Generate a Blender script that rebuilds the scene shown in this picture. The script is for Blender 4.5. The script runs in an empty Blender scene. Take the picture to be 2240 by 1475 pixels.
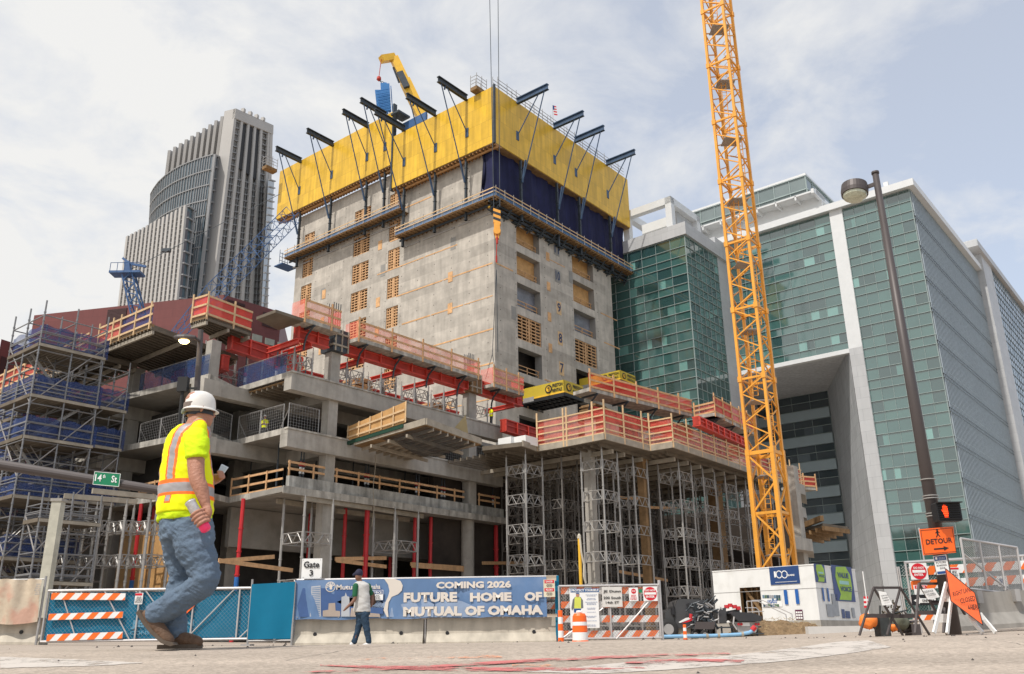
import bpy, bmesh, math, random
from mathutils import Vector, noise
random.seed(7)
R = math.radians
SC = bpy.context.scene
COL = SC.collection
# ---------------------------------------------------------------- camera
F = 1925.0; CX, CY = 1120.0, 737.5
PH = math.atan(666 / F); RO = 0.014; ZC = 0.13
cam_d = bpy.data.cameras.new('camera'); cam = bpy.data.objects.new('camera', cam_d); COL.objects.link(cam)
cam_d.sensor_width = 36; cam_d.lens = F / 2240 * 36; cam_d.clip_start = 0.1; cam_d.clip_end = 5000
cam.location = (0, 0, ZC)
from mathutils import Matrix
cam.matrix_world = Matrix.Translation((0, 0, ZC)) @ Matrix.Rotation(math.pi / 2 + PH, 4, 'X') @ Matrix.Rotation(-RO, 4, 'Z')
SC.camera = cam
# ---------------------------------------------------------------- light
SUN_EL, SUN_AZ = R(56), math.atan2(-0.62, -0.785)      # the sun stands behind and left of the camera
sun_dir = Vector((math.sin(SUN_AZ) * math.cos(SUN_EL), math.cos(SUN_AZ) * math.cos(SUN_EL), math.sin(SUN_EL)))
sd = bpy.data.lights.new('sun', 'SUN'); sd.energy = 3.6; sd.angle = R(1.2); sd.color = (1.0, 0.955, 0.89)
so = bpy.data.objects.new('sun', sd); COL.objects.link(so)
so.rotation_euler = (-sun_dir).to_track_quat('-Z', 'Y').to_euler()
W = bpy.data.worlds.new('World'); SC.world = W; W.use_nodes = True
nt = W.node_tree; nt.nodes.clear(); N = nt.nodes.new; L = nt.links.new
out = N('ShaderNodeOutputWorld'); bg = N('ShaderNodeBackground'); bg.inputs[1].default_value = 0.15
sky = N('ShaderNodeTexSky'); sky.sky_type = 'NISHITA'; sky.sun_disc = False
sky.sun_elevation = SUN_EL; sky.sun_rotation = SUN_AZ; sky.air_density = 1.0; sky.dust_density = 1.5; sky.ozone_density = 1.2
tc = N('ShaderNodeTexCoord'); sep = N('ShaderNodeSeparateXYZ'); L(tc.outputs['Generated'], sep.inputs[0])
ad = N('ShaderNodeMath'); ad.operation = 'ADD'; ad.inputs[1].default_value = 0.22; L(sep.outputs['Z'], ad.inputs[0])
mx_ = N('ShaderNodeMath'); mx_.operation = 'MAXIMUM'; mx_.inputs[1].default_value = 0.05; L(ad.outputs[0], mx_.inputs[0])
dx = N('ShaderNodeMath'); dx.operation = 'DIVIDE'; L(sep.outputs['X'], dx.inputs[0]); L(mx_.outputs[0], dx.inputs[1])
dy = N('ShaderNodeMath'); dy.operation = 'DIVIDE'; L(sep.outputs['Y'], dy.inputs[0]); L(mx_.outputs[0], dy.inputs[1])
cb = N('ShaderNodeCombineXYZ'); L(dx.outputs[0], cb.inputs[0]); L(dy.outputs[0], cb.inputs[1])
n1 = N('ShaderNodeTexNoise'); n1.inputs['Scale'].default_value = 3.6; n1.inputs['Detail'].default_value = 9; n1.inputs['Roughness'].default_value = 0.6
n1.inputs['Distortion'].default_value = 0.35
L(cb.outputs[0], n1.inputs['Vector'])
# broad cloud cover, thicker towards the west (left)
mb = N('ShaderNodeMath'); mb.operation = 'MULTIPLY_ADD'; mb.inputs[1].default_value = -0.2; L(dx.outputs[0], mb.inputs[0]); L(n1.outputs['Fac'], mb.inputs[2])
rp = N('ShaderNodeValToRGB'); rp.color_ramp.elements[0].position = 0.36; rp.color_ramp.elements[1].position = 0.66
rp.color_ramp.elements[0].color = (0.46, 0.46, 0.46, 1); rp.color_ramp.elements[1].color = (1, 1, 1, 1)
L(mb.outputs[0], rp.inputs[0])
ccol = N('ShaderNodeRGB'); ccol.outputs[0].default_value = (5.9, 5.88, 5.8, 1)
mix = N('ShaderNodeMix'); mix.data_type = 'RGBA'; L(rp.outputs[0], mix.inputs['Factor']); sg = N('ShaderNodeVectorMath'); sg.operation = 'SCALE'; sg.inputs['Scale'].default_value = 1.35; L(sky.outputs[0], sg.inputs[0]); L(sg.outputs[0], mix.inputs['A']); L(ccol.outputs[0], mix.inputs['B'])
L(mix.outputs['Result'], bg.inputs[0]); L(bg.outputs[0], out.inputs[0])
SC.view_settings.view_transform = 'Standard'; SC.view_settings.look = 'None'; SC.view_settings.gamma = 1; SC.view_settings.exposure = 0.0
SC.view_settings.use_curve_mapping = False
# ---------------------------------------------------------------- survey helpers: turn a sight line of the survey camera into a world point
def ray(px, py):
    u = px - CX; v = CY - py; c, s = math.cos(RO), math.sin(RO)
    x = u * c + v * s; y = -u * s + v * c
    return Vector((x, F * math.cos(PH) - y * math.sin(PH), F * math.sin(PH) + y * math.cos(PH)))
def atD(px, py, D):
    d = ray(px, py); p = d * (D / math.hypot(d.x, d.y)); p.z += ZC; return p
def atY(px, py, Y):
    d = ray(px, py); p = d * (Y / d.y); p.z += ZC; return p
def onz(px, py, z):
    d = ray(px, py); p = d * ((z - ZC) / d.z); p.z += ZC; return p
AG = 0.68
E1 = Vector((math.sin(AG), math.cos(AG), 0)); E2 = Vector((-math.cos(AG), math.sin(AG), 0)); UZ = Vector((0, 0, 1))
XU = Vector((1, 0, 0))
def onpl(px, py, P, d):
    n = Vector((-d.y, d.x, 0)); r = ray(px, py); p = r * ((n.x * P.x + n.y * P.y) / (n.x * r.x + n.y * r.y)); p.z += ZC; return p
def AB(a, b, z=0.0): return E1 * a + E2 * b + UZ * z
def la(p): return p.x * E1.x + p.y * E1.y
def lb(p): return p.x * E2.x + p.y * E2.y
def lerp(a, b, t): return a + (b - a) * t
def smooth(t): t = max(0, min(1, t)); return t * t * (3 - 2 * t)
def interp(x, xs, ys):
    if x <= xs[0]: return ys[0]
    for i in range(1, len(xs)):
        if x <= xs[i]:
            return lerp(ys[i-1], ys[i], (x - xs[i-1]) / (xs[i] - xs[i-1]))
    return ys[-1]
def gz(x, y):
    b = interp(y, [-60, 0, 2, 3, 4, 5, 5.8, 7, 9, 22, 30, 60, 4000], [-.16, -.13, -.09, -.05, .0, .065, .112, .124, .122, .045, .06, .1, .1])
    s = smooth((y - 9) / 15)
    r = .00125 * min(x, 32) ** 2 if x > 0 else .0007 * min(-x, 32) ** 2
    return b + r * s
def ghit(px, py):
    d = ray(px, py); h = math.hypot(d.x, d.y); t = 1.5 / h; p0 = None
    while t * h < 60:
        p = d * t; p.z += ZC
        if p.z < gz(p.x, p.y): return p
        t += .03 / h
    return p
# ---------------------------------------------------------------- mesh builder
class MB:
    def __init__(s): s.v = []; s.f = []; s.mi = []; s.m = 0
    def add(s, vs, fs):
        n = len(s.v); s.v += [tuple(v) for v in vs]
        for f in fs: s.f.append(tuple(i + n for i in f)); s.mi.append(s.m)
    def quad(s, *p): s.add(p, [tuple(range(len(p)))])
    def par(s, o, u, v, w):                    # parallelepiped
        o = Vector(o); P = [o, o+u, o+u+v, o+v, o+w, o+u+w, o+u+v+w, o+v+w]
        fl = u.cross(v).dot(w) > 0
        fs = [(3,2,1,0), (4,5,6,7), (0,1,5,4), (1,2,6,5), (2,3,7,6), (3,0,4,7)]
        if not fl: fs = [f[::-1] for f in fs]
        s.add(P, fs)
    def box(s, x0, x1, y0, y1, z0, z1): s.par((x0, y0, z0), Vector((x1-x0, 0, 0)), Vector((0, y1-y0, 0)), Vector((0, 0, z1-z0)))
    def gb(s, a0, a1, b0, b1, z0, z1): s.par(AB(a0, b0, z0), E1*(a1-a0), E2*(b1-b0), UZ*(z1-z0))
    def bar(s, p, q, w, h=None, up=UZ):
        p = Vector(p); q = Vector(q); h = h or w; d = q - p
        if d.length < 1e-6: return
        sd_ = d.cross(up)
        if sd_.length < 1e-5 * d.length: sd_ = d.cross(Vector((1, 0, 0.001)))
        sd_.normalize(); u2 = sd_.cross(d).normalized()
        s.par(p - sd_*w/2 - u2*h/2, d, sd_*w, u2*h)
    def tube(s, p, q, r, n=6, r2=None, cap=True):
        p = Vector(p); q = Vector(q); r2 = r if r2 is None else r2; d = (q - p).normalized()
        a = d.cross(Vector((0, 0, 1)) if abs(d.z) < .9 else Vector((1, 0, 0))).normalized(); b = d.cross(a)
        vs = []
        for c, rr in ((p, r), (q, r2)):
            for i in range(n):
                t = 2*math.pi*i/n; vs.append(c + a*math.cos(t)*rr + b*math.sin(t)*rr)
        fs = [(i, (i+1) % n, n+(i+1) % n, n+i) for i in range(n)]
        if cap: fs += [tuple(range(n))[::-1], tuple(range(n, 2*n))]
        s.add(vs, fs)
    def path(s, pts, r, n=6):
        for i in range(len(pts)-1): s.tube(pts[i], pts[i+1], r, n)
    def prism(s, poly, z0, z1):                # poly of xy vectors
        n = len(poly); ar = sum(poly[i].x*poly[(i+1) % n].y - poly[(i+1) % n].x*poly[i].y for i in range(n))
        if ar < 0: poly = poly[::-1]
        vs = [Vector((p.x, p.y, z0)) for p in poly] + [Vector((p.x, p.y, z1)) for p in poly]
        s.add(vs, [tuple(range(n))[::-1], tuple(range(n, 2*n))] + [(i, (i+1) % n, n+(i+1) % n, n+i) for i in range(n)])
    def lathe(s, c, prof, n=16, ax=UZ):        # profile of (r, h)
        c = Vector(c); ax = Vector(ax).normalized(); a = ax.cross(Vector((0, 1, 0)) if abs(ax.y) < .9 else Vector((1, 0, 0))).normalized(); b = ax.cross(a)
        vs = []
        for r, h in prof:
            for i in range(n):
                t = 2*math.pi*i/n; vs.append(c + ax*h + a*math.cos(t)*r + b*math.sin(t)*r)
        fs = []
        for k in range(len(prof)-1):
            for i in range(n): fs.append((k*n+i, k*n+(i+1) % n, (k+1)*n+(i+1) % n, (k+1)*n+i))
        fs += [tuple(range(n))[::-1], tuple(range((len(prof)-1)*n, len(prof)*n))]
        s.add(vs, fs)
    def extr(s, pts, d):                       # planar polygon in 3-D pushed by d
        n = len(pts); pts = [Vector(p) for p in pts]; d = Vector(d)
        s.add(pts + [p + d for p in pts], [tuple(range(n))[::-1], tuple(range(n, 2*n))] + [(i, (i+1) % n, n+(i+1) % n, n+i) for i in range(n)])
    def sheet(s, fn, nu, nv):                  # grid surface fn(u, v)
        vs = [fn(i/nu, j/nv) for j in range(nv+1) for i in range(nu+1)]
        s.add(vs, [(j*(nu+1)+i, j*(nu+1)+i+1, (j+1)*(nu+1)+i+1, (j+1)*(nu+1)+i) for j in range(nv) for i in range(nu)])
def rootloc(o):
    l = Vector((0, 0, 0))
    while o is not None: l = l + o.location; o = o.parent
    return l
def obj(name, mbd, mt, parent=None, smooth_=False, local=False, loc=None):
    me = bpy.data.meshes.new(name); off = Vector((0, 0, 0)) if local else rootloc(parent)
    if loc is not None: off = off + Vector(loc)
    me.from_pydata([(v[0]-off.x, v[1]-off.y, v[2]-off.z) for v in mbd.v], [], mbd.f)
    for m in (mt if isinstance(mt, (list, tuple)) else [mt]): me.materials.append(m)
    if isinstance(mt, (list, tuple)): me.polygons.foreach_set('material_index', mbd.mi)
    if smooth_: me.polygons.foreach_set('use_smooth', [True]*len(me.polygons))
    me.update()
    o = bpy.data.objects.new(name, me); COL.objects.link(o); o.parent = parent
    if loc is not None: o.location = loc
    return o
def tag(o, label=None, cat=None, group=None, kind=None):
    if label: o['label'] = label
    if cat: o['category'] = cat
    if group: o['group'] = group
    if kind: o['kind'] = kind
    return o
def thing(name, loc, label, cat, group=None):
    o = bpy.data.objects.new(name, None); COL.objects.link(o); o.location = loc; o.empty_display_size = .3
    return tag(o, label, cat, group)
def copy_tree(o, parent=None):
    c = o.copy(); COL.objects.link(c); c.parent = parent
    for ch in list(o.children): copy_tree(ch, c)
    return c
# ---------------------------------------------------------------- materials
def mat(name, col, rough=.8, metal=0.0, var=.12, sc=2.0, bump=0.0, spec=.5, streak=0.0, emit=None, alpha=None, fine=0.0, stain=None, coat=0.0):
    m = bpy.data.materials.new(name); m.use_nodes = True; t = m.node_tree; b = t.nodes['Principled BSDF']
    b.inputs['Roughness'].default_value = rough; b.inputs['Metallic'].default_value = metal
    b.inputs['Specular IOR Level'].default_value = spec; b.inputs['Coat Weight'].default_value = coat
    NN = t.nodes.new; LL = t.links.new
    tcn = NN('ShaderNodeTexCoord'); src = tcn.outputs['Object']
    no = NN('ShaderNodeTexNoise'); no.inputs['Scale'].default_value = sc; no.inputs['Detail'].default_value = 6; no.inputs['Roughness'].default_value = .65
    LL(src, no.inputs['Vector'])
    mr = NN('ShaderNodeMapRange'); mr.inputs['From Min'].default_value = .3; mr.inputs['From Max'].default_value = .7
    mr.inputs['To Min'].default_value = 1-var; mr.inputs['To Max'].default_value = 1+var; LL(no.outputs['Fac'], mr.inputs['Value'])
    cur = mr.outputs[0]
    def mul(o1, o2):
        q = NN('ShaderNodeMath'); q.operation = 'MULTIPLY'; LL(o1, q.inputs[0]); LL(o2, q.inputs[1]); return q.outputs[0]
    if streak:
        mp = NN('ShaderNodeMapping'); mp.inputs['Scale'].default_value = (2.2, 2.2, .22); LL(src, mp.inputs[0])
        n2 = NN('ShaderNodeTexNoise'); n2.inputs['Scale'].default_value = 1.0; n2.inputs['Detail'].default_value = 5; LL(mp.outputs[0], n2.inputs['Vector'])
        m2 = NN('ShaderNodeMapRange'); m2.inputs['From Min'].default_value = .35; m2.inputs['From Max'].default_value = .65
        m2.inputs['To Min'].default_value = 1-streak; m2.inputs['To Max'].default_value = 1+streak*.6; LL(n2.outputs['Fac'], m2.inputs['Value']); cur = mul(cur, m2.outputs[0])
    if fine:
        n3 = NN('ShaderNodeTexNoise'); n3.inputs['Scale'].default_value = 60; n3.inputs['Detail'].default_value = 3; LL(src, n3.inputs['Vector'])
        m3 = NN('ShaderNodeMapRange'); m3.inputs['From Min'].default_value = .3; m3.inputs['From Max'].default_value = .7
        m3.inputs['To Min'].default_value = 1-fine; m3.inputs['To Max'].default_value = 1+fine; LL(n3.outputs['Fac'], m3.inputs['Value']); cur = mul(cur, m3.outputs[0])
    vm = NN('ShaderNodeVectorMath'); vm.operation = 'SCALE'; vm.inputs[0].default_value = col; LL(cur, vm.inputs['Scale'])
    last = vm.outputs[0]
    if stain:
        n4 = NN('ShaderNodeTexNoise'); n4.inputs['Scale'].default_value = stain[1]; n4.inputs['Detail'].default_value = 5; LL(src, n4.inputs['Vector'])
        r4 = NN('ShaderNodeMapRange'); r4.inputs['From Min'].default_value = .52; r4.inputs['From Max'].default_value = .62; LL(n4.outputs['Fac'], r4.inputs['Value'])
        q4 = NN('ShaderNodeMath'); q4.operation = 'MULTIPLY'; q4.inputs[1].default_value = stain[2]; LL(r4.outputs[0], q4.inputs[0])
        x4 = NN('ShaderNodeMix'); x4.data_type = 'RGBA'; LL(q4.outputs[0], x4.inputs['Factor']); LL(last, x4.inputs['A']); x4.inputs['B'].default_value = (*stain[0], 1); last = x4.outputs['Result']
    LL(last, b.inputs['Base Color'])
    if bump:
        bn = NN('ShaderNodeBump'); bn.inputs['Strength'].default_value = bump; bn.inputs['Distance'].default_value = .05
        n5 = NN('ShaderNodeTexNoise'); n5.inputs['Scale'].default_value = sc*4; n5.inputs['Detail'].default_value = 6; LL(src, n5.inputs['Vector'])
        LL(n5.outputs['Fac'], bn.inputs['Height']); LL(bn.outputs[0], b.inputs['Normal'])
    if emit: b.inputs['Emission Color'].default_value = (*emit[0], 1); b.inputs['Emission Strength'].default_value = emit[1]
    if alpha is not None: b.inputs['Alpha'].default_value = alpha
    return m
def panel_mat(name, col, pw, ph, joint, rough=.85, var=.1, jw=.02, cellvar=.1, streak=.15, spec=.4, offset=.5, jmix=.8):
    """panel joints on walls that follow the street grid: u = a + b, v = z"""
    m = mat(name, col, rough, 0, var, .6, streak=streak, spec=spec); t = m.node_tree; NN = t.nodes.new; LL = t.links.new; b = t.nodes['Principled BSDF']
    tcn = NN('ShaderNodeTexCoord'); geo = NN('ShaderNodeNewGeometry')
    d1 = NN('ShaderNodeVectorMath'); d1.operation = 'DOT_PRODUCT'; d1.inputs[1].default_value = (E1.x+E2.x, E1.y+E2.y, 0); LL(tcn.outputs['Object'], d1.inputs[0])
    sp = NN('ShaderNodeSeparateXYZ'); LL(tcn.outputs['Object'], sp.inputs[0]); cbn = NN('ShaderNodeCombineXYZ'); LL(d1.outputs['Value'], cbn.inputs[0]); LL(sp.outputs['Z'], cbn.inputs[1])
    br = NN('ShaderNodeTexBrick'); br.inputs['Scale'].default_value = 1; br.inputs['Brick Width'].default_value = pw; br.inputs['Row Height'].default_value = ph
    br.inputs['Mortar Size'].default_value = jw; br.inputs['Mortar Smooth'].default_value = .1; br.offset = offset
    br.inputs['Color1'].default_value = (1-cellvar,)*3+(1,); br.inputs['Color2'].default_value = (1+cellvar*.5,)*3+(1,); br.inputs['Mortar'].default_value = (1, 1, 1, 1)
    LL(cbn.outputs[0], br.inputs['Vector'])
    src = b.inputs['Base Color'].links[0].from_socket
    mu = NN('ShaderNodeMix'); mu.data_type = 'RGBA'; mu.blend_type = 'MULTIPLY'; mu.inputs['Factor'].default_value = 1; LL(src, mu.inputs['A']); LL(br.outputs['Color'], mu.inputs['B'])
    jm = NN('ShaderNodeMath'); jm.operation = 'MULTIPLY'; jm.inputs[1].default_value = jmix; LL(br.outputs['Fac'], jm.inputs[0])
    x = NN('ShaderNodeMix'); x.data_type = 'RGBA'; LL(jm.outputs[0], x.inputs['Factor']); LL(mu.outputs['Result'], x.inputs['A']); x.inputs['B'].default_value = (*joint, 1)
    LL(x.outputs['Result'], b.inputs['Base Color'])
    return m
def net_mat(name, col, a):
    m = bpy.data.materials.new(name); m.use_nodes = True; t = m.node_tree; b = t.nodes['Principled BSDF']; NN = t.nodes.new; LL = t.links.new
    no = NN('ShaderNodeTexNoise'); no.inputs['Scale'].default_value = 1.3; no.inputs['Detail'].default_value = 4; tcn = NN('ShaderNodeTexCoord'); LL(tcn.outputs['Object'], no.inputs['Vector'])
    mr = NN('ShaderNodeMapRange'); mr.inputs['From Min'].default_value = .3; mr.inputs['From Max'].default_value = .7; mr.inputs['To Min'].default_value = a-.13; mr.inputs['To Max'].default_value = min(1, a+.13); LL(no.outputs['Fac'], mr.inputs['Value'])
    b.inputs['Base Color'].default_value = (*col, 1); b.inputs['Roughness'].default_value = .7; LL(mr.outputs[0], b.inputs['Alpha'])
    return m
M = {}
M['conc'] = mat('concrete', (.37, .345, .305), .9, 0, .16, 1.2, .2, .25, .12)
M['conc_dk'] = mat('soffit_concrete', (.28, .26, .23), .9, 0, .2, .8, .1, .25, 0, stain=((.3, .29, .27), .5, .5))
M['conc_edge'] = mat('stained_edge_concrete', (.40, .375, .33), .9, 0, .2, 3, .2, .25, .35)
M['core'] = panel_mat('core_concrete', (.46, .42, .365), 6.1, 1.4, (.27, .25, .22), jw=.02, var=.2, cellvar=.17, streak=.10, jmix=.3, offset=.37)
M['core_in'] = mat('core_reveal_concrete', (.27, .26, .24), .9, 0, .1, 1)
M['black'] = mat('dark_interior', (.05, .045, .04), .95, 0, .3, 1)
M['wood'] = mat('sawn_timber', (.55, .33, .17), .8, 0, .25, 3, .0, .3)
M['wood_pale'] = mat('pale_lumber', (.60, .42, .24), .8, 0, .2, 3, 0, .3)
M['wood_dk'] = mat('dark_form_timber', (.24, .15, .075), .85, 0, .3, 1.5, 0, .2)
M['ply'] = mat('plywood', (.52, .30, .12), .7, 0, .2, 1.2, 0, .35)
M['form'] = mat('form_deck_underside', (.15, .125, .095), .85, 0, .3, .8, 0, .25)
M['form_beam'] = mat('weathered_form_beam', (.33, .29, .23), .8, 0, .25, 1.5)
M['red'] = mat('red_oxide_steel', (.42, .035, .02), .6, 0, .2, 1.5, 0, .4, .15)
M['redprop'] = mat('red_painted_prop', (.50, .02, .025), .5, 0, .12, 2)
M['blueband'] = mat('blue_prop_collar', (.02, .13, .40), .5)
M['rednet'] = net_mat('red_safety_mesh', (.90, .16, .11), .42)
M['rednet_hv'] = net_mat('dense_red_mesh', (.85, .08, .045), .62)
M['bluenet'] = net_mat('blue_debris_netting', (.012, .04, .16), .68)
M['bluenet_lt'] = net_mat('thin_blue_netting', (.02, .06, .18), .4)
M['navy'] = mat('navy_tarpaulin', (.012, .014, .055), .75, 0, .25, .5, .0, .3, .2)
M['steel'] = mat('galvanised_steel', (.36, .35, .34), .5, .3, .15, 3)
M['alu'] = mat('aluminium_leg', (.34, .325, .305), .45, .3, .15, 2)
M['alu_dk'] = mat('dull_aluminium_frame', (.30, .28, .265), .55, .3, .2, 2)
M['dsteel'] = mat('dark_grey_steel', (.045, .055, .065), .5, .2, .3, 1.5)
M['bsteel'] = mat('blue_grey_steel', (.05, .09, .16), .5, .2, .3, .8)
M['bluepaint'] = mat('blue_crane_paint', (.045, .11, .25), .5, 0, .15, 2)
M['yellow'] = mat('crane_yellow_paint', (.78, .35, .04), .45, 0, .1, 1, 0, .5, .06)
M['yellow2'] = mat('golden_steel_paint', (.78, .45, .03), .45, 0, .12, 1.5)
M['white'] = mat('white_paint', (.72, .72, .70), .55, 0, .05, 1)
M['signwhite'] = mat('white_sign_face', (.80, .80, .78), .4, 0, .03, 1)
M['ink'] = mat('black_lettering', (.012, .012, .014), .5, 0, 0)
M['orange'] = mat('orange_sign_face', (.95, .14, .01), .4, 0, .04, 1)
M['orange_st'] = mat('orange_stripe', (.85, .16, .015), .5, 0, .08, 4)
M['signred'] = mat('red_sign_face', (.62, .01, .025), .4, 0, .05, 1)
M['signgreen'] = mat('green_sign_face', (.0, .19, .08), .4, 0, .04, 1)
M['signblue'] = mat('blue_sign_face', (.01, .06, .22), .4, 0, .08, 1)
M['scaf'] = mat('dull_scaffold_steel', (.22, .22, .225), .5, .4, .2, 3)
M['shade_alu'] = mat('shade_darkened_aluminium', (.17, .155, .14), .6, .3, .2, 2)  # same aluminium, shade of the rear shoring towers put into the colour
M['rubber'] = mat('black_rubber', (.02, .02, .02), .8)
M['bronze'] = mat('dark_bronze_pole', (.075, .062, .06), .5, .2, .1, 1)
def text(parent, s, o, U, V, w, h, m, name='lettering', depth=.004, bold=0.0, spacing=1.0, align=None):
    """lettering whose lower left corner is o, spread along U over w and along V over h (None keeps the proportion)"""
    cu = bpy.data.curves.new('t', 'FONT'); cu.body = s; cu.size = 1; cu.offset = bold; cu.space_character = spacing; cu.resolution_u = 2
    if align: cu.align_x = align
    to = bpy.data.objects.new('t', cu); me = bpy.data.meshes.new_from_object(to)
    xs = [v.co.x for v in me.vertices]; ys = [v.co.y for v in me.vertices]
    x0, x1, y0, y1 = min(xs), max(xs), min(ys), max(ys)
    if w is None: sx = sy = h/(y1-y0)
    elif h is None: sx = sy = w/(x1-x0)
    else: sx = w/(x1-x0); sy = h/(y1-y0)
    U = U.normalized(); V = V.normalized(); Nn = U.cross(V); off = rootloc(parent); o = Vector(o)
    for v in me.vertices: v.co = o + U*((v.co.x-x0)*sx) + V*((v.co.y-y0)*sy) + Nn*depth - off
    me.materials.append(m); bpy.data.objects.remove(to); bpy.data.curves.remove(cu)
    ob = bpy.data.objects.new(name, me); COL.objects.link(ob); ob.parent = parent
    return ob
def wall_open(mb, P, U, Nin, u1, z0, z1, opens, depth, u0=0.0, back=False):
    """wall sheet from P along U with openings (u0,u1,z0,z1) and their reveals going in by depth along Nin; mat 0 wall, 1 reveal, 2 back"""
    us = sorted({u0, u1, *[o[0] for o in opens], *[o[1] for o in opens]}); zs = sorted({z0, z1, *[o[2] for o in opens], *[o[3] for o in opens]})
    B = Vector((P.x, P.y, 0)); q = lambda u, z: B + U*u + UZ*z
    mb.m = 0
    for i in range(len(us)-1):
        for j in range(len(zs)-1):
            uc, zc = (us[i]+us[i+1])/2, (zs[j]+zs[j+1])/2
            if any(o[0] < uc < o[1] and o[2] < zc < o[3] for o in opens): continue
            mb.quad(q(us[i], zs[j]), q(us[i+1], zs[j]), q(us[i+1], zs[j+1]), q(us[i], zs[j+1]))
    for a, b, c, d in opens:
        mb.m = 1; I = Nin*depth
        mb.quad(q(a, c), q(a, c)+I, q(a, d)+I, q(a, d)); mb.quad(q(b, c)+I, q(b, c), q(b, d), q(b, d)+I)
        mb.quad(q(a, c), q(b, c), q(b, c)+I, q(a, c)+I); mb.quad(q(a, d)+I, q(b, d)+I, q(b, d), q(a, d))
        if back: mb.m = 2; mb.quad(q(a, c)+I, q(b, c)+I, q(b, d)+I, q(a, d)+I)
    mb.m = 0
# ================================================================ SETTING: ground
def build_ground():
    g = MB(); xs = sorted({-900, -400, -150, -80, -50, *range(-40, 0, 2), *range(0, 44, 2), 60, 90, 160, 400, 900}); ys = [-60, -30, -10, 0] + [i*.5 for i in range(1, 20)] + [10+i*1.5 for i in range(0, 36)] + [70, 90, 130, 200, 320, 500, 900, 2500]
    g.v = [(x, y, gz(x, y)) for y in ys for x in xs]; nx = len(xs)
    g.f = [(j*nx+i, j*nx+i+1, (j+1)*nx+i+1, (j+1)*nx+i) for j in range(len(ys)-1) for i in range(nx-1)]; g.mi = [0]*len(g.f)
    m = mat('worn_asphalt', (.41, .345, .285), .95, 0, .10, .9, 0, .2)
    t = m.node_tree; NN = t.nodes.new; LL = t.links.new; b = t.nodes['Principled BSDF']; src = b.inputs['Base Color'].links[0].from_socket
    tcn = NN('ShaderNodeTexCoord')
    v = NN('ShaderNodeTexVoronoi'); v.inputs['Scale'].default_value = 55; LL(tcn.outputs['Object'], v.inputs['Vector'])
    hs = NN('ShaderNodeSeparateColor'); LL(v.outputs['Color'], hs.inputs[0])
    mr = NN('ShaderNodeMapRange'); mr.inputs['To Min'].default_value = .78; mr.inputs['To Max'].default_value = 1.18; LL(hs.outputs[0], mr.inputs['Value'])
    vm = NN('ShaderNodeVectorMath'); vm.operation = 'SCALE'; LL(src, vm.inputs[0]); LL(mr.outputs[0], vm.inputs['Scale'])
    # tyre-darkened bands running with the street
    mp = NN('ShaderNodeMapping'); mp.inputs['Scale'].default_value = (.12, 1.3, 1); mp.inputs['Rotation'].default_value = (0, 0, .05); LL(tcn.outputs['Object'], mp.inputs[0])
    n2 = NN('ShaderNodeTexNoise'); n2.inputs['Scale'].default_value = 1.5; n2.inputs['Detail'].default_value = 6; LL(mp.outputs[0], n2.inputs['Vector'])
    m2 = NN('ShaderNodeMapRange'); m2.inputs['From Min'].default_value = .35; m2.inputs['From Max'].default_value = .65; m2.inputs['To Min'].default_value = .84; m2.inputs['To Max'].default_value = 1.1; LL(n2.outputs['Fac'], m2.inputs['Value'])
    v2 = NN('ShaderNodeVectorMath'); v2.operation = 'SCALE'; LL(vm.outputs[0], v2.inputs[0]); LL(m2.outputs[0], v2.inputs['Scale']); LL(v2.outputs[0], b.inputs['Base Color'])
    bn = NN('ShaderNodeBump'); bn.inputs['Strength'].default_value = .5; bn.inputs['Distance'].default_value = .006; LL(v.outputs['Distance'], bn.inputs['Height']); LL(bn.outputs[0], b.inputs['Normal'])
    o = obj('ground', g, m, smooth_=True); tag(o, kind='structure')
build_ground()
def drape(name, pix, m, lift, n=24, mode='screen'):
    """painted marking: corner pairs (upper edge, lower edge) of the survey laid on the road"""
    up, lo = pix; g = MB(); A = []; 
    def along(pl, t):
        k = t*(len(pl)-1); i = min(int(k), len(pl)-2); f = k-i
        return lerp(pl[i][0], pl[i+1][0], f), lerp(pl[i][1], pl[i+1][1], f)
    rows = 5
    for j in range(rows+1):
        for i in range(n+1):
            a = along(up, i/n); b = along(lo, i/n); p = ghit(lerp(a[0], b[0], j/rows), lerp(a[1], b[1], j/rows))
            A.append((p.x, p.y, gz(p.x, p.y)+lift))
    g.v = A; g.f = [(j*(n+1)+i, (j+1)*(n+1)+i, (j+1)*(n+1)+i+1, j*(n+1)+i+1) for j in range(rows) for i in range(n)]; g.mi = [0]*len(g.f)
    return tag(obj(name, g, m), kind='structure')
def paint(name, col, thr, sc):
    m = mat(name, col, .85, 0, .06, 5); t = m.node_tree; NN = t.nodes.new; LL = t.links.new; b = t.nodes['Principled BSDF']
    tcn = NN('ShaderNodeTexCoord'); n = NN('ShaderNodeTexNoise'); n.inputs['Scale'].default_value = sc; n.inputs['Detail'].default_value = 8; n.inputs['Roughness'].default_value = .8; LL(tcn.outputs['Object'], n.inputs['Vector'])
    r = NN('ShaderNodeMapRange'); r.inputs['From Min'].default_value = thr; r.inputs['From Max'].default_value = thr+.12; LL(n.outputs['Fac'], r.inputs['Value']); LL(r.outputs[0], b.inputs['Alpha'])
    return m
MW = paint('worn_white_road_paint', (.52, .47, .42), .36, 5); MR = paint('red_spray_marking', (.50, .15, .14), .43, 7); MO = paint('orange_spray_marking', (.80, .30, .14), .5, 6)
drape('road_marking', ([(1150, 1472), (1362, 1451), (1600, 1436), (1760, 1416), (1830, 1405), (1900, 1402)], [(1312, 1474.5), (1450, 1468), (1640, 1454), (1760, 1443), (1854, 1431), (1950, 1417)]), MW, .002)
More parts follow.
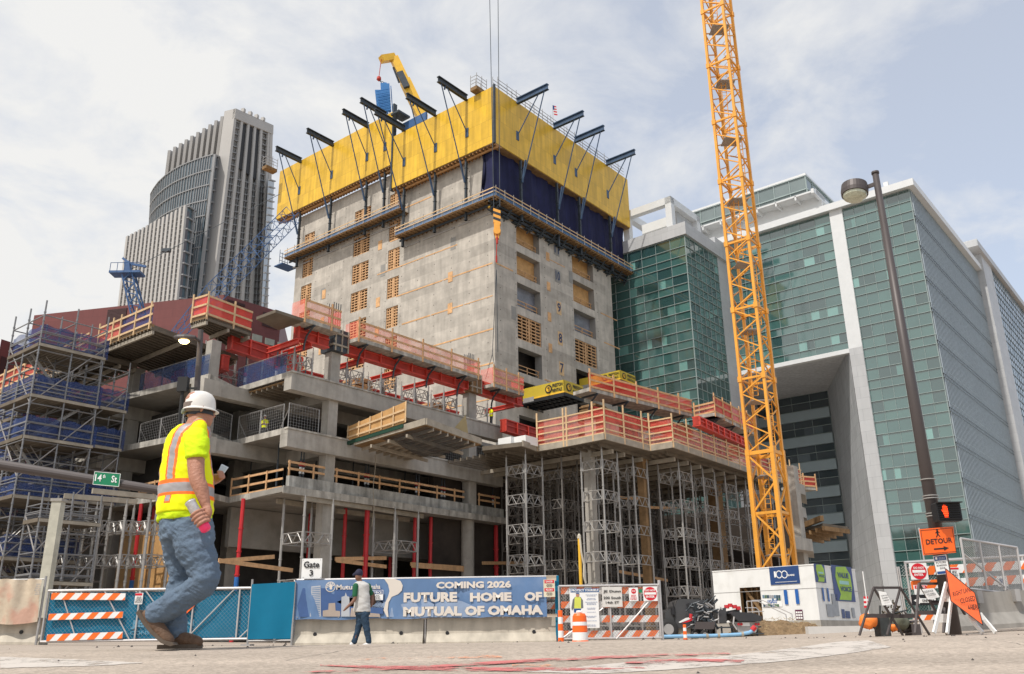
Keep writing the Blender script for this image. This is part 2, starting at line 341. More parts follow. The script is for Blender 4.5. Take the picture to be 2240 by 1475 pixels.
drape('road_marking', ([(0, 1438), (147, 1443), (310, 1451)], [(0, 1463), (200, 1458), (312, 1452)]), MW, .002)
MK = mat('dark_crack_sealant', (.20, .18, .16), .9)
def crack(x0, y0, x1, y1, w, seed):
    r = random.Random(seed); g = MB(); n = 40; L_, R_ = [], []
    a = Vector((x0, y0, 0)); b = Vector((x1, y1, 0)); s = (b-a).normalized().cross(UZ); off = 0
    for i in range(n+1):
        off += r.uniform(-.03, .03); c = lerp(a, b, i/n)+s*off; ww = w*r.uniform(.4, 1.2)
        for q, A_ in ((c+s*ww, L_), (c-s*ww, R_)): A_.append(Vector((q.x, q.y, gz(q.x, q.y)+.0015)))
    for i in range(n): g.quad(L_[i], L_[i+1], R_[i+1], R_[i])
    tag(obj('road_crack', g, MK), kind='structure')
for k, c_ in enumerate(((-1.2, 4.8, -.4, 9, .003), (2.6, 3.9, 3.4, 9, .003), (-5, 6.9, 6, 6.4, .004), (-9, 12, 10, 11, .015))): crack(*c_, k)
drape('spray_marking', ([(700, 1456), (963, 1461.5), (1160, 1463), (1400, 1462)], [(700, 1459), (963, 1470), (1160, 1471), (1420, 1465)]), MR, .004)
drape('spray_marking', ([(660, 1473), (897, 1461), (1240, 1441), (1500, 1432), (1590, 1430)], [(720, 1474.5), (897, 1467), (1240, 1447), (1500, 1437), (1600, 1434)]), MR, .006)
drape('spray_marking', ([(1380, 1450), (1500, 1444), (1630, 1447)], [(1360, 1455), (1500, 1453), (1620, 1452)]), MR, .006)
drape('spray_marking', ([(775, 1443), (950, 1438), (1090, 1436)], [(775, 1446), (950, 1444), (1100, 1441)]), MO, .005)
drape('spray_marking', ([(1120, 1457), (1200, 1456)], [(1120, 1462), (1220, 1460)]), MO, .005)
# pebbles and grit on the road
def grit():
    g = MB()
    for _ in range(150):
        x = random.uniform(-5.5, 6); y = random.uniform(3.6, 14) ; s = random.uniform(.004, .014)*(1 if y < 7 else 1.8); c = Vector((x, y, gz(x, y)+s*.3))
        pts = [c+Vector((math.cos(k*2.1+s*900)*s*random.uniform(.6, 1.3), math.sin(k*2.1+s*900)*s, 0)) for k in range(3)]
        g.add(pts+[c+Vector((0, 0, s*.8))], [(0, 1, 3), (1, 2, 3), (2, 0, 3)])
    tag(obj('grit', g, mat('dark_grit', (.07, .06, .055), .95)), 'loose grit scattered over the street', 'grit', kind='stuff')
grit()
# ================================================================ CONCRETE CORE
K = atD(1082, 640, 97); Ka, Kb = la(K), lb(K)
Kr = la(onpl(1342, 720, K, E1)); Kl = lb(onpl(642.5, 650, K, E2))
Kz = 62.0
def build_core():
    t = thing('concrete_core', (K.x, K.y, .1), 'tall bare concrete core rising behind the frame, with orange floor joints and painted floor numbers', 'building core')
    # openings of the right face (u along E1 from the corner)
    ru = lambda x, y: la(onpl(x, y, K, E1)) - Ka
    rz = lambda x, y: onpl(x, y, K, E1).z
    lu = lambda x, y: lb(onpl(x, y, K, E2)) - Kb
    lz = lambda x, y: onpl(x, y, K, E2).z
    c1 = (ru(1131, 620), ru(1182, 640)); c2 = (ru(1256, 700), ru(1303, 720))
    P_ = 4.2
    z1 = rz(1131, 617)            # head of the level-9 opening
    H = 3.15
    heads = [z1 + P_*k for k in (2, 1, 0, -1, -2, -3, -4)]
    rop = []
    for k, hz in enumerate(heads):
        for ci, c in enumerate((c1, c2)):
            rop.append((c[0], c[1], hz-H, hz, k, ci))
    core = MB(); ops = [(o[0], o[1], o[2], o[3]) for o in rop]
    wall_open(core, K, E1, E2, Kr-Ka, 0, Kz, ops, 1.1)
    # left face
    l1 = (lu(683, 600), lu(661, 600)); l2 = (lu(807, 560), lu(772, 560)); l3 = (lu(874, 560), lu(849, 560))
    zt = [(l1, lz(672, 567)), (l2, lz(790, 516)), (l3, lz(862, 544))]
    lop = []
    for c, z0 in zt:
        for k in range(3, -6, -1):
            z = z0 + k*P_
            if z < 61: lop.append((c[0], c[1], z-2.9, z))
    c0 = MB()
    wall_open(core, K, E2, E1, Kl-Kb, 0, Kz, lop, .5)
    # far faces and roof
    far = AB(Kr, Kl)
    core.m = 0
    core.quad(AB(Kr, Kb, 0), AB(Kr, Kl, 0), AB(Kr, Kl, Kz), AB(Kr, Kb, Kz)); core.quad(AB(Kr, Kl, 0), AB(Ka, Kl, 0), AB(Ka, Kl, Kz), AB(Kr, Kl, Kz))
    core.quad(AB(Ka, Kb, Kz), AB(Kr, Kb, Kz), AB(Kr, Kl, Kz), AB(Ka, Kl, Kz))
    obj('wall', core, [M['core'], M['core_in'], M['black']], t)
    inn = MB(); inn.gb(Ka+1.5, Kr-1.3, Kb+2.6, Kl-1.3, 0, Kz-1); obj('inner_shaft_wall', inn, M['black'], t)
    # orange timber strips left in the construction joints
    SM = mat('pale_orange_timber', (.62, .36, .17), .8, 0, .3, 1.5); cnt = [0]
    def strip(o, u, v, w):
        cnt[0] += 1
        if cnt[0] > 100: return
        g = MB(); g.par(o, u, v, w); obj('joint_timber', g, SM, t)
    zs = [lz(1080, 575) + P_*k - .05 for k in range(-4, 4)]
    rnd = random.Random(3)
    for z in zs:
        u = .3
        while u < Kl-Kb-2:
            ln = rnd.uniform(4, 11)
            if rnd.random() < .75 and not any(o[0]-.2 < u+ln and o[1]+.2 > u and o[2] < z < o[3] for o in lop): strip(AB(Ka-.03, Kb+u, z), E1*.06, E2*ln, UZ*rnd.uniform(.10, .2))
            u += ln+.2
        u = .3
        while u < Kr-Ka-2:
            ln = rnd.uniform(3, 7)
            zz = z - .0
            if rnd.random() < .8 and not any(o[0]-.2 < u+ln and o[1]+.2 > u and o[2] < zz < o[3] for o in rop): strip(AB(Ka+u, Kb-.03, zz), E1*ln, E2*.06, UZ*rnd.uniform(.08, .16))
            u += ln+.2
        # embed plates with plywood covers
        for uu in (lu(990, 620), lu(715, 600), lu(835, 560)):
            if uu < Kl-Kb-1 and rnd.random() < .8 and not any(o[0]-.5 < uu+.6 and o[1]+.5 > uu for o in lop): strip(AB(Ka-.05, Kb+uu, z-.5), E1*.08, E2*.75, UZ*1.35)
        uu = ru(1197, 650)
        if rnd.random() < .6: strip(AB(Ka+uu, Kb-.05, z-.3), E1*.7, E2*.08, UZ*1.2)
    for i, (x, y) in enumerate(((990, 547), (836, 605), (705, 655), (1125, 700), (1250, 620))):
        g = MB(); f = E1 if x > 1081 else E2; q = onpl(x, y, K, f); g.par(q-f*.55-(E2 if x > 1081 else E1)*.02, f*.9, (E2 if x > 1081 else E1)*.05, UZ*1.7); obj('grout_patch', g, M['core_in'], t)
    tm = mat('dark_tie_hole', (.10, .09, .08), .9); g = MB(); z = 22.0
    while z < 60:
        for u in range(1, int(Kl-Kb), 3): g.par(AB(Ka-.01, Kb+u, z), E1*.02, E2*.11, UZ*.11)
        for u in range(1, int(Kr-Ka), 3):
            if not any(o[0]-.2 < u < o[1]+.2 and o[2] < z < o[3] for o in rop): g.par(AB(Ka+u, Kb-.01, z), E1*.11, E2*.02, UZ*.11)
        z += 1.4
    tag(obj('tie_hole', g, tm, t), kind='stuff')
    # timber lattices in the left face and the level-8 openings
    def lattice(P, U, Nin, u0, u1, z0, z1):
        g = MB(); o = Vector((P.x, P.y, 0)) + Nin*.12; b = .14; nx = 5; nz = 7
        for i in range(nx+1):
            u = lerp(u0, u1-b, i/nx); g.par(o+U*u+UZ*z0, U*b, Nin*.1, UZ*(z1-z0))
        for j in range(nz+1):
            z = lerp(z0, z1-b, j/nz); g.par(o+U*u0+UZ*z-Nin*.03, U*(u1-u0), Nin*.12, UZ*b)
        g.par(o+U*(u0+u1-.3)*.5+UZ*z0-Nin*.05, U*.3, Nin*.1, UZ*(z1-z0))
        obj('timber_lattice', g, M['wood'], t)
    for a, b, z0, z1_ in lop:
        if z1_ > 18: lattice(K, E2, E1, a, b, z0, z1_)
    for a, b, z0, z1_, k, ci in rop:
        if (ci == 0 and k == 3) or (ci == 1 and k == 3): lattice(K, E1, E2, a, b, z0, z1_)
        elif k <= 1:
            g = MB(); g.par(AB(Ka+a, Kb+.95, z0), E1*(b-a), E2*.06, UZ*(z1_-z0)); obj('plywood_infill', g, M['ply'], t)
        elif k == 2:
            g = MB(); g.par(AB(Ka+a, Kb+.95, z0), E1*(b-a), E2*.05, UZ*(z1_-z0)); w = obj('plastic_sheet', g, mat('milky_plastic_sheet', (.20, .21, .24), .25, 0, .3, .7, .3), t)
        if k != 3:
            g = MB()
            for zz in (.55, 1.05): g.par(AB(Ka+a, Kb+.5, z0+zz), E1*(b-a), E2*.05, UZ*.1)
            for f in (.0, .5, .97): g.par(AB(Ka+a+(b-a-.1)*f, Kb+.5, z0), E1*.1, E2*.08, UZ*1.15)
            obj('guard_rail', g, M['wood'], t)
    # painted floor numbers on plywood plates
    for s, x, y in (('11', 1217, 545), ('10', 1219.5, 604), ('9', 1222.5, 673.5), ('8', 1225.5, 740), ('7', 1228.5, 806)):
        p = onpl(x, y, K, E1); u = la(p)-Ka; g = MB(); w = 1.0 if len(s) == 1 else 1.25
        g.par(AB(Ka+u-w*.5, Kb-.03, p.z-.95), E1*w, E2*.05, UZ*1.8)
        pl = obj('number_plate', g, M['wood_pale'] if len(s) == 1 else M['core_in'], t)
        text(t, s, AB(Ka+u-w*.37, Kb-.05, p.z-.65), E1, UZ, w*.74, 1.3, mat('dark_blue_number', (.03, .05, .12), .6), 'floor_number', .012, bold=.02)
    return t
core_t = build_core()

# ================================================================ CLIMBING FORMWORK
Y0 = atD(1080, 188, 95); Ya, Yb = la(Y0), lb(Y0)
def build_form():
    t = thing('climbing_formwork', (Y0.x, Y0.y, 45), 'yellow panelled climbing formwork crowning the concrete core, ringed by steel cantilever beams', 'climbing formwork')
    PL = lambda x, y: onpl(x, y, Y0, E2)
    PR = lambda x, y: onpl(x, y, Y0, E1)
    yb = lb(PL(860, 330)); ye = lb(PL(609, 420)); yr = la(PR(1375, 440))
    zt2 = Y0.z; zb2 = PL(1079.7, 310.6).z; zt1 = PL(613, 373).z - .2; zb1 = PL(605, 479).z - .1; zbr = PR(1376, 497).z*.4 + PR(1081, 310).z*.6
    t2 = .12
    ym = panel_mat('yellow_form_panel', (.72, .44, .04), 1.22, 2.44, (.36, .20, .03), rough=.32, var=.1, jw=.018, cellvar=.13, streak=.12, jmix=.75, offset=.3)
    def panel(name, mbf): g = MB(); mbf(g); return obj(name, g, ym, t)
    panel('form_panel', lambda g: g.par(AB(Ya, Yb, zb2), E1*t2, E2*(yb-Yb), UZ*(zt2-zb2)))
    panel('form_panel', lambda g: g.par(AB(Ya, yb+.35, zb1), E1*t2, E2*(ye-yb-.35), UZ*(zt1-zb1)))
    panel('form_panel', lambda g: g.par(AB(Ya+.02, Yb-.02, zbr), E1*(yr-Ya), E2*t2, UZ*(zt2-zbr)))
    panel('form_panel', lambda g: (g.par(AB(Ya+.2, ye, zb1), E1*1.6, -E2*t2, UZ*(zt1-zb1)), g.par(AB(yr, Yb+.1, zbr), E2*6, -E1*t2, UZ*(zt2-zbr))))
    # dark corner and gap posts
    g = MB(); g.gb(Ya-.16, Ya+.14, Yb-.18, Yb+.1, zb2-.2, zt2+.15); g.gb(Ya-.1, Ya+.5, yb+.02, yb+.3, zb2-.3, zt1+1.2); obj('corner_post', g, M['dsteel'], t)
    # panel lip and floors behind the forms
    g = MB()
    for (b0, b1, z) in ((Yb, yb, zb2), (yb+.3, ye, zb1)): g.gb(Ya+.1, Ka+.05, b0, b1, z-.12, z-.02)
    g.gb(Ya, yr, Yb+.1, Kb+.05, zbr-.12, zbr-.02)
    obj('form_floor', g, M['wood_dk'], t)
    g = MB()
    for (b0, b1, z) in ((Yb, yb, zb2), (yb+.3, ye, zb1)):
        b = b0
        while b < b1: g.gb(Ya+.15, Ka, b, b+.16, z-.3, z-.12); b += .6
        g.gb(Ya+.55, Ya+.75, b0, b1, z-.55, z-.3)
    obj('floor_joist', g, mat('orange_brown_joist', (.40, .21, .08), .8, 0, .25, 2), t)
    # pale inner form faces above the yellow
    g = MB(); g.gb(Ya+.45, Ya+.6, Yb+.3, yb-.2, zt2-3, zt2+.35); g.gb(Ya+.45, Ya+.6, yb+.5, ye-.6, zt1-3, zt1+.35); g.gb(Ya+.5, yr-.6, Yb+.45, Yb+.6, zt2-3, zt2+.35)
    obj('inner_form', g, M['white'], t)
    # cantilever beams: survey of tip and root on each face
    plates = MB()
    bl = [((65, 668), (216, 742), 0), ((250, 560), (407, 643), 0), ((464, 440), (616, 532), 0), ((570, 383), (722, 468), 0), ((655, 462), (835, 552), 1), ((845, 360), (1020, 462), 1), ((1033, 255), (1205, 368), 1)]
    masts = [(186, 1045, 1375, 0), (375, 945, 1285, 0), (592, 850, 1185, 0), (703, 795, 1140, 0), (820, 890, 1255, 1), (1010, 800, 1170, 1), (1198, 715, 1098, 1)]
    pz = lambda x, y: (580 + x/2.7317, 80 + y/2.7317)
    deckz = {}
    for i, (tip, root, blk) in enumerate(bl):
        r = PL(*pz(*root)); b = lb(r); z = r.z
        # length from the tip sight line: solve on the plane through this b
        tp = onpl(*pz(*tip), AB(0, b), E1); ln = Ya - la(tp)
        g = MB(); p = AB(Ya-.05, b, z); q = AB(Ya-ln, b, z)
        for dz in (-.42, .30): g.par(AB(Ya-ln, b-.22, z+dz), E1*ln, E2*.44, UZ*.12)
        g.par(AB(Ya-ln, b-.04, z-.42), E1*ln, E2*.08, UZ*.8)
        obj('cantilever_beam', g, M['dsteel'], t)
        mx, m0, m1, mb_ = masts[i]
        mt_ = onpl(*pz(mx, m1), AB(Ya+.55, 0), E2); mb2 = lb(mt_)
        g = MB(); zz0 = mt_.z; zz1 = (zb1 if blk == 0 else zb2)-.1
        g.gb(Ya+.45, Ya+.75, mb2-.13, mb2+.13, zz0, zz1)
        for k in range(6): g.gb(Ya+.40, Ya+.80, mb2-.2, mb2+.2, lerp(zz0, zz1, k/6), lerp(zz0, zz1, k/6)+.08)
        obj('climbing_mast', g, M['dsteel'], t)
        g = MB(); g.tube(AB(Ya-ln+.6, b, z-.4), AB(Ya+.35, mb2, zz0+5.2), .085, 6); g.tube(AB(Ya-.6, lerp(b, mb2, .9), lerp(z, zz0+5.2, .78)), AB(Ya+.35, mb2, zz0+5.2), .15, 6)
        g.tube(AB(Ya-ln+1.7, b, z-.4), AB(Ya-.04, b-.1, z-5.2), .075, 6); g.gb(Ya-.1, Ya+.0, b-.35, b+.15, z-5.9, z-4.6)
        g.tube(AB(Ya-ln+1.3, b, z-.4), AB(Ya-ln+1.2, b, z-.9), .12)
        obj('strut', g, M['bsteel'], t)
    br = [((1690, 303), (1506, 388)), ((1902, 460), (1724, 538)), ((2025, 552), (1850, 620)), ((2210, 695), (2038, 757))]
    mr_ = [(1521, 1110), (1743, 1262), (1878, 1312), (2064, 1410)]
    for (tip, root), (mx, m1) in zip(br, mr_):
        r = PR(*pz(*root)); a = la(r); z = r.z; tp = onpl(*pz(*tip), AB(a, 0), E2); ln = Yb - lb(tp)
        ln = max(4, min(ln, 7)); g = MB()
        for dz in (-.42, .30): g.par(AB(a-.22, Yb-ln, z+dz), E1*.44, E2*ln, UZ*.12)
        g.par(AB(a-.04, Yb-ln, z-.42), E1*.08, E2*ln, UZ*.8); obj('cantilever_beam', g, M['bsteel'], t)
        mt_ = onpl(*pz(mx, m1), AB(0, Yb+.55), E1); ma = la(mt_); zz0 = mt_.z
        g = MB(); g.gb(ma-.13, ma+.13, Yb+.1, Yb+.4, zz0, zbr-.1)
        for k in range(6): g.gb(ma-.2, ma+.2, Yb+.05, Yb+.45, lerp(zz0, zbr, k/6), lerp(zz0, zbr, k/6)+.08)
        obj('climbing_mast', g, M['dsteel'], t)
        g = MB(); g.tube(AB(a, Yb-ln+.6, z-.4), AB(ma, Yb, zz0+5.4), .085, 6); g.tube(AB(lerp(a, ma, .85), Yb-.7, lerp(z, zz0+5.4, .75)), AB(ma, Yb, zz0+5.4), .15)
        g.tube(AB(a, Yb-ln+1.5, z-.4), AB(a-.1, Yb-.04, z-5.2), .075, 6); g.gb(a-.35, a+.15, Yb-.1, Yb+.02, z-5.9, z-4.6)
        obj('strut', g, M['bsteel'], t)
    # work decks with rails
    dz2 = onpl(1087, 427, AB(Ya-.3, 0), E2).z; dz1 = onpl(645, 556, AB(Ya-.3, 0), E2).z
    bs = lb(onpl(860, 512, AB(Ya-.3, 0), E2)); be = lb(onpl(615, 575, AB(Ya-.3, 0), E2)); be = min(be, ye+2.0)
    def deck(name, p, U, Nout, ln, z, wd):
        g = MB(); o = Vector((p.x, p.y, z)); g.m = 0
        k = 0.0
        while k < wd-.01: g.par(o+Nout*(-wd+k), U*ln, Nout*.27, UZ*.07); k += .3
        k = .3
        while k < ln: g.par(o+U*k-UZ*.18-Nout*wd, U*.1, Nout*(wd-.05), UZ*.17); k += .75
        g.m = 1
        g.par(o-UZ*.42-Nout*(wd*.55), U*ln, Nout*.18, UZ*.25); k = 1.0
        g.m = 2; g.par(o-Nout*.04-UZ*.03, U*ln, Nout*.05, UZ*.16)
        g.m = 3
        k = 2.
        while k < ln:
            l_ = min(5.5, ln-k); g.tube(o+U*k-UZ*.95-Nout*(wd-.2), o+U*(k+l_)-UZ*.95-Nout*(wd-.2), .1); k += 6.2
        obj(name, g, [M['wood_dk'], M['dsteel'], M['wood_pale'], M['steel']], t)
        g = MB(); k = .15
        while k < ln: g.par(o+U*k, U*.06, Nout*.06, UZ*1.55); k += 1.7
        g.m = 1
        for h in (.62, 1.12): g.par(o+UZ*h+Nout*.06, U*ln, Nout*.05, UZ*.13)
        obj('guard_rail', g, [M['steel'], M['wood_pale']], t)
        g = MB(); g.par(o+UZ*.1-Nout*.02, U*ln, Nout*.012, UZ*.8); obj('safety_mesh', g, net_mat('pale_blue_rail_mesh', (.10, .20, .36), .6), t)
    Pd = AB(Ya-.3, Yb-.3)
    deck('work_deck', AB(Ya-.3, Yb-.3), E2, -E1, bs-Yb, dz2, 1.9)
    deck('work_deck', AB(Ya-.3, bs-1.0), E2, -E1, be-bs+.3, dz1, 1.9)
    deck('work_deck', AB(Ya-.3, Yb-.3), E1, -E2, yr-Ya+.4, dz2, 1.9)
    # struts under the right deck
    g = MB(); k = 1.0
    while k < yr-Ya:
        g.tube(AB(Ya+k, Yb, dz2-.3), AB(Ya+k, Kb, dz2-1.5), .09); g.tube(AB(Ya+k+.6, Yb+.4, dz2-.5), AB(Ya+k-.8, Kb, dz2-1.1), .06); g.gb(Ya+k-.7, Ya+k+.6, Kb-.5, Kb, dz2-1.15, dz2-1.0); k += 2.3
    g.gb(Ya+.5, yr, Yb+.7, Yb+1.1, dz2-.9, dz2-.62)
    obj('deck_bracket', g, M['dsteel'], t)
    g = MB(); g.gb(Ya+.4, yr-.4, Yb+1.1, Yb+1.4, dz2-.75, dz2-.55); obj('deck_joist', g, M['yellow2'], t)
    # navy tarpaulin around the corner between deck and forms
    def shp(u, v):
        a = lerp(Ya+.9, yr-.4, u); z = lerp(dz2+.1, zbr-.1, v)
        return AB(a - (.6 if u > .99 else 0)*math.sin(v*3.14), Yb+.95+.16*math.sin(a*1.9+v*2)+.08*math.sin(a*5.1)+.05*math.sin(v*9), z)
    g = MB(); g.sheet(shp, 90, 10)
    def sh2(u, v):
        b = lerp(Yb+.9, lerp(Yb+3.7, Yb+3.0, v) + (1-v)**2*.9*0, u) - (0 if u < .8 else .7*math.sin(v*2.9)); z = lerp(dz2+.1, zb2-.1, v)
        return AB(Ya+.95+.1*math.sin(b*3.0), b, z)
    g.sheet(sh2, 24, 10); obj('tarpaulin', g, M['navy'], t, smooth_=True)
    # rails of the top level
    g = MB()
    def rail(p, U, ln, z, st):
        for h in (.5, 1.0, 1.5): g.par(p+UZ*(z+h), U*ln, U.cross(UZ)*.05, UZ*.05)
        k = 0.
        while k < ln: g.par(p+U*k+UZ*z, U*.06, U.cross(UZ)*.06, UZ*1.9); k += st
    rail(AB(Ya+1.2, Yb+.4), E1, yr-Ya-1.5, zt2+.3, 1.9); rail(AB(Ya+.8, Yb+.9), E1, yr-Ya-1.5, zt2+.3, 3.9)
    rail(AB(Ya+2.4, Yb+2.6), E2, yb-Yb-3, zt2+.1, 4.); rail(AB(Ya+2.4, yb+1.5), E2, ye-yb-2, zt1+.1, 4.)
    obj('top_rail', g, M['steel'], t)
    g = MB(); g.gb(Ya+2.8, yr-1, Yb+2.2, Yb+2.5, zt2-.4, zt2+1.4); obj('inner_panel', g, M['bluepaint'], t)
    # little corner perches
    def perch(p, z):
        g = MB(); g.gb(la(p)-1., la(p)+1., lb(p)-.55, lb(p)+.55, z, z+.5); ob = obj('perch', g, M['wood_dk'], t)
        g = MB()
        for da in (-1, 0, .95):
            for db in (-.55, .5):
                g.gb(la(p)+da, la(p)+da+.06, lb(p)+db, lb(p)+db+.06, z+.4, z+2.4)
        for h in (1., 1.5, 2.0): g.gb(la(p)-1, la(p)+1, lb(p)-.55, lb(p)-.5, z+h, z+h+.05); g.gb(la(p)-1, la(p)-.95, lb(p)-.55, lb(p)+.55, z+h, z+h+.05)
        obj('perch_rail', g, M['redprop'] if z > 70 else M['steel'], t)
    q = PL(1060, 180); perch(AB(Ya+.2, lb(q)+1.2), zt2+.2); perch(AB(Ya-2.2, ye-.4), zt1+.2-1.2)
    # small end cage of the lower left deck
    g = MB()
    for k in range(4):
        for h in range(3): g.tube(AB(Ya+.2+k*.5, be+1.2, dz1), AB(Ya+.2+k*.5, be+1.2, dz1+2.2-.3*k), .04); g.tube(AB(Ya+.2, be+1.2, dz1+.5+h*.6), AB(Ya+1.8, be+1.2, dz1+.5+h*.6), .04)
    g.gb(Ya-.4, Ya+2.2, be-.4, be+1.6, dz1-.7, dz1-.55); obj('end_cage', g, M['bluepaint'], t)
    # dark plate on the gap between the two blocks
    g = MB(); q = PL(875, 245); g.gb(Ya-1.0, Ya+1.2, lb(q)-.8, lb(q)+.8, zt1-1.4, zt1-1.1); g.bar(AB(Ya-1., lb(q), zt1-1.3), AB(Ya+.3, yb, zt1-3.2), .3); obj('gap_platform', g, M['dsteel'], t)
    g = MB(); g.gb(Ya+1, Ya+1.3, yb-5.2, yb-.5, zt2+1.0, zt2+2.3); obj('inner_panel', g, M['bluepaint'], t)
    return zt2, yr
FZ, FYR = build_form()
# flag on the top level
def small_flag():
    p = onpl(1209, 240, AB(0, Yb+3), E1); t = thing('flag', (p.x, p.y, p.z-2.5), 'small striped american flag on a pole above the yellow forms', 'flag')
    g = MB(); g.tube(p-UZ*2.5, p+UZ*.75, .04); obj('flag_pole', g, M['steel'], t)
    g = MB(); U = Vector((.4, .15, 0))
    for i in range(7):
        g.m = 0 if i % 2 == 0 else 1
        z = .7-i*.22; g.par(p+UZ*(z-.22)+U*(i*.06), U*(1.3+.0*i), Vector((0, .02, 0)), UZ*.22+U*.1)
    g.m = 2; g.par(p+UZ*.0+Vector((0, -.03, 0)), U*.6, Vector((0, .02, 0)), UZ*.72); obj('flag_cloth', g, [M['signred'], M['white'], M['signblue']], t)
small_flag()
# hook block hanging at the core corner, with its cables and chain sling
def hook():
    p = atD(1087, 478, 91); t = thing('crane_hook_block', p, 'orange and black striped crane hook block hanging at the core corner', 'crane hook')
    g = MB(); g.lathe(p+UZ*-.2, [(.02, 0), (.55, .1), (.6, 1.2), (.45, 1.35), (.1, 1.4)], 10, Vector((.2, -1, 0)))
    g = MB()
    for k in range(5):
        g.m = k % 2; g.extr([p+Vector((-.42, 0, 1.35-k*.36)), p+Vector((.42, 0, 1.0-k*.36)), p+Vector((.42, 0, .64-k*.36)), p+Vector((-.42, 0, .99-k*.36))], (0, .5, 0))
    obj('striped_cheek', g, [M['yellow'], M['ink']], t)
    g = MB(); g.box(p.x-.35, p.x+.35, p.y-.1, p.y+.6, p.z-1.9, p.z-.6); g.tube(p+Vector((0, -.15, -1.6)), p+Vector((0, .65, -1.6)), .42, 12); g.box(p.x-.22, p.x+.22, p.y, p.y+.5, p.z-2.5, p.z-1.8); obj('swivel', g, M['yellow'], t)
    g = MB(); q = atD(1086, 560, 91); g.tube(p-UZ*2, q, .06); g.tube(q, q-UZ*.8, .12); g.tube(p-UZ*2.4, p-UZ*3.2, .13, 8); obj('sling', g, M['red'], t)
    g = MB()
    for dx in (-.35, .35): g.tube(p+Vector((dx-.0, 0, 1.5)), p+Vector((dx*2-.3, 0, 60)), .045, 5)
    obj('hoist_rope', g, M['dsteel'], t)
    g = MB(); q = atD(1086, 590, 91); e1 = atD(1077, 775, 91); e2 = atD(1089, 770, 91)
    g.tube(q, e1, .035, 4); g.tube(q, e2, .035, 4); g.tube(e1, atD(1062, 830, 91), .03, 4); g.tube(e1, atD(1085, 815, 91), .03, 4); obj('tag_line', g, M['dsteel'], t)
hook()
# yellow telescopic boom rising inside the forms, lifting blue shoring frames
def boom():
    D = 112
    t = thing('telescopic_crane', atD(905, 260, D), 'yellow telescopic crane boom leaning out above the yellow forms', 'crane')
    a = atD(925, 260, D); b = atD(862, 128, D); c = atD(834, 130, D-1)
    g = MB(); g.bar(a, lerp(a, b, .62), 1.35, 1.5); g.bar(lerp(a, b, .55), b, 1.1, 1.2); g.bar(b+UZ*.2, c, 1.0, 1.0); obj('boom', g, M['yellow2'], t)
    g = MB(); g.bar(lerp(a, b, .45)+Vector((-.3, -1, 0)), lerp(a, b, .7)+Vector((-.3, -1, 0)), .5, .9); g.tube(lerp(a, b, .8)+Vector((-.9, -.4, .2)), lerp(a, b, .55)+Vector((-1.1, -.4, .2)), .16); obj('boom_plate', g, M['dsteel'], t)
    g = MB(); h = atD(831, 150, D-1); hk = atD(829, 168, D-1); g.tube(c, hk, .05, 4); g.lathe(hk-UZ*.8, [(.05, 0), (.35, .3), (.3, .7), (.05, .9)], 8); obj('hook', g, M['red'], t)
    t2 = thing('shoring_frame_bundle', atD(838, 240, D-1), 'bundle of blue shoring frames lifted by the yellow boom', 'shoring frames')
    g = MB()
    for i, (x0, y0, x1, y1) in enumerate(((836, 183, 840, 250), (842, 182, 846, 248), (848, 184, 852, 244), (824, 198, 830, 252), (829, 198, 836, 252))):
        p = atD(x0, y0, D-1); q = atD(x1, y1, D-1); g.bar(p, q, .34, .5)
        g.bar(p+Vector((.4, .5, 0)), q+Vector((.4, .5, 0)), .12)
    for k in range(7):
        g.bar(atD(823, 200+k*7, D-1.5), atD(852, 194+k*7, D-1.5), .1)
    obj('frames', g, mat('bright_blue_frames', (.03, .17, .42), .5), t2)
    g = MB(); g.tube(hk-UZ*.6, atD(838, 184, D-1), .05, 4); g.tube(hk-UZ*.6, atD(846, 183, D-1), .05, 4); obj('sling', g, M['dsteel'], t2)
boom()
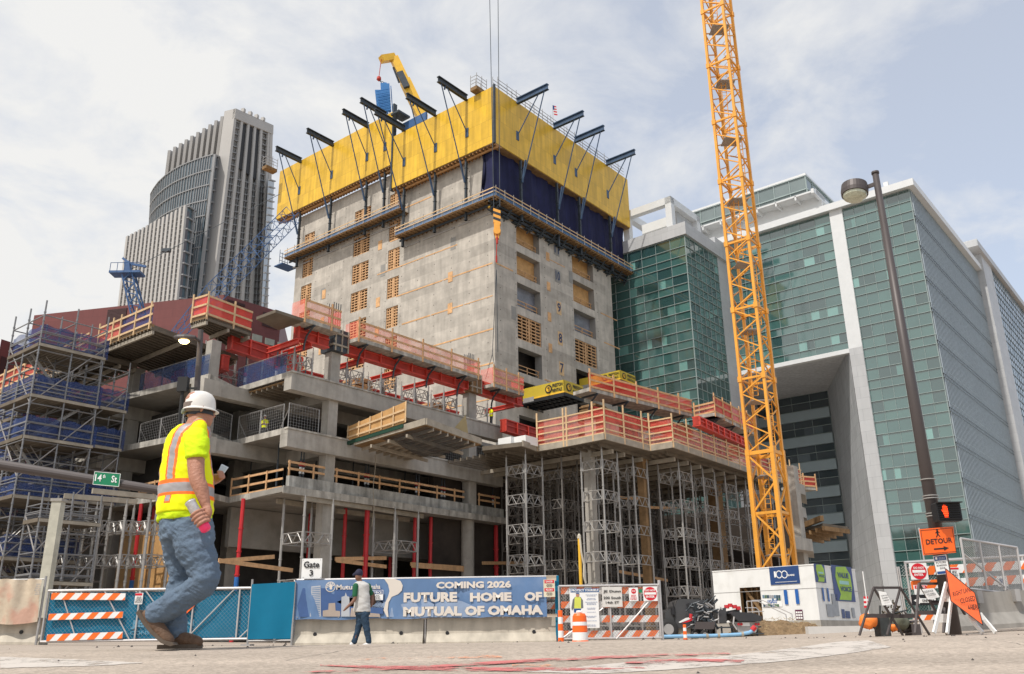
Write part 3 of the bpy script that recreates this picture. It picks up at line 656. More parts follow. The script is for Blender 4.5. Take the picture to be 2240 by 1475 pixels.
# ================================================================ BACKGROUND BUILDINGS
def pane_mats():
    base = [(.040, .092, .086), (.050, .11, .10), (.075, .16, .145), (.13, .26, .235), (.026, .058, .056)]
    ms = []
    for i, c in enumerate(base): ms.append(mat('green_glass_pane', (c[0]*1.2, c[1]*1.3, c[2]*1.3), .05, 0, .15, .12, 0, 1.0)); ms[-1].node_tree.nodes['Principled BSDF'].inputs['IOR'].default_value = 1.85
    return ms
PM = pane_mats()
MUL = mat('white_mullion', (.30, .36, .35), .5, 0, .05, 1)
def curtain(t, P, U, Nout, ln, z0, z1, bay, floor, hband=(.0, .28, .62), seed=1, mull=.06, proud=.14, lightp=.12, pm=None, vmul=True, mm=None):
    """glazed wall: panes pushed back behind thin mullions, spandrel and vision panes vary in tint"""
    r = random.Random(seed); g = MB(); nb = max(1, round(ln/bay)); nf = max(1, round((z1-z0)/floor)); bw = ln/nb; fh = (z1-z0)/nf
    o = Vector((P.x, P.y, 0))
    bands = list(hband)+[1.0]
    lit = [[r.random() < lightp*2.2 for _ in range(nb)] for _ in range(nf)]
    for j in range(nf):
        for i in range(nb):
            for k in range(len(bands)-1):
                za, zb_ = z0+fh*(j+bands[k]), z0+fh*(j+bands[k+1]); ua = i*bw
                if k == 0: mi = r.choice((0, 0, 1, 1))
                elif k == 1: mi = r.choice((0, 1, 1, 4))
                else: mi = r.choice((0, 0, 4, 1))
                g.m = mi
                tl = r.uniform(-.012, .012); tl2 = r.uniform(-.012, .012)
                a = o+U*ua+UZ*za; b = o+U*(ua+bw)+UZ*za; c = o+U*(ua+bw)+UZ*zb_; d = o+U*ua+UZ*zb_
                if k == 1 and lit[j][i]:
                    f = r.choice((.35, .5, .7)); s = r.random() < .5
                    m1 = o+U*(ua+bw*f); g.m = 2 if s else mi
                    g.quad(a, m1+UZ*za, m1+UZ*zb_, d); g.m = 3 if not s else mi; g.quad(m1+UZ*za, b, c, m1+UZ*zb_)
                else: g.quad(a+Nout*tl, b+Nout*tl2, c+Nout*tl2, d+Nout*tl)
    obj('glazing', g, pm or PM, t)
    g = MB()
    for j in range(nf+1):
        for k, hb in enumerate(hband):
            if j == nf and k: continue
            z = z0+fh*(j+hb); g.par(o+UZ*(z-mull/2), U*ln, Nout*proud, UZ*mull)
    if vmul:
        for i in range(nb+1): g.par(o+U*(i*bw-mull*.3)+UZ*z0, U*mull*.6, Nout*(proud*.6), UZ*(z1-z0))
    obj('mullion_grid', g, mm or MUL, t)
WP = panel_mat('white_metal_panel', (.48, .485, .49), 2.2, 1.5, (.27, .28, .29), rough=.5, var=.04, jw=.02, cellvar=.05, streak=.04, jmix=.6)
WH = mat('white_cornice', (.66, .67, .67), .5, 0, .04, 1)
def green_building():
    ga, gb_ = 117.36, 25.03; ZT = 57.6
    t = thing('office_building', AB(ga, gb_), 'green glass office building with white cornice and tall recessed portal', 'building')
    bR, bRw = 34.1, 35.9; bL, bLw = 54.2, 56.2; zA = 37.0
    # front (normal -E1)
    curtain(t, AB(ga, gb_), E2, -E1, bR-gb_, 0, ZT, 1.62, 4.35, seed=2)
    curtain(t, AB(ga, bRw), E2, -E1, bL-bRw, zA, ZT, 2.28, 4.1, seed=3, lightp=.2)
    pi = MB(); pi.gb(ga-.35, ga+1, bR, bRw, zA, ZT+.2); pi.gb(ga-.35, ga+1, bL, bLw, zA, ZT+.2)
    pi.gb(ga-.35, ga+.5, bRw, bL, zA-.5, zA+.1)
    ob = obj('white_pier', pi, WH, t)
    pi = MB(); pi.gb(ga-.34, ga+1, bR, bRw+.0, 0, zA); pi.gb(ga-.34, ga+1, bL, bLw, 0, zA); obj('portal_wall', pi, WP, t)
    # splayed inner walls of the portal and its ceiling
    bk = 18.6
    s = MB(); A = AB(ga-.3, bRw+.05, 0); B = AB(ga+bk, 45.9, 0); C_ = AB(ga-.3, bL-.05, 0); D_ = AB(ga+bk, bL+3.5, 0)
    zb_ = zA-.05
    s.quad(A, B, B+UZ*zb_, A+UZ*zA); s.quad(D_, C_, C_+UZ*zA, D_+UZ*zb_); s.quad(A+UZ*zA, B+UZ*zb_, D_+UZ*zb_, C_+UZ*zA)
    obj('portal_lining', s, panel_mat('grey_metal_panel', (.56, .57, .58), 2.6, 1.5, (.24, .25, .26), rough=.5, var=.05, jw=.02, cellvar=.06, jmix=.6), t)
    pm2 = [mat('dark_office_glass', c, .08, 0, .1, .2, 0, .8) for c in ((.06, .08, .09), (.08, .10, .11), (.10, .13, .15), (.14, .18, .2), (.05, .07, .08))]
    curtain(t, AB(ga+bk-.1, 45.9), E2, -E1, 12, 0, zb_, 3.2, 3.9, (0., .38, .69), 5, .08, .1, .1, pm2)
    g = MB()
    for j in range(9): g.gb(ga+bk-.6, ga+bk-.1, 45.9, bL+3.5, j*4.1-.1, j*4.1+1.45)
    obj('spandrel_band', g, mat('pale_blue_spandrel', (.34, .42, .45), .4, 0, .05, .5), t)
    # body mass
    b = MB(); b.gb(ga+.3, ga+44, gb_+.3, bR-.1, 0, ZT); b.gb(ga+.3, ga+44, bR, bLw, zA+.5, ZT); b.gb(ga+bk+.5, ga+44, bR, bLw+8, 0, ZT-2); b.gb(ga+1.1, ga+44, gb_+.3, bR+.3, 0, ZT-1); obj('building_core', b, M['black'], t)
    # cornice and roof
    c = MB(); c.gb(ga-.9, ga+45, gb_-.9, bLw+.3, ZT+.1, ZT+1.1); obj('cornice', c, WH, t)
    # right side face with close vertical fins (normal -E2)
    L_ = la(onpl(2120, 520, AB(ga, gb_), E1)) - ga + 2
    curtain(t, AB(ga, gb_), E1, -E2, L_, 0, ZT, 1.5, 4.35, (0., .30), 6, .1, .12, .05, pm=[mat('grey_green_glass', c_, .15, 0, .1, .2, 0, .7) for c_ in ((.10, .14, .165), (.12, .16, .185), (.14, .18, .2), (.18, .22, .24), (.08, .11, .13))])
    f = MB(); k = .4
    while k < L_: f.par(AB(ga+k, gb_, 0), E1*.22, -E2*.18, UZ*(ZT)); k += .75
    obj('vertical_fin', f, mat('pale_fin', (.37, .42, .45), .4, .2), t)
    f = MB(); j = 0
    while j < 13:
        for dz in (0, .5): f.par(AB(ga, gb_, j*4.43+dz), E1*L_, -E2*.2, UZ*.09)
        j += 1
    obj('floor_band', f, mat('dark_slate_band', (.12, .145, .16), .5), t)
    # white link wall and far wing on the right
    w0 = ga+L_; w = MB(); w.gb(w0-2, w0+5.5, gb_-1.2, gb_+8, 0, ZT+3.2); w.gb(w0-6, w0+40, gb_-1.7, gb_+12, ZT+3.0, ZT+4.2); obj('link_wall', w, WP, t)
    curtain(t, AB(w0+5.5, gb_-1.1), E1, -E2, 40, 0, ZT+2.5, 1.6, 4.35, (0., .30, .62), 8, .14, .07, .1, pm=[mat('reflection_tinted_glass', c_, .12, 0, .1, .2, 0, .8) for c_ in ((.22, .27, .29), (.28, .32, .34), (.34, .37, .38), (.4, .42, .42), (.14, .18, .2))], mm=mat('slate_mullion', (.10, .13, .15), .5))  # bright reflections are put into these pale pane colours
    b = MB(); b.gb(w0+5.6, w0+45, gb_-.9, gb_+12, 0, ZT+2.5); obj('building_core', b, M['black'], t)
    # left glass block standing forward
    la0, lb0, la1 = 103.6, 52.1, 113.5
    curtain(t, AB(la0, lb0), E2, -E1, 26, 0, 54.2, 2.35, 4.1, seed=11, lightp=.25)
    curtain(t, AB(la0, lb0), E1, -E2, la1-la0, 0, 54.2, 1.5, 4.1, seed=12, lightp=.05)
    b = MB(); b.gb(la0+.3, ga-2, lb0+.3, lb0+26, 0, 54.1); obj('building_core', b, M['black'], t)
    c = MB(); c.gb(la0-.3, la1+4, lb0-.4, lb0+26, 54.3, 56.2); c.gb(la1, ga, lb0, bLw, 0, ZT); c.gb(la0+4, la0+12, lb0+3, lb0+3.8, 56.2, 61.2); obj('parapet', c, WP, t)
    # open white roof frame over the left block
    g = MB()
    for aa in (la0+1, la0+9):
        for bb in (lb0+2.2, lb0+9.5): g.gb(aa, aa+1., bb, bb+1., 56.2, 60.6)
        g.gb(aa, aa+1, lb0+2.2, lb0+10.5, 60.6, 61.7)
    for bb in (lb0+2.2, lb0+9.5): g.gb(la0+1, la0+10, bb, bb+1., 60.6, 61.7)
    obj('roof_frame', g, WH, t)
    g = MB(); g.gb(la0+4, la0+7, lb0+4, lb0+9, 56.2, 60.2); obj('roof_unit', g, M['white'], t)
    # glazed penthouse with stepped top
    p1 = [mat('pale_penthouse_glass', c_, .1, 0, .1, .2, 0, .7) for c_ in ((.16, .20, .20), (.19, .23, .23), (.22, .26, .26), (.25, .3, .3), (.12, .16, .16))]
    curtain(t, AB(ga+7, 41), E2, -E1, 26, ZT+1.7, 68.6, 2.6, 2.3, (0.,), 13, .16, .2, 0, p1); curtain(t, AB(ga+7, 41), E1, -E2, 16, ZT+1.7, 68.6, 2.6, 2.3, (0.,), 14, .16, .2, 0, p1)
    b = MB(); b.gb(ga+7.2, ga+23, 41.2, 66.5, ZT+1.7, 68.4); obj('building_core', b, mat('pale_penthouse_core', (.2, .23, .23), .8), t)
    g = MB(); g.gb(ga+6.8, ga+23.2, 40.8, 67, 68.6, 69.0); obj('penthouse_roof', g, WH, t)
    # thin canopy along the front edge
    g = MB(); g.gb(ga-1.2, ga+2.2, 37, 61, ZT+3.6, ZT+3.85)
    for k in range(9): g.gb(ga-1.2, ga+2.2, 37+k*3., 37.25+k*3., ZT+3.1, ZT+3.9)
    for k in (0, 8): g.gb(ga-2.2, ga+7, 37+k*3, 37.4+k*3, ZT+2.9, ZT+3.6)
    g.gb(ga+.8, ga+1.0, 37, 61, ZT+1.6, ZT+3.6)
    obj('roof_canopy', g, WH, t)
    g = MB(); g.gb(ga+2, ga+2.6, 28, 28.6, ZT+1.6, ZT+3.2); g.gb(ga+3, ga+4, 33, 34.6, ZT+1.6, ZT+3.0); obj('roof_vent', g, M['white'], t)
green_building()

def maroon_building():
    m0 = atD(490, 645, 150); t = thing('granite_building', (m0.x, m0.y, 0), 'maroon granite block with louvres behind the scaffolding', 'building')
    mm = panel_mat('maroon_cladding', (.155, .045, .042), 3, 1.6, (.10, .03, .03), rough=.55, var=.05, jw=.03, cellvar=.06, streak=.05, jmix=.5)
    r = onz(615, 683, m0.z); l = onz(75, 690, m0.z); l2 = onz(3, 742, m0.z-6.5)
    g = MB(); bk = Vector((30, 60, 0))
    g.prism([m0, r, r+Vector((-5, 30, 0)), l+Vector((0, 30, 0)), l], 0, m0.z)
    obj('wall', g, mm, t)
    g = MB(); ll = atD(3, 742, (l.length+1)); g.prism([l+Vector((.3, -1, 0)), Vector((l2.x, l2.y, 0))+Vector((0, 0, 0)), Vector((l2.x, l2.y+30, 0)), l+Vector((0, 30, 0))], 0, l2.z); obj('wall', g, mm, t)
    def onface(A, B, x, y): return onpl(x, y, A, (B-A).normalized())
    lm = mat('dark_louvre', (.05, .018, .018), .7)
    def louv(A, B, x0, y0, x1, y1, name='louvre', mt=lm, off=.15):
        p = onface(A, B, x0, y0); q = onface(A, B, x1, y1); U = (B-A); U.z = 0; U.normalize(); Nn = Vector((U.y, -U.x, 0))
        if Nn.y > 0: Nn = -Nn
        u = (q-p).dot(U); g = MB(); n = 12 if name == 'louvre' else 1; h = (p.z-q.z)/n
        for k in range(n): g.par(Vector((p.x, p.y, q.z+h*k))+Nn*(off if n > 1 else .12), U*u, -Nn*.3, UZ*h*(.8 if n > 1 else 1))
        return obj(name, g, mt, t)
    louv(l, m0, 237, 678, 274, 708); louv(m0, r, 497, 655, 535, 672)
    louv(m0, r, 575, 682, 606, 722)
    wm = mat('pale_window', (.32, .33, .28), .3, 0, .1, 1)
    zf = [(552, 730, 572, 750), (580, 739, 599, 758), (607, 748, 625, 765), (420, 702, 447, 722)]
    for x0, y0, x1, y1 in zf:
        f = louv(m0, r, x0, y0, x1, y1, 'window', wm, .12)
    g = MB(); A_ = onface(m0, r, 497, 700); U = (r-m0).normalized()
    lw = Vector((l2.x, l2.y, 0)); dl = Vector((l2.x, l2.y, 0))+Vector((0, -.2, 0)); U2 = (Vector((l.x, l.y, 0))-lw); U2.normalize()
    for (fa, fb, za, zb_) in ((.1, .5, -16, -3), (.62, .98, -9, -3)):
        g.par(lw+U2*(fa*12)+UZ*(l2.z+za)+Vector((0, -.8, 0)), U2*(fb-fa)*12, Vector((0, .3, 0)), UZ*(zb_-za))
    obj('louvre', g, lm, t)
maroon_building()

def stone_tower():
    D = 300
    t = thing('stone_tower', atD(460, 900, D), 'tall pale stone and glass skyscraper with stepped fins on its roof', 'building')
    zp = lambda x, y, d=0: atD(240 + x/3.2075, 220 + y/3.2075, D + d)
    stone = mat('pale_stone', (.43, .41, .385), .8, 0, .06, .05); glass = mat('blue_grey_glass', (.085, .125, .15), .1, 0, .35, .08, 0, .7); glass2 = mat('curved_blue_glass', (.12, .15, .17), .12, 0, .3, .06, 0, .7)
    dark = mat('dark_recess', (.03, .03, .032), .7); fr = mat('pale_frame', (.26, .26, .26), .6)
    def bil(TL, TR, BR, BL): return lambda u, v: lerp(lerp(TL, TR, u), lerp(BL, BR, u), v)
    def face(name, q, mt): g = MB(); g.quad(q(0, 1), q(1, 1), q(1, 0), q(0, 0)); return obj(name, g, mt, t)
    def strips(name, q, us, v0, v1, wid, dep, mt, Nn):
        g = MB()
        for u in us:
            P = [q(u, v0), q(u+wid, v0), q(u+wid, v1), q(u, v1)]; g.extr(P, Nn*dep)
        return obj(name, g, mt, t)
    # right slab front
    q = bil(zp(868, 60), zp(1133, 178, 18), zp(1088, 1700, 18), zp(660, 1700)); Nn = (q(1, 0)-q(0, 0)).cross(UZ).normalized()
    face('glazing', q, glass)
    ed = [0, .17, .34, .51, .68, .86]
    strips('stone_pier', q, [0, .168, .335, .505, .67, .865], 0, 1, .055, .9, stone, Nn)
    strips('stone_pier', q, [.93], 0, 1, .07, .9, stone, Nn)
    g = MB(); g.extr([q(0, 0), q(1, 0), q(1, .045), q(0, .045)], Nn*1.1); obj('stone_band', g, stone, t)
    g = MB(); g.extr([q(.23, .05), q(.675, .05), q(.675, .285), q(.23, .255)], Nn*.3); obj('dark_recess', g, dark, t)
    g = MB()
    for k in range(34):
        v = .05+k*.0285
        for u0, u1 in ((.065, .168), (.735, .865)) if v < .29 else ((.065, .168), (.233, .335), (.40, .505), (.57, .67), (.735, .865)):
            g.extr([q(u0, v), q(u1, v), q(u1, v+.004), q(u0, v+.004)], Nn*.5)
    for u in (.115, .285, .45, .62, .8): g.extr([q(u, .3), q(u+.006, .3), q(u+.006, 1), q(u, 1)], Nn*.5)
    obj('spandrel_bar', g, fr, t)
    g = MB()
    for u in (.18, .36, .53, .70):
        P = q(u, 0); g.extr([P, q(u+.05, 0), q(u+.05, 0)+UZ*1.2, P+UZ*1.6], Nn*1.4); obj('roof_fin', g, stone, t); g = MB()

    g = MB(); g.extr([q(0, 0), q(1, 0), q(1, 1), q(0, 1)], -Nn*4); obj('slab_body', g, stone, t)
    # back wing on the right
    q3 = bil(zp(1112, 552, 8), zp(1155, 567, 20), zp(1085, 1700, 20), zp(1050, 1700, 8)); face('glazing', q3, glass)
    g = MB()
    for k in range(24): v = k*.045; g.extr([q3(0, v), q3(1, v), q3(1, v+.006), q3(0, v+.006)], Nn*.8)
    obj('spandrel_bar', g, fr, t)
    # fins of the slab's left side, stepping down
    tops = [(838, 85), (790, 112), (747, 140), (705, 168), (663, 195), (620, 222), (578, 248), (538, 274), (498, 300), (458, 325), (420, 350)]
    g = MB(); g2 = MB()
    for i, (x, y) in enumerate(tops):
        d = 4+i*3.2; x2 = x-60; a = zp(x-12, y, d); b = zp(x+8, y-2, d); sl = .125*(760-y)
        a2 = zp(x-12-sl, 760, d); b2 = zp(x+8-sl, 760, d); g.extr([a, b, b2, a2], (2, 9, 0))
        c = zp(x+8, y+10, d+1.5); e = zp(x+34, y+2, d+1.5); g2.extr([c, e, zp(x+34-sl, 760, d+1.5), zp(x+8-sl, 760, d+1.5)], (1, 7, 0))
    obj('roof_fin', g, stone, t); obj('fin_shadow_side', g2, mat('shadow_side_stone', (.17, .165, .16), .8, 0, .1, .1), t)  # shadow sides of the fins drawn as a darker stone colour
    # curved glass volume
    cp = [(262, 905, 640), (272, 860, 700), (290, 720, 655), (330, 668, 590), (395, 600, 518), (450, 540, 482), (500, 500, 456), (560, 470, 432), (600, 450, 415), (660, 430, 397), (725, 400, 378)]
    tp = [(290, 655, 34), (310, 618, 27), (345, 570, 20), (395, 523, 13), (450, 484, 8), (500, 457, 5), (560, 431, 2), (620, 408, 0), (672, 392, -1), (725, 377, -2)]
    g = MB(); fm = MB(); top = [zp(x, y, d) for x, y, d in tp]; bot = []
    for (x, y, d) in tp: lean = .13*(1700-y)*(1 if x > 300 else .65); bot.append(zp(x-lean*(.6+.4*(x-290)/435), 1700, d))
    for i in range(len(top)-1):
        g.quad(bot[i], bot[i+1], top[i+1], top[i])
        n_ = (top[i+1]-top[i]).cross(UZ).normalized()
        for f in (0, .33, .66):
            a, b = lerp(top[i], top[i+1], f), lerp(bot[i], bot[i+1], f); fm.extr([a, a+(top[i+1]-top[i]).normalized()*.2, b+(top[i+1]-top[i]).normalized()*.2, b], n_*.3)
        for k in range(15):
            v = k*.085; w = .006
            if v < 1: fm.extr([lerp(top[i], bot[i], v), lerp(top[i+1], bot[i+1], v), lerp(top[i+1], bot[i+1], v+w), lerp(top[i], bot[i], v+w)], n_*.35)
    obj('curved_glazing', g, glass2, t, smooth_=True); obj('mullion_grid', fm, fr, t)
    q2 = bil(zp(725, 377, -2), zp(812, 410, 9), zp(650, 1700, 9), zp(575, 1700, -2)); n2 = (q2(1, 0)-q2(0, 0)).cross(UZ).normalized(); face('glazing', q2, glass)
    g = MB(); g.extr([q2(0, 0), q2(.1, 0), q2(.1, 1), q2(0, 1)], n2*.9)
    for k in range(18): v = k*.065; g.extr([q2(.1, v), q2(1, v), q2(1, v+.008), q2(.1, v+.008)], n2*.7)
    for u in (.32, .55, .78): g.extr([q2(u, 0), q2(u+.025, 0), q2(u+.025, 1), q2(u, 1)], n2*.6)
    obj('mullion_grid', g, fr, t)
    # lower left finned block
    q4 = bil(zp(128, 960, 22), zp(546, 738, -8), zp(455, 1700, -8), zp(40, 1700, 22)); n4 = (q4(1, 0)-q4(0, 0)).cross(UZ).normalized(); 
    g = MB(); g.extr([q4(0, .06), q4(1, .04), q4(1, 1), q4(0, 1)], -n4*1); obj('glazing', g, mat('dark_finned_glass', (.10, .09, .095), .3, 0, .3, .1), t)
    g = MB(); n = 14
    for i in range(n+1):
        u = i/n*.965; g.extr([q4(u, 0), q4(u+.036, 0), q4(u+.036, 1), q4(u, 1)], n4*.8)
    obj('stone_pier', g, stone, t)
    g = MB()
    for k in range(26): v = .06+k*.037; g.extr([q4(0, v), q4(.99, v), q4(.99, v+.005), q4(0, v+.005)], n4*.6)
    obj('spandrel_bar', g, fr, t)
    g = MB(); g.quad(zp(540, 760, 28), zp(850, 430, 28), zp(800, 1700, 28), zp(430, 1700, 28)); obj('inner_glazing', g, glass, t)
    q5 = bil(zp(546, 738, -8), zp(600, 775, -2), zp(520, 1700, -2), zp(455, 1700, -8)); face('glazing', q5, glass)
    n5 = (q5(1, 0)-q5(0, 0)).cross(UZ).normalized(); g = MB()
    for k in range(12): v = k*.085; g.extr([q5(0, v), q5(1, v), q5(1, v+.01), q5(0, v+.01)], n5*.7)
    g.extr([q5(.6, 0), q5(.72, 0), q5(.72, 1), q5(.6, 1)], n5*.7)
    obj('mullion_grid', g, fr, t)
stone_tower()
# ================================================================ CONCRETE FRAME UNDER CONSTRUCTION
FA = 45.06
def P3(x, y, z): return onz(x, y, z)
def build_frame():
    t = thing('unfinished_building', AB(34, 46, .1), 'unfinished concrete parking frame of stacked slabs, beams and columns behind the site fence', 'building frame')
    back = [AB(54.3, FA+.02), AB(56, 50), AB(75, 50), AB(75, 62), AB(60, 66), AB(50, 80), AB(31, 84)]
    left = [AB(29.8, 76), AB(29.5, 69.3), AB(28.9, 62.2), AB(29, 59.3), AB(30.1, 49.6), AB(33.2, 51.1), AB(33.2, FA+.02)]
    for z in (16.75, 13.05):
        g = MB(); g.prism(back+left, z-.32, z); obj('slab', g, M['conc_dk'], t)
        g = MB(); e = [AB(54.3, FA)]+[]; pts = left
        for i in range(len(pts)-1):
            p, q = pts[i], pts[i+1]; d = (q-p).normalized(); n = Vector((d.y, -d.x, 0))
            if n.y > 0: n = -n
            g.par(p+UZ*(z-.36)+n*.01, q-p, n*.05, UZ*.39)
        obj('slab_edge', g, M['conc_edge'], t)
        g = MB(); g.gb(33.15, 54.25, FA-.05, FA+.7, z-1.2, z-.09)
        obj('edge_beam', g, M['conc'], t)
        g = MB(); g.gb(33.1, 54.3, FA-.12, FA+.3, z-.085, z+.03); obj('beam_lip', g, M['conc_edge'], t)
        # formwork seams on the beam
        # beams under the slab
        for b in (49.8, 59.8, 69.2):
            g = MB(); g.gb(29.2 if b > 55 else 30.9, 56, b, b+.8, z-1.25, z-.33); g.gb(28.3 if b > 55 else 29.7, 29.4 if b > 55 else 31, b-.35, b+1.15, z-1.35, z-.34); obj('floor_beam', g, M['conc'], t)
        for a in (36.7, 50.6):
            g = MB(); g.gb(a, a+.9, FA+.8, 64, z-1.15, z-.34); obj('floor_beam', g, M['conc'], t)
    # lowest slab with its upstand
    z = 9.28
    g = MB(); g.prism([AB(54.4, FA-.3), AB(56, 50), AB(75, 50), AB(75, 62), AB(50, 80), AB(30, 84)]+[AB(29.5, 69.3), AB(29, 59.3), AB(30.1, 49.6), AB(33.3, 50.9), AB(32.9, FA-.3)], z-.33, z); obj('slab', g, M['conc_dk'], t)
    g = MB(); g.gb(32.9, 54.45, FA-.36, FA-.28, z-.40, z+.05)
    for p, q in ((AB(33.2, FA-.3), AB(33.2, 50.9)), (AB(33.2, 50.9), AB(30.1, 49.6)), (AB(30.1, 49.6), AB(29, 59.3)), (AB(29, 59.3), AB(29.5, 69.3))):
        d = (q-p).normalized(); n = Vector((d.y, -d.x, 0)); n = -n if n.y > 0 else n
        g.par(p+UZ*(z-.36)+n*.01, q-p, n*.05, UZ*.38)
    obj('slab_edge', g, M['conc_edge'], t)
    g = MB(); g.gb(33.5, 54.3, FA-.05, FA+.25, z+.02, z+.78); obj('parapet', g, mat('rough_parapet_concrete', (.36, .35, .32), .9, 0, .2, 3, .2, .25, .4), t)
    # columns
    for a, b, w, zt in ((36.5, 45.3, .78, 19.0), (50.5, 45.3, .85, 19.0), (30.8, 50.8, .7, 19.6), (30.3, 59.9, .85, 19.4), (30.6, 69.2, .9, 17)):
        g = MB()
        if a == 50.5: g.gb(a, a+w, b, b+.7, 9.2, zt); g.tube(AB(a+w/2, b+.5, 0), AB(a+w/2, b+.5, 9.0), .5, 24)
        else: g.gb(a, a+w, b, b+.7, 0, zt)
        obj('column', g, M['conc'], t)
    for a in (36.1, 50.1):
        for b in (55, 64):
            g = MB(); g.gb(a, a+.8, b, b+.8, 0, 16.4); obj('column', g, M['conc'], t)
    for a in (36.45, 50.45):   # bars sticking out of the column heads
        g = MB()
        for i in range(4):
            for j in range(2): g.tube(AB(a+.1+i*.2, 45.4+j*.5, 19), AB(a+.1+i*.2, 45.4+j*.5, 22.3 if a > 40 else 22.6), .03, 4)
        obj('rebar', g, M['dsteel'], t)
    # inner walls closing the view, interior shade put into their dark colours
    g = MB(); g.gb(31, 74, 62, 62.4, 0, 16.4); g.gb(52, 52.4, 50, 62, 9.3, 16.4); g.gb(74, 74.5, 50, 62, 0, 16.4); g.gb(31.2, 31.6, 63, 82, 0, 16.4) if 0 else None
    g.gb(42, 42.3, 62, 80, 0, 16.4); obj('inner_wall', g, mat('shade_toned_inner_wall', (.085, .075, .063), .9, 0, .3, .5), t)
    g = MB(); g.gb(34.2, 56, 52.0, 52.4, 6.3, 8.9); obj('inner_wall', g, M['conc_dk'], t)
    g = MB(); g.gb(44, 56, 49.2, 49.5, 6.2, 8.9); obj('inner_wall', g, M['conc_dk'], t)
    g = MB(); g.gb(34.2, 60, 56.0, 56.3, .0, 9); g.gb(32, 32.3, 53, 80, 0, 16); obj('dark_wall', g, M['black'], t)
    g = MB(); g.gb(30.4, 30.55, 51.2, 59, 1.8, 8.0); obj('plywood_wall', g, M['ply'], t)
    return t
build_frame()
# ---------------------------------------------------------------- rails on the slab edges
def timber_rail(p, q, label, posts=1.9, h=1.15, group='timber guard rails on the slab edges', toe=True):
    t = thing('guard_rail', (p+q)/2, label, 'guard rail', group); d = (q-p); L_ = d.length; U = d.normalized(); n = U.cross(UZ)
    g = MB()
    for hh in ([.05, .58, h] if toe else [.58, h]): g.par(p+UZ*(hh-.07), d, n*.05, UZ*.14)
    obj('rail', g, M['wood'], t); k = 0
    while k <= L_: g = MB(); g.par(p+U*k+n*.05, U*.11, n*.06, UZ*(h+.1)); k += posts; obj('post', g, M['wood'], t)
    return t
def mesh_fence(p, q, label, h=1.7, netmat=None, group='steel mesh fence panels on the slabs'):
    t = thing('mesh_fence', (p+q)/2, label, 'mesh fence', group); d = (q-p); L_ = d.length; U = d.normalized(); n = U.cross(UZ)
    g = MB(); k = 0.
    while k < L_: g.tube(p+U*k, p+U*k+UZ*h, .008, 4, cap=False); k += .22
    for j in range(9): g.tube(p+UZ*(.12+j*h/9), q+UZ*(.12+j*h/9), .008, 4, cap=False)
    obj('wire_mesh', g, M['steel'], t); g = MB(); k = 0.; n_ = max(1, round(L_/2.4)); st = L_/n_
    for i in range(n_): a = p+U*(i*st+.04); b = p+U*((i+1)*st-.04); g.path([a, a+UZ*h, b+UZ*h, b], .024, 5); g.tube(a-n*.9, a+UZ*h*.8, .03, 4)
    obj('fence_frame', g, M['steel'], t)
    if netmat: g = MB(); g.par(p+UZ*.02+n*.05, d, n*.01, UZ*(h-.1)); obj('netting', g, netmat, t)
    return t
timber_rail(AB(33.6, FA+.3, 9.98), AB(50, FA+.3, 9.98), 'long orange timber guard rail behind the lowest concrete parapet', toe=False, h=1.0)
timber_rail(AB(51.6, FA+.3, 9.98), AB(54.2, FA+.3, 9.98), 'short timber guard rail at the right end of the lowest parapet', toe=False, h=1.0)
timber_rail(AB(33.3, 50.8, 9.3), AB(33.3, FA+.3, 9.3), 'timber guard rail on the stepped return of the lowest slab, right of the walking worker')
timber_rail(AB(30.3, 57.0, 9.3), AB(30.4, 49.9, 9.3), 'timber guard rail of the lowest slab beside the street sign')
mesh_fence(AB(30.2, 57.8, 13.1), AB(30.4, 50.0, 13.1), 'steel mesh fence on the middle slab left of the hard-hat worker')
mesh_fence(AB(30.6, 50.1, 13.1), AB(33.0, 51.0, 13.1), 'short steel mesh fence on the stepped corner of the middle slab')
mesh_fence(AB(33.5, 51.0, 13.1), AB(33.5, 46.0, 13.1), 'steel mesh fence in front of the distant vested worker on the middle slab', netmat=None)
mesh_fence(AB(33.5, FA+.5, 13.1), AB(36.0, FA+.5, 13.1), 'mesh fence panel left of the front column on the middle slab')
mesh_fence(AB(44.5, FA+.5, 13.1), AB(50.0, FA+.5, 13.1), 'mesh fence panel right of the timber loading platform')
mesh_fence(AB(51.6, FA+.5, 13.1), AB(54.0, FA+.5, 13.1), 'mesh fence panel with green top at the right end of the middle slab')
mesh_fence(AB(30.0, 58.2, 16.8), AB(30.6, 50.5, 16.8), 'mesh fence backed with blue netting on the upper slab below the timber deck', netmat=M['bluenet_lt'])
mesh_fence(AB(33.8, 52.0, 16.8), AB(33.8, 46.5, 16.8), 'mesh fence backed with blue netting beside the lit street lamp pole', netmat=M['bluenet_lt'])
mesh_fence(AB(29.8, 68.0, 13.1), AB(29.6, 60.2, 13.1), 'blue netted mesh fence on the middle slab behind the scaffold stair', netmat=M['bluenet_lt'])
mesh_fence(AB(29.8, 68.0, 9.3), AB(29.6, 60.2, 9.3), 'blue netted mesh fence on the lowest slab behind the scaffold stair', netmat=M['bluenet_lt'])
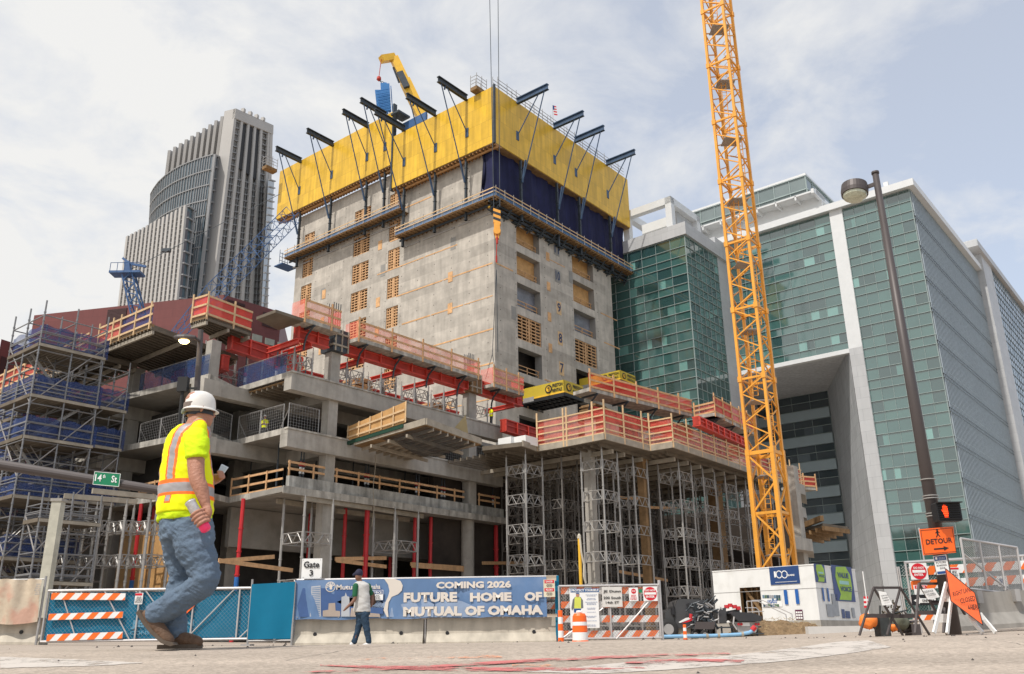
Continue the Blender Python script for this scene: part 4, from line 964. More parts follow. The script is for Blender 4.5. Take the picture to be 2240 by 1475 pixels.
# ---------------------------------------------------------------- slender post shores between the slabs
def post_shore(a, b, z0, z1, head=True, label='', group='dark post shores between the slabs'):
    t = thing('post_shore', AB(a, b, z0), label, 'prop', group)
    g = MB(); g.tube(AB(a, b, z0), AB(a, b, z1-1.2), .07, 6); g.tube(AB(a, b, z1-1.2), AB(a, b, z1-.05), .045, 6); obj('tube', g, M['dsteel'], t)
    if head: g = MB(); g.lathe(AB(a, b, z0+(z1-z0)*.5), [(.06, 0), (.13, .05), (.13, .22), (.06, .3)], 8); g.gb(a-.16, a+.16, b-.04, b+.04, z0+(z1-z0)*.5+.1, z0+(z1-z0)*.5+.2); obj('collar', g, M['redprop'], t); g = MB(); g.tube(AB(a, b, z0+(z1-z0)*.36), AB(a, b, z0+(z1-z0)*.48), .085, 6); obj('sleeve', g, M['signwhite'], t)
    return t
for i, (x, y) in enumerate(((657, 1030), (663, 1030), (799, 1060), (805, 1060), (910, 1080), (916, 1080), (966, 1090), (972, 1090), (1078, 1110))):
    p = onpl(x, y, AB(0, FA+1.1), E1); post_shore(la(p), FA+1.1, 9.3, 12.7, label='dark post shore with red collar standing behind the lowest parapet')
for i, (x, b) in enumerate(((690, 49), (772, 49), (886, 49), (940, 49), (1000, 49), (620, 52), (700, 53), (860, 53), (960, 53))):
    p = onpl(x, 1040, AB(0, b), E1); post_shore(la(p), b, 9.3, 12.7, False, 'plain grey post shore deeper inside the lowest storey', 'plain post shores inside the frame')
for i, (x, b) in enumerate(((608, 47.5), (630, 50), (550, 53), (585, 55))):
    p = onpl(x, 1010, AB(0, b), E1); post_shore(la(p), b, 9.3, 12.7, False, 'plain grey post shore under the stepped middle slab', 'plain post shores under the middle slab')
for i, (a, b) in enumerate(((31.6, 52.5), (31.6, 54.6), (31.6, 57), (33, 53.5), (33, 56.5))):
    post_shore(a, b, 9.3, 12.7, False, 'plain grey post shore on the lowest slab above the street sign', 'post shores above the street sign')
for i, (a, b) in enumerate(((32, 52), (32, 54.5), (32, 57.5), (35, 53), (35, 56), (35.5, 50), (38, 50), (41, 50))):
    post_shore(a, b, 16.8, 19.9, True, 'dark post shore carrying the upper timber deck', 'post shores under the upper deck')
# ---------------------------------------------------------------- heavy red props on the ground storey
def red_prop(x, y0, b, label, w=.13):
    p = onpl(x, 1180, AB(0, b), E1); a = la(p); t = thing('steel_prop', AB(a, b, .1), label, 'prop', 'tall red steel props under the lowest slab')
    g = MB(); g.tube(AB(a, b, .1), AB(a, b, 3.2), w, 8); g.tube(AB(a, b, 4.1), AB(a, b, 8.9), w, 8)
    for z in (1.8, 3.1, 4.2, 5.6, 7.0): g.tube(AB(a, b, z), AB(a, b, z+.08), w*1.35, 8)
    obj('tube', g, M['redprop'], t); g = MB(); g.tube(AB(a, b, 3.2), AB(a, b, 4.1), w*1.12, 8); obj('collar', g, M['blueband'], t)
for x, b, lab in ((753, 47.2, 'red steel prop with blue collar standing just right of the front column'), (801, 45.6, 'nearest red steel prop, above the capped pedestrian'), (907, 46.4, 'red steel prop right of the second shoring tower'), (942, 46.2, 'left one of the first close pair of red props'), (948.5, 46.4, 'right one of the first close pair of red props'), (967, 48, 'thin red prop between the two close pairs'), (998, 46.6, 'left one of the second close pair of red props'), (1003.5, 46.8, 'right one of the second close pair of red props'), (1085, 46, 'thick red prop right of the round column'), (676, 51, 'distant red prop left of the front column'), (855, 51, 'distant red prop behind the second shoring tower'), (525, 48.5, 'red prop right of the walking worker'), (300, 55, 'red prop behind the left shoring towers'), (330, 55.5, 'red prop just left of the walking worker'), (356, 56, 'red prop at the left edge of the walking worker')):
    red_prop(x, 0, b, lab, .13 if x not in (1085, 801) else .17)
# ---------------------------------------------------------------- aluminium shoring towers
def tower_proto(w1, w2, H, levels, rl=.075, rt=.028, mt='alu', name='shoring_tower', seed=0):
    t = thing(name, (0, 0, 0), 'aluminium shoring tower', 'shoring tower')
    c = [AB(0, 0), AB(w1, 0), AB(w1, w2), AB(0, w2)]
    for k in range(4):
        g = MB(); g.tube(c[k], c[k]+UZ*(H-.35), rl, 8); g.tube(c[k]+UZ*(H-.35), c[k]+UZ*H, rl*.5, 6); 
        z = 1.2
        while z < H-.5: g.tube(c[k]+UZ*z, c[k]+UZ*(z+.09), rl*1.3, 8, cap=False); z += 1.25
        obj('leg', g, M[mt], t)
    for z in levels:
        g = MB()
        for k in range(4):
            p, q = c[k], c[(k+1) % 4]; d = (q-p); U = d.normalized(); a = p+U*.12; b = q-U*.12; L_ = (b-a).length; h = .62
            for zz in (0, h): g.tube(a+UZ*(z+zz), b+UZ*(z+zz), rt*1.2, 5, cap=False)
            n = 4
            for i in range(n):
                s0, s1 = (0, h) if i % 2 == 0 else (h, 0)
                g.tube(a+U*(L_*i/n)+UZ*(z+s0), a+U*(L_*(i+1)/n)+UZ*(z+s1), rt, 4, cap=False)
            for e in (a, b): g.tube(e+UZ*(z-.03), e+UZ*(z+h+.03), rt*1.5, 5, cap=False)
        obj('truss_frame', g, M[mt if mt != 'alu' else 'alu'], t)
    return t
def place(proto, used, loc, label, group, rot=0):
    o = proto if not used else copy_tree(proto)
    o.location = loc; o.rotation_euler.z = rot; o['label'] = label; o['group'] = group; return o
T1 = tower_proto(1.95, 1.75, 12.85, [.9, 2.95, 5.0, 7.05, 9.1, 11.2], rl=.065); T1b = tower_proto(1.95, 1.75, 12.85, [.7, 2.7, 4.7, 6.8, 8.9, 11.0], rl=.06, mt='shade_alu'); used = False
GR = 'shoring towers under the red railed deck'
names_r = ['front', 'second', 'third', 'fourth', 'fifth']
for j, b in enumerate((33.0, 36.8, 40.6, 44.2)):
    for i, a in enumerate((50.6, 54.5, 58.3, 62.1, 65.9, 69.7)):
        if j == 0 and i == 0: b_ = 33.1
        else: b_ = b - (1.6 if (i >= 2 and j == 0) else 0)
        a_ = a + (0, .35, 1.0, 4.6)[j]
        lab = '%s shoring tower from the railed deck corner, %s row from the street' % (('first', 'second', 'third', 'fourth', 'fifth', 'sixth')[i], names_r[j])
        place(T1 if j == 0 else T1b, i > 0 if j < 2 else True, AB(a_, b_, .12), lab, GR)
for k, (a, b) in enumerate(((48.3, 38.0), (57.0, 42.4), (73.5, 31.6), (73.5, 36))):
    place(T1, True, AB(a, b, .12), ('tall shoring tower just right of the round column, under the railed deck', 'tall shoring tower deep in the shade between the third and fourth rows', 'tall shoring tower behind the foot of the yellow crane mast', 'tall shoring tower deep behind the yellow crane mast')[k], GR)
T2 = tower_proto(2.2, 2.1, 8.75, [1.0, 3.1, 5.9], .085, .032)
place(T2, False, AB(34.33, 45.2-.85, .12), 'shoring tower with truss frames beside the gate sign', 'shoring towers under the lowest slab'); T2['label'] = 'shoring tower with truss frames beside the gate sign'
place(T2, True, AB(41.6, 44.0, .12), 'shoring tower with truss frames above the capped pedestrian', 'shoring towers under the lowest slab')
T3 = tower_proto(1.5, 1.9, 8.5, [.6, 2.6, 4.6, 6.6], .085, .032)
for i, (x, lab) in enumerate(((160, 'shoring tower beside the tall pale post'), (225, 'shoring tower in front of the orange plywood wall, left one'), (278, 'shoring tower in front of the orange plywood wall, right one'), (330, 'shoring tower directly behind the walking worker'))):
    k = onz(x, 1100, 8.4); place(T3, i > 0, Vector((k.x, k.y, .12)), lab, 'shoring towers left of the walking worker')
# beams on the heads of the left towers
def beam_obj(x0, y0, x1, y1, z, lab, w=.2, h=.3, mt='form_beam', nm='timber_beam', grp='beams on the shoring towers'):
    p = onz(x0, y0, z); q = onz(x1, y1, z); g = MB(); g.bar(p, q, w, h); t = thing(nm, (p+q)/2, lab, 'beam', grp); obj('beam', g, M[mt], t); return t
beam_obj(202, 1074, 340, 1088, 8.75, 'pale beam lying over the left shoring towers, upper one'); beam_obj(140, 1085, 300, 1098, 8.6, 'pale beam lying over the left shoring towers, lower one')
beam_obj(662, 1090, 812, 1112, 8.75, 'long pale timber beam under the lowest slab, left half'); beam_obj(816, 1113, 925, 1130, 8.75, 'long pale timber beam under the lowest slab, right half')
beam_obj(606, 1096, 700, 1110, 8.75, 'short beam under the lowest slab near the worker elbow'); beam_obj(736, 1118, 894, 1138, 8.65, 'grey beam under the lowest slab behind the long timber')
# timber cross braces at ground level
for i, (x0, y0, x1, y1, lab) in enumerate(((733, 1223, 845, 1221, 'upper level timber brace above the banner logo'), (735, 1226, 845, 1240, 'sloping timber brace behind the capped pedestrian'), (898, 1234, 1028, 1243, 'timber brace above the word future'), (900, 1238, 1027, 1248, 'lower timber brace above the word future'), (478, 1228, 600, 1218, 'timber brace right of the walking worker, rising'), (478, 1226, 640, 1248, 'timber brace right of the walking worker, falling'), (1055, 1232, 1150, 1232, 'timber brace right of the round column'))):
    p = onpl(x0, y0, AB(0, 45.4), E1); q = onpl(x1, y1, AB(0, 45.8), E1); g = MB(); g.bar(p, q, .07, .24); t = thing('timber_brace', (p+q)/2, lab, 'timber brace', 'timber braces between the props'); obj('board', g, M['wood'], t)
# ---------------------------------------------------------------- loading platform on the middle slab
def loading_platform():
    c = [onz(776, 968, 12.75), onz(932, 922, 12.75), onz(1052, 966, 12.75), onz(899, 999, 12.75)]
    t = thing('loading_platform', (c[0]+c[3])/2, 'timber loading platform with plywood side cantilevered from the middle slab', 'loading platform')
    g = MB(); g.prism([c[0]+UZ*0, c[1], c[2], c[3]], 12.5, 12.75); obj('deck', g, M['wood_dk'], t)
    g = MB(); g.bar(c[0], c[1], .15, .4); g.bar(c[1], c[2], .15, .4); g.bar(c[2], c[3], .15, .3); g.bar(c[0], c[3], .15, .3); obj('edge_beam', g, M['form_beam'], t)
    g = MB()
    for k in range(1, 8): g.bar(lerp(c[0], c[3], k/8)-UZ*.32, lerp(c[1], c[2], k/8)-UZ*.32, .1, .24)
    for k in range(1, 4): g.bar(lerp(c[0], c[1], k/4)-UZ*.55, lerp(c[3], c[2], k/4)-UZ*.55, .14, .2)
    obj('joist', g, M['form_beam'], t)
    a = onpl(752, 950, AB(0, FA-.2), E1); b = onz(880, 936, 12.9); a = c[0]+(c[0]-c[1])*.12; b = c[0]+(c[1]-c[0])*.72
    g = MB(); n = Vector((0, -.06, 0)); g.extr([a+UZ*.25, b+UZ*.3, b+UZ*1.65, a+UZ*1.2], n); obj('side_panel', g, M['ply'], t)
    g = MB()
    for k in range(6): p = lerp(a, b, k/5); g.par(p+UZ*.3+n*1.5, (b-a).normalized()*.14, n, UZ*lerp(.95, 1.35, k/5))
    for h in (.35, .8): g.bar(a+UZ*(h+.1)+n*2, b+UZ*(h*1.4)+n*2, .08, .12)
    obj('panel_brace', g, M['wood_pale'], t)
    g = MB(); g.bar(a+UZ*.05, b+UZ*.1, .3, .22); obj('green_sill', g, mat('green_painted_sill', (.01, .05, .03), .6), t)
    g = MB(); m = lerp(c[1], c[2], .75); g.extr([m+UZ*.2, m+(c[1]-c[2])*.25+UZ*.3, m+(c[1]-c[2])*.05+UZ*1.4], (0, .05, 0)); obj('folded_sheet', g, mat('tan_sheet', (.33, .26, .13), .8), t)
    g = MB(); q = lerp(c[0], c[3], .35)-UZ*.5; pts = [q+Vector((.05*math.sin(k*1.3), 0, -k*.6)) for k in range(9)]; g.path(pts, .025, 4); obj('hanging_rope', g, M['form_beam'], t)
    g = MB(); g.sheet(lambda u, v: lerp(lerp(c[1], c[2], u*.9), lerp(c[0], c[3], u*.9), v*.6)-UZ*(.3+1.0*math.sin(v*3.1)*math.sin(u*3.1)), 16, 8); obj('sagging_net', g, net_mat('grey_sagging_net', (.05, .055, .06), .5), t)
loading_platform()
# ---------------------------------------------------------------- red railed protection screens on bracketed platforms
def screen(p, q, z_h, label, wd=1.35, inward=None, mesh='rednet', posts=2.2, under=True, ret=0, group='red meshed edge platforms', rails=2, rope=False, over=.25, wm='wood', dmat='conc_edge'):
    t = thing('edge_platform', (p+q)/2, label, 'edge platform', group)
    d = q-p; L_ = d.length; U = d.normalized(); n = U.cross(UZ); n.normalize()
    if n.y < 0: n = -n                        # inward = away from the street
    if inward is not None: n = inward
    g = MB(); g.par(p-UZ*.28, d, n*wd, UZ*.26); obj('platform', g, M[dmat], t)
    if under:
        k = .9
        while k < L_-.2:
            g = MB(); b = p+U*k; g.path([b-UZ*.3+n*.05, b-UZ*.55+n*.35, b-UZ*.85+n*.75, b-UZ*1.35+n*.95, b-UZ*1.8+n*1.0], .07, 5); g.bar(b-UZ*.34, b-UZ*.34+n*wd, .12, .12); k += 3.4; obj('bracket', g, M['dsteel'], t)
    k = 0
    while k <= L_+.01: g = MB(); g.par(p+U*min(k, L_-.1)-UZ*.35, U*.12, -n*.07, UZ*(z_h+over+.35)); k += posts; obj('post', g, M[wm], t)
    g = MB()
    hs = [z_h*.5, z_h-.08] if rails == 2 else [z_h*(i+1)/rails-.08 for i in range(rails)]
    rw = .14 if rails == 2 else .095
    for h in hs: g.par(p+UZ*(h-rw/2), d, -n*.045, UZ*rw)
    g.par(p+UZ*.0, d, -n*.045, UZ*.14)
    obj('rail', g, M[wm], t)
    def fn(u, v): return p+d*u+n*(.04+.03*math.sin(u*L_*2.3+v*2))+UZ*(v*(z_h-.02) - (.06*math.sin(u*L_*1.45)**2 if v > .9 else 0))
    g = MB(); g.sheet(fn, max(4, int(L_*2)), 4)
    if ret:
        for e in ((p, q) if ret == 2 else (p,)): g.quad(e, e+n*wd, e+n*wd+UZ*z_h, e+UZ*z_h)
    obj('red_mesh', g, M[mesh], t)
    return t
s1a = onpl(665, 694, AB(0, 44.0), E1); s1b = onpl(745, 720, AB(0, 44.0), E1); s1b.z = s1a.z
screen(s1a, s1b, 1.3, 'short red meshed platform above the front column, nearest the blue crane jib', ret=2, mesh='rednet')
g = MB(); g.prism([s1a-E1*2.2+E2*.0, s1a, s1a+E2*2.6, s1a-E1*2.2+E2*2.0], s1a.z-.3, s1a.z-.1); tt = thing('plywood_sheet', s1a-E1, 'plywood sheet jutting left from the short red platform', 'plywood sheet'); obj('sheet', g, M['form'], tt)
s2a = onpl(783, 737, AB(0, 44.0), E1); s2b = onpl(1050, 826, AB(0, 44.0), E1); s2b.z = s2a.z
screen(s2a, s2b, 1.2, 'long pink-red meshed platform running between the two front columns', ret=2, posts=3.1)
s3a = onpl(1079, 838, AB(0, 44.0), E1); s3b = onpl(1146, 856, AB(0, 44.0), E1); s3b.z = s3a.z
screen(s3a, s3b, 1.35, 'short red meshed platform beside the yellow rental tray', ret=2, posts=1.6)
r1a = onz(1289, 847, 17.3); r1b = onz(1515, 905, 17.3)
screen(r1a, r1b, 1.15, 'long red meshed platform of the upper right deck, in front of the glass building', ret=0, mesh='rednet_hv', posts=2.6, wd=1.6)
r2a = onz(1525, 905, 17.3); r2b = onz(1563, 893, 17.6); r2b.z = 17.3
screen(onz(1519, 912, 17.0), onz(1563, 902, 17.0), .9, 'small red meshed platform at the step of the upper right deck', posts=2, ret=0, mesh='rednet')
screen(onz(1563, 902, 17.0), onz(1652, 946, 17.0), 1.35, 'red meshed platform of the upper right deck running behind the crane mast', posts=1.8, mesh='rednet_hv')
screen(onz(1730, 1062, 13.5), onz(1786, 1066, 13.5), 1.0, 'far red meshed platform just right of the crane mast', posts=1.5, mesh='rednet_hv', under=False)
# ---------------------------------------------------------------- red steel girders of the next storey
def girder(p, q, h, label, panel=1.55, w=.5, group='red steel formwork girders'):
    t = thing('steel_girder', (p+q)/2, label, 'girder', group); d = q-p; L_ = d.length; U = d.normalized(); n = U.cross(UZ).normalized()
    if n.y > 0: n = -n
    g = MB(); g.par(p-n*w*.5, d, n*w*.9, UZ*h); obj('web', g, M['red'], t)
    g = MB(); g.par(p-n*w*.6-UZ*.06, d, n*w*1.2, UZ*.1); g.par(p-n*w*.6+UZ*(h-.03), d, n*w*1.2, UZ*.1); g.par(p+n*w*.4+UZ*h*.5, d, n*.08, UZ*.08); k = 0
    while k <= L_-.05: g.par(p+U*k+n*w*.38, U*.09, n*.17, UZ*h); k += panel
    obj('flange', g, mat('brighter_red_flange', (.55, .05, .03), .55, 0, .15, 2) if 'flr' not in M else M['flr'], t)
    return t
M['flr'] = mat('brighter_red_flange', (.55, .05, .03), .55, 0, .15, 2)
gz1 = 19.05
girder(AB(33.4, FA+.2, gz1), AB(36.0, FA+.2, gz1), 1.0, 'short red girder left of the front column head'); girder(AB(37.5, FA+.2, gz1), AB(50.0, FA+.2, gz1), 1.0, 'long red girder between the two front column heads'); girder(AB(51.5, FA+.2, gz1), AB(57.0, FA+.2, gz1), 1.0, 'red girder right of the second column head')
for a, lab in ((36.3, 'black steel column-head form on the front column'), (50.25, 'brown column-head form on the second front column')):
    t = thing('column_head_form', AB(a, FA+.2, 19), lab, 'column form', 'column-head forms'); g = MB(); g.gb(a, a+1.2, FA-.15, FA+1.2, 18.95, 20.5); obj('box', g, M['dsteel'] if a < 40 else M['wood_dk'], t); g = MB(); g.gb(a-.08, a+1.28, FA-.24, FA+1.3, 19.3, 19.42); g.gb(a-.08, a+1.28, FA-.24, FA+1.3, 20.1, 20.22)
    for k in range(3): g.gb(a+.1+k*.55, a+.2+k*.55, FA-.22, FA-.14, 18.95, 20.5)
    obj('clamp', g, M['form_beam'], t)
for i, (x, y, b) in enumerate(((640, 757, 45.3), (668, 772, 45.3), (782, 785, 45.3), (865, 806, 45.3), (935, 832, 45.3), (1002, 855, 45.3), (1112, 880, 45.3))):
    p = onpl(x, y, AB(0, 45.3), E1); a = la(p); t = thing('cross_beam', AB(a, b, 18.8), 'red cross beam running inward beneath the front girder, number %d from the left' % (i+1), 'beam', 'red cross beams under the front girder')
    t['label'] = 'red cross beam under the front girder, %s from the left' % ('first', 'second', 'third', 'fourth', 'fifth', 'sixth', 'seventh')[i]
    g = MB(); z = 18.55
    for dz in (0, .30): g.gb(a-.15, a+.15, b-.6, b+2.6, z+dz, z+dz+.06)
    g.gb(a-.03, a+.03, b-.6, b+2.6, z, z+.33); obj('beam', g, M['flr'], t)
girder(onpl(500, 765, AB(0, 53), E1), onpl(655, 815, AB(0, 53), E1), 1.1, 'red girder behind the lit street lamp'); gb1 = onpl(640, 835, AB(0, 53.5), E1); gb2 = AB(58, 53.5, gb1.z)
girder(gb1, gb2, 1.0, 'long red girder lying deeper on the upper slab')
girder(AB(33.5, 53.2, 18.6), AB(33.5, 59.5, 18.6), 1.0, 'red girder under the upper left timber deck')
girder(onz(1100, 943, 16.0), onz(1185, 968, 16.0), .9, 'red girder left of the lower railed deck')
for k, (x0, y0, x1, y1, z, lab) in enumerate(((1325, 905, 1500, 945, 15.5, 'red girder under the upper right platform, front'), (1555, 925, 1660, 975, 15.2, 'red girder running behind the crane mast at the upper right deck'))):
    girder(onz(x0, y0, z)+E2*1.2, onz(x1, y1, z)+E2*1.2, .62, lab, panel=1.2)
# ---------------------------------------------------------------- short shoring frames standing on the upper slab
T4 = tower_proto(1.5, 1.4, 2.3, [.9], .06, .028); 
for i, (a, b, lab) in enumerate(((33.9, 45.9, 'short shoring frame on the upper slab left of the front column'), (38.4, 45.9, 'short shoring frame on the upper slab right of the front column'), (41.6, 45.9, 'short shoring frame beneath the middle of the long red girder'), (45.0, 45.9, 'short shoring frame nearer the second front column'), (48.2, 45.9, 'short shoring frame just left of the second front column'), (51.9, 45.9, 'short shoring frame at the right end of the upper slab'), (41, 51, 'short shoring frame deeper on the upper slab'), (46, 51.5, 'short shoring frame deeper on the upper slab near the core'))):
    place(T4, i > 0, AB(a, b, 16.76), lab, 'short shoring frames on the upper slab')
T5 = tower_proto(2.6, 1.5, 4.4, [1.5], .09, .032); p = onz(474, 740, 21.0)
place(T5, False, Vector((p.x, p.y, 16.8))+E1*.1, 'aluminium shoring frame holding up the high corner deck beside the lit lamp', 'shoring frames of the corner decks')
def crate(a, b, z, lab):
    t = thing('timber_stack', AB(a, b, z), lab, 'timber stack', 'timber stacks on the upper slab'); g = MB()
    for k in range(6): g.m = 0; g.gb(a, a+1.7, b, b+1.4, z+.05+k*.27, z+.2+k*.27); g.gb(a+.1+(k % 2)*.7, a+.7+(k % 2)*.7, b-.05, b+1.45, z+.2+k*.27, z+.32+k*.27)
    obj('timbers', g, M['wood'], t)
crate(40.4, 47.3, 16.8, 'stack of orange timbers on the upper slab under the long red girder'); crate(49.0, 48, 16.8, 'stack of orange timbers near the second front column')
# ---------------------------------------------------------------- timber formwork decks
def formdeck(name, pts, z, label, th=.16, ribs=10, mt='form', cat='formwork deck', ribm='form_beam', main=2):
    P = [onz(x, y, z) for x, y in pts]; t = thing(name, sum(P, Vector())/len(P), label, cat, 'timber formwork decks')
    g = MB(); g.prism(P, z, z+th); obj('deck_sheet', g, M[mt], t)
    g = MB()
    for k in range(ribs+1):
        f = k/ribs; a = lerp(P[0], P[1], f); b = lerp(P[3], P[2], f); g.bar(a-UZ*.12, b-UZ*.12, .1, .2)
    obj('joist', g, M[mt], t); g = MB()
    for k in range(main+1):
        f = (k+.08)/(main+.16); a = lerp(P[0], P[3], f); b = lerp(P[1], P[2], f); g.bar(a-UZ*.36, b-UZ*.36, .16, .26)
    obj('bearer', g, M[ribm], t); return P
def rim(p, q, h, label, mesh, posts=1.9): return screen(p, q, h, label, wd=.2, mesh=mesh, posts=posts, under=False, group='meshed timber rails of the upper decks', dmat='wood_dk', wm='wood_pale')
P = formdeck('formwork_deck', [(212, 762), (331, 714), (520, 783), (400, 835)], 20.0, 'sloping-looking timber formwork deck on the upper left, beside the scaffold', ribs=16, main=3)
mid = lerp(P[0], P[1], .42)
rim(P[0]+UZ*.2, mid+UZ*.2, 1.35, 'red meshed timber rail at the left end of the upper timber deck', 'rednet'); rim(mid+UZ*.2, P[1]+UZ*.2, 1.35, 'blue meshed timber rail of the upper timber deck', 'bluenet')
P = formdeck('formwork_deck', [(418, 703), (450, 694), (549, 729), (500, 752)], 21.2, 'high square timber corner deck left of the core, with red mesh rails', ribs=6, main=2)
rim(P[0]+UZ*.2, P[1]+UZ*.2, 1.5, 'left red mesh rail of the high corner deck', 'rednet_hv', 1.6); rim(P[1]+UZ*.2, P[2]+UZ*.2, 1.45, 'front red mesh rail of the high corner deck', 'rednet_hv', 2.3)
P = formdeck('formwork_deck', [(100, 818), (190, 772), (300, 800), (180, 850)], 19.3, 'lower timber deck seen through the scaffold', ribs=12, main=3)
rim(P[0]+UZ*.2, P[1]+UZ*.2, 1.3, 'orange-red mesh rail of the lower timber deck behind the scaffold', 'rednet')
P = formdeck('formwork_deck', [(-60, 885), (85, 820), (150, 850), (0, 915)], 18.8, 'farthest timber deck at the left picture edge', ribs=12, main=3)
rim(P[0]+UZ*.2, P[1]+UZ*.2, 1.3, 'orange mesh rail at the left picture edge', 'rednet')
t = thing('formwork_deck', AB(34.5, 48, 16.2), 'patch of timber formwork under the step of the upper slab', 'formwork deck', 'timber formwork decks'); g = MB(); g.gb(33.3, 36.0, 45.9, 53, 16.2, 16.3); obj('deck_sheet', g, M['wood_dk'], t); g = MB()
for k in range(12): g.gb(33.3, 36.0, 46+k*.58, 46.12+k*.58, 16.0, 16.2)
obj('joist', g, M['form'], t)
# ---------------------------------------------------------------- lower right deck on its shoring
def right_deck():
    pts = [(1055, 986), (1143, 976), (1175, 988), (1240, 977), (1322, 961), (1422, 987), (1472, 979), (1660, 1042), (1705, 1058)]
    P = [onz(x, y, 13.0) for x, y in pts]; t = thing('railed_deck', P[4], 'broad timber formwork deck on the right, standing on a forest of shoring legs', 'formwork deck')
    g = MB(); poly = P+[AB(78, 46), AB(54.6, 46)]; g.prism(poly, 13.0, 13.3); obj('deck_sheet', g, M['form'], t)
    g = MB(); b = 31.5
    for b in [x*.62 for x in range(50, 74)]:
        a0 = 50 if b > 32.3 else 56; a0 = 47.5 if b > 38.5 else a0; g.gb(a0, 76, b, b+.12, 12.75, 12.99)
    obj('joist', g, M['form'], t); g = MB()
    for a in (51.5, 53, 55.4, 57, 59, 61, 63, 65, 67, 70, 73): g.gb(a, a+.2, 32.8 if a < 56 else 31, 46, 12.45, 12.74)
    obj('bearer', g, M['form_beam'], t)
    g = MB()
    for i in range(1, 8): g.bar(P[i]+UZ*.2, P[i+1]+UZ*.2, .12, .42)
    obj('edge_board', g, M['form_beam'], t)
    g = MB()
    for x, y in ((1118, 965), (1150, 962)): p = onz(x, y+8, 13.3); g.gb(la(p), la(p)+1.4, lb(p), lb(p)+1.2, 13.3, 13.9)
    obj('void_former', g, M['signwhite'], t)
    return P
RP = right_deck()
zz = UZ*.35
SG = dict(mesh='rednet', under=False, posts=2.3, rails=4, wm='wood_pale', wd=.25, over=.55, group='tall red meshed rails of the lower right deck')
screen(RP[2]+zz, RP[3]+zz, 1.9, 'leftmost four-rail red meshed guard of the lower right deck', **SG); screen(RP[3]+zz, RP[4]+zz, 1.9, 'four-rail red meshed guard left of the deck corner', **SG)
screen(RP[4]+zz, RP[5]+zz, 1.9, 'four-rail red meshed guard right of the deck corner', **SG); screen(RP[5]+zz, RP[6]+zz, 1.9, 'short four-rail red meshed guard at the deck step', **SG)
screen(RP[6]+zz, RP[7]+zz, 1.6, 'longest four-rail red meshed guard, running to the crane mast', **SG)
screen(RP[7]+zz, AB(80, lb(RP[7]), 13.35), 1.5, 'red meshed guard behind the crane mast', **SG)
def right_columns():
    t = thing('concrete_columns', AB(52, 35, 0), 'x', 'column'); bpy.data.objects.remove(t)
    for x, y, z0, z1, w, lab, mt in ((1308, 975, 0, 13, .6, 'tall concrete column among the shoring legs near the deck corner', 'conc'), (1425, 990, 0, 13, .55, 'brown steel column among the shoring legs', 'wood_dk'), (1585, 1040, 0, 13, .9, 'broad dark brown column near the crane mast', 'wood_dk')):
        p = onz(x, y, 12.9)+E2*1.6+E1*1.2; t = thing('column', Vector((p.x, p.y, 0)), lab, 'column'); g = MB(); a, b = la(p), lb(p); g.gb(a-w/2, a+w/2, b-w/2, b+w/2, z0, z1)
        obj('shaft', g, M[mt], t); g = MB(); g.gb(a-w/2-.1, a+w/2+.1, b-w/2-.1, b+w/2+.1, z1-.5, z1-.05); obj('head', g, M[mt], t)
    for x0, x1, lab in ((1281, 1321, 'pale concrete column stub under the upper right platform'), (1475, 1500, 'concrete column stub at the step of the upper right deck'), (1600, 1625, 'concrete column stub near the crane mast on the right deck')):
        p = onpl((x0+x1)/2, 940, AB(0, 36.0 if x0 < 1300 else 34.2), E1); p.z = 13.3; t = thing('column_stub', p, lab, 'column', 'column stubs on the right deck'); g = MB(); a, b = la(p), lb(p); g.gb(a-.6, a+.6, b-.5, b+.5, 13.3, 16.6); obj('shaft', g, M['conc'], t)
        g = MB(); g.gb(a-.75, a+.75, b-.65, b+.65, 15.9, 16.9)
        for k in range(4): g.gb(a-.85, a+.85, b-.75, b+.75, 15.95+k*.25, 16.03+k*.25)
        obj('head_form', g, M['wood_dk'], t)
right_columns()
# back wall behind the shoring, the void's shade put into its colour
g = MB(); g.gb(47.5, 82, 46.2, 46.6, 0, 12.9); g.gb(80, 80.4, 31, 46, 0, 12); t = thing('site_wall', AB(60, 46, 0), 'back wall behind the forest of shoring legs, coloured dark for shade', 'wall'); obj('wall', g, mat('shade_toned_back_wall', (.04, .03, .023), .95, 0, .4, .6), t)
# timber shoring boards among legs
for i, (x0, y0, x1, y1) in enumerate(((1352, 1088, 1400, 1092), (1352, 1250, 1460, 1270), (1410, 1110, 1480, 1112))):
    p = onpl(x0, y0, AB(0, 35), E1); q = onpl(x1, y1, AB(0, 35), E1); g = MB(); g.bar(p, q, .06, .2); t = thing('timber_brace', (p+q)/2, ('upper timber board tied between the tall shoring legs', 'sloping orange timber low among the tall shoring legs', 'upper right timber board among the tall shoring legs')[i], 'timber brace', 'timber boards among the shoring'); obj('board', g, M['wood'], t)
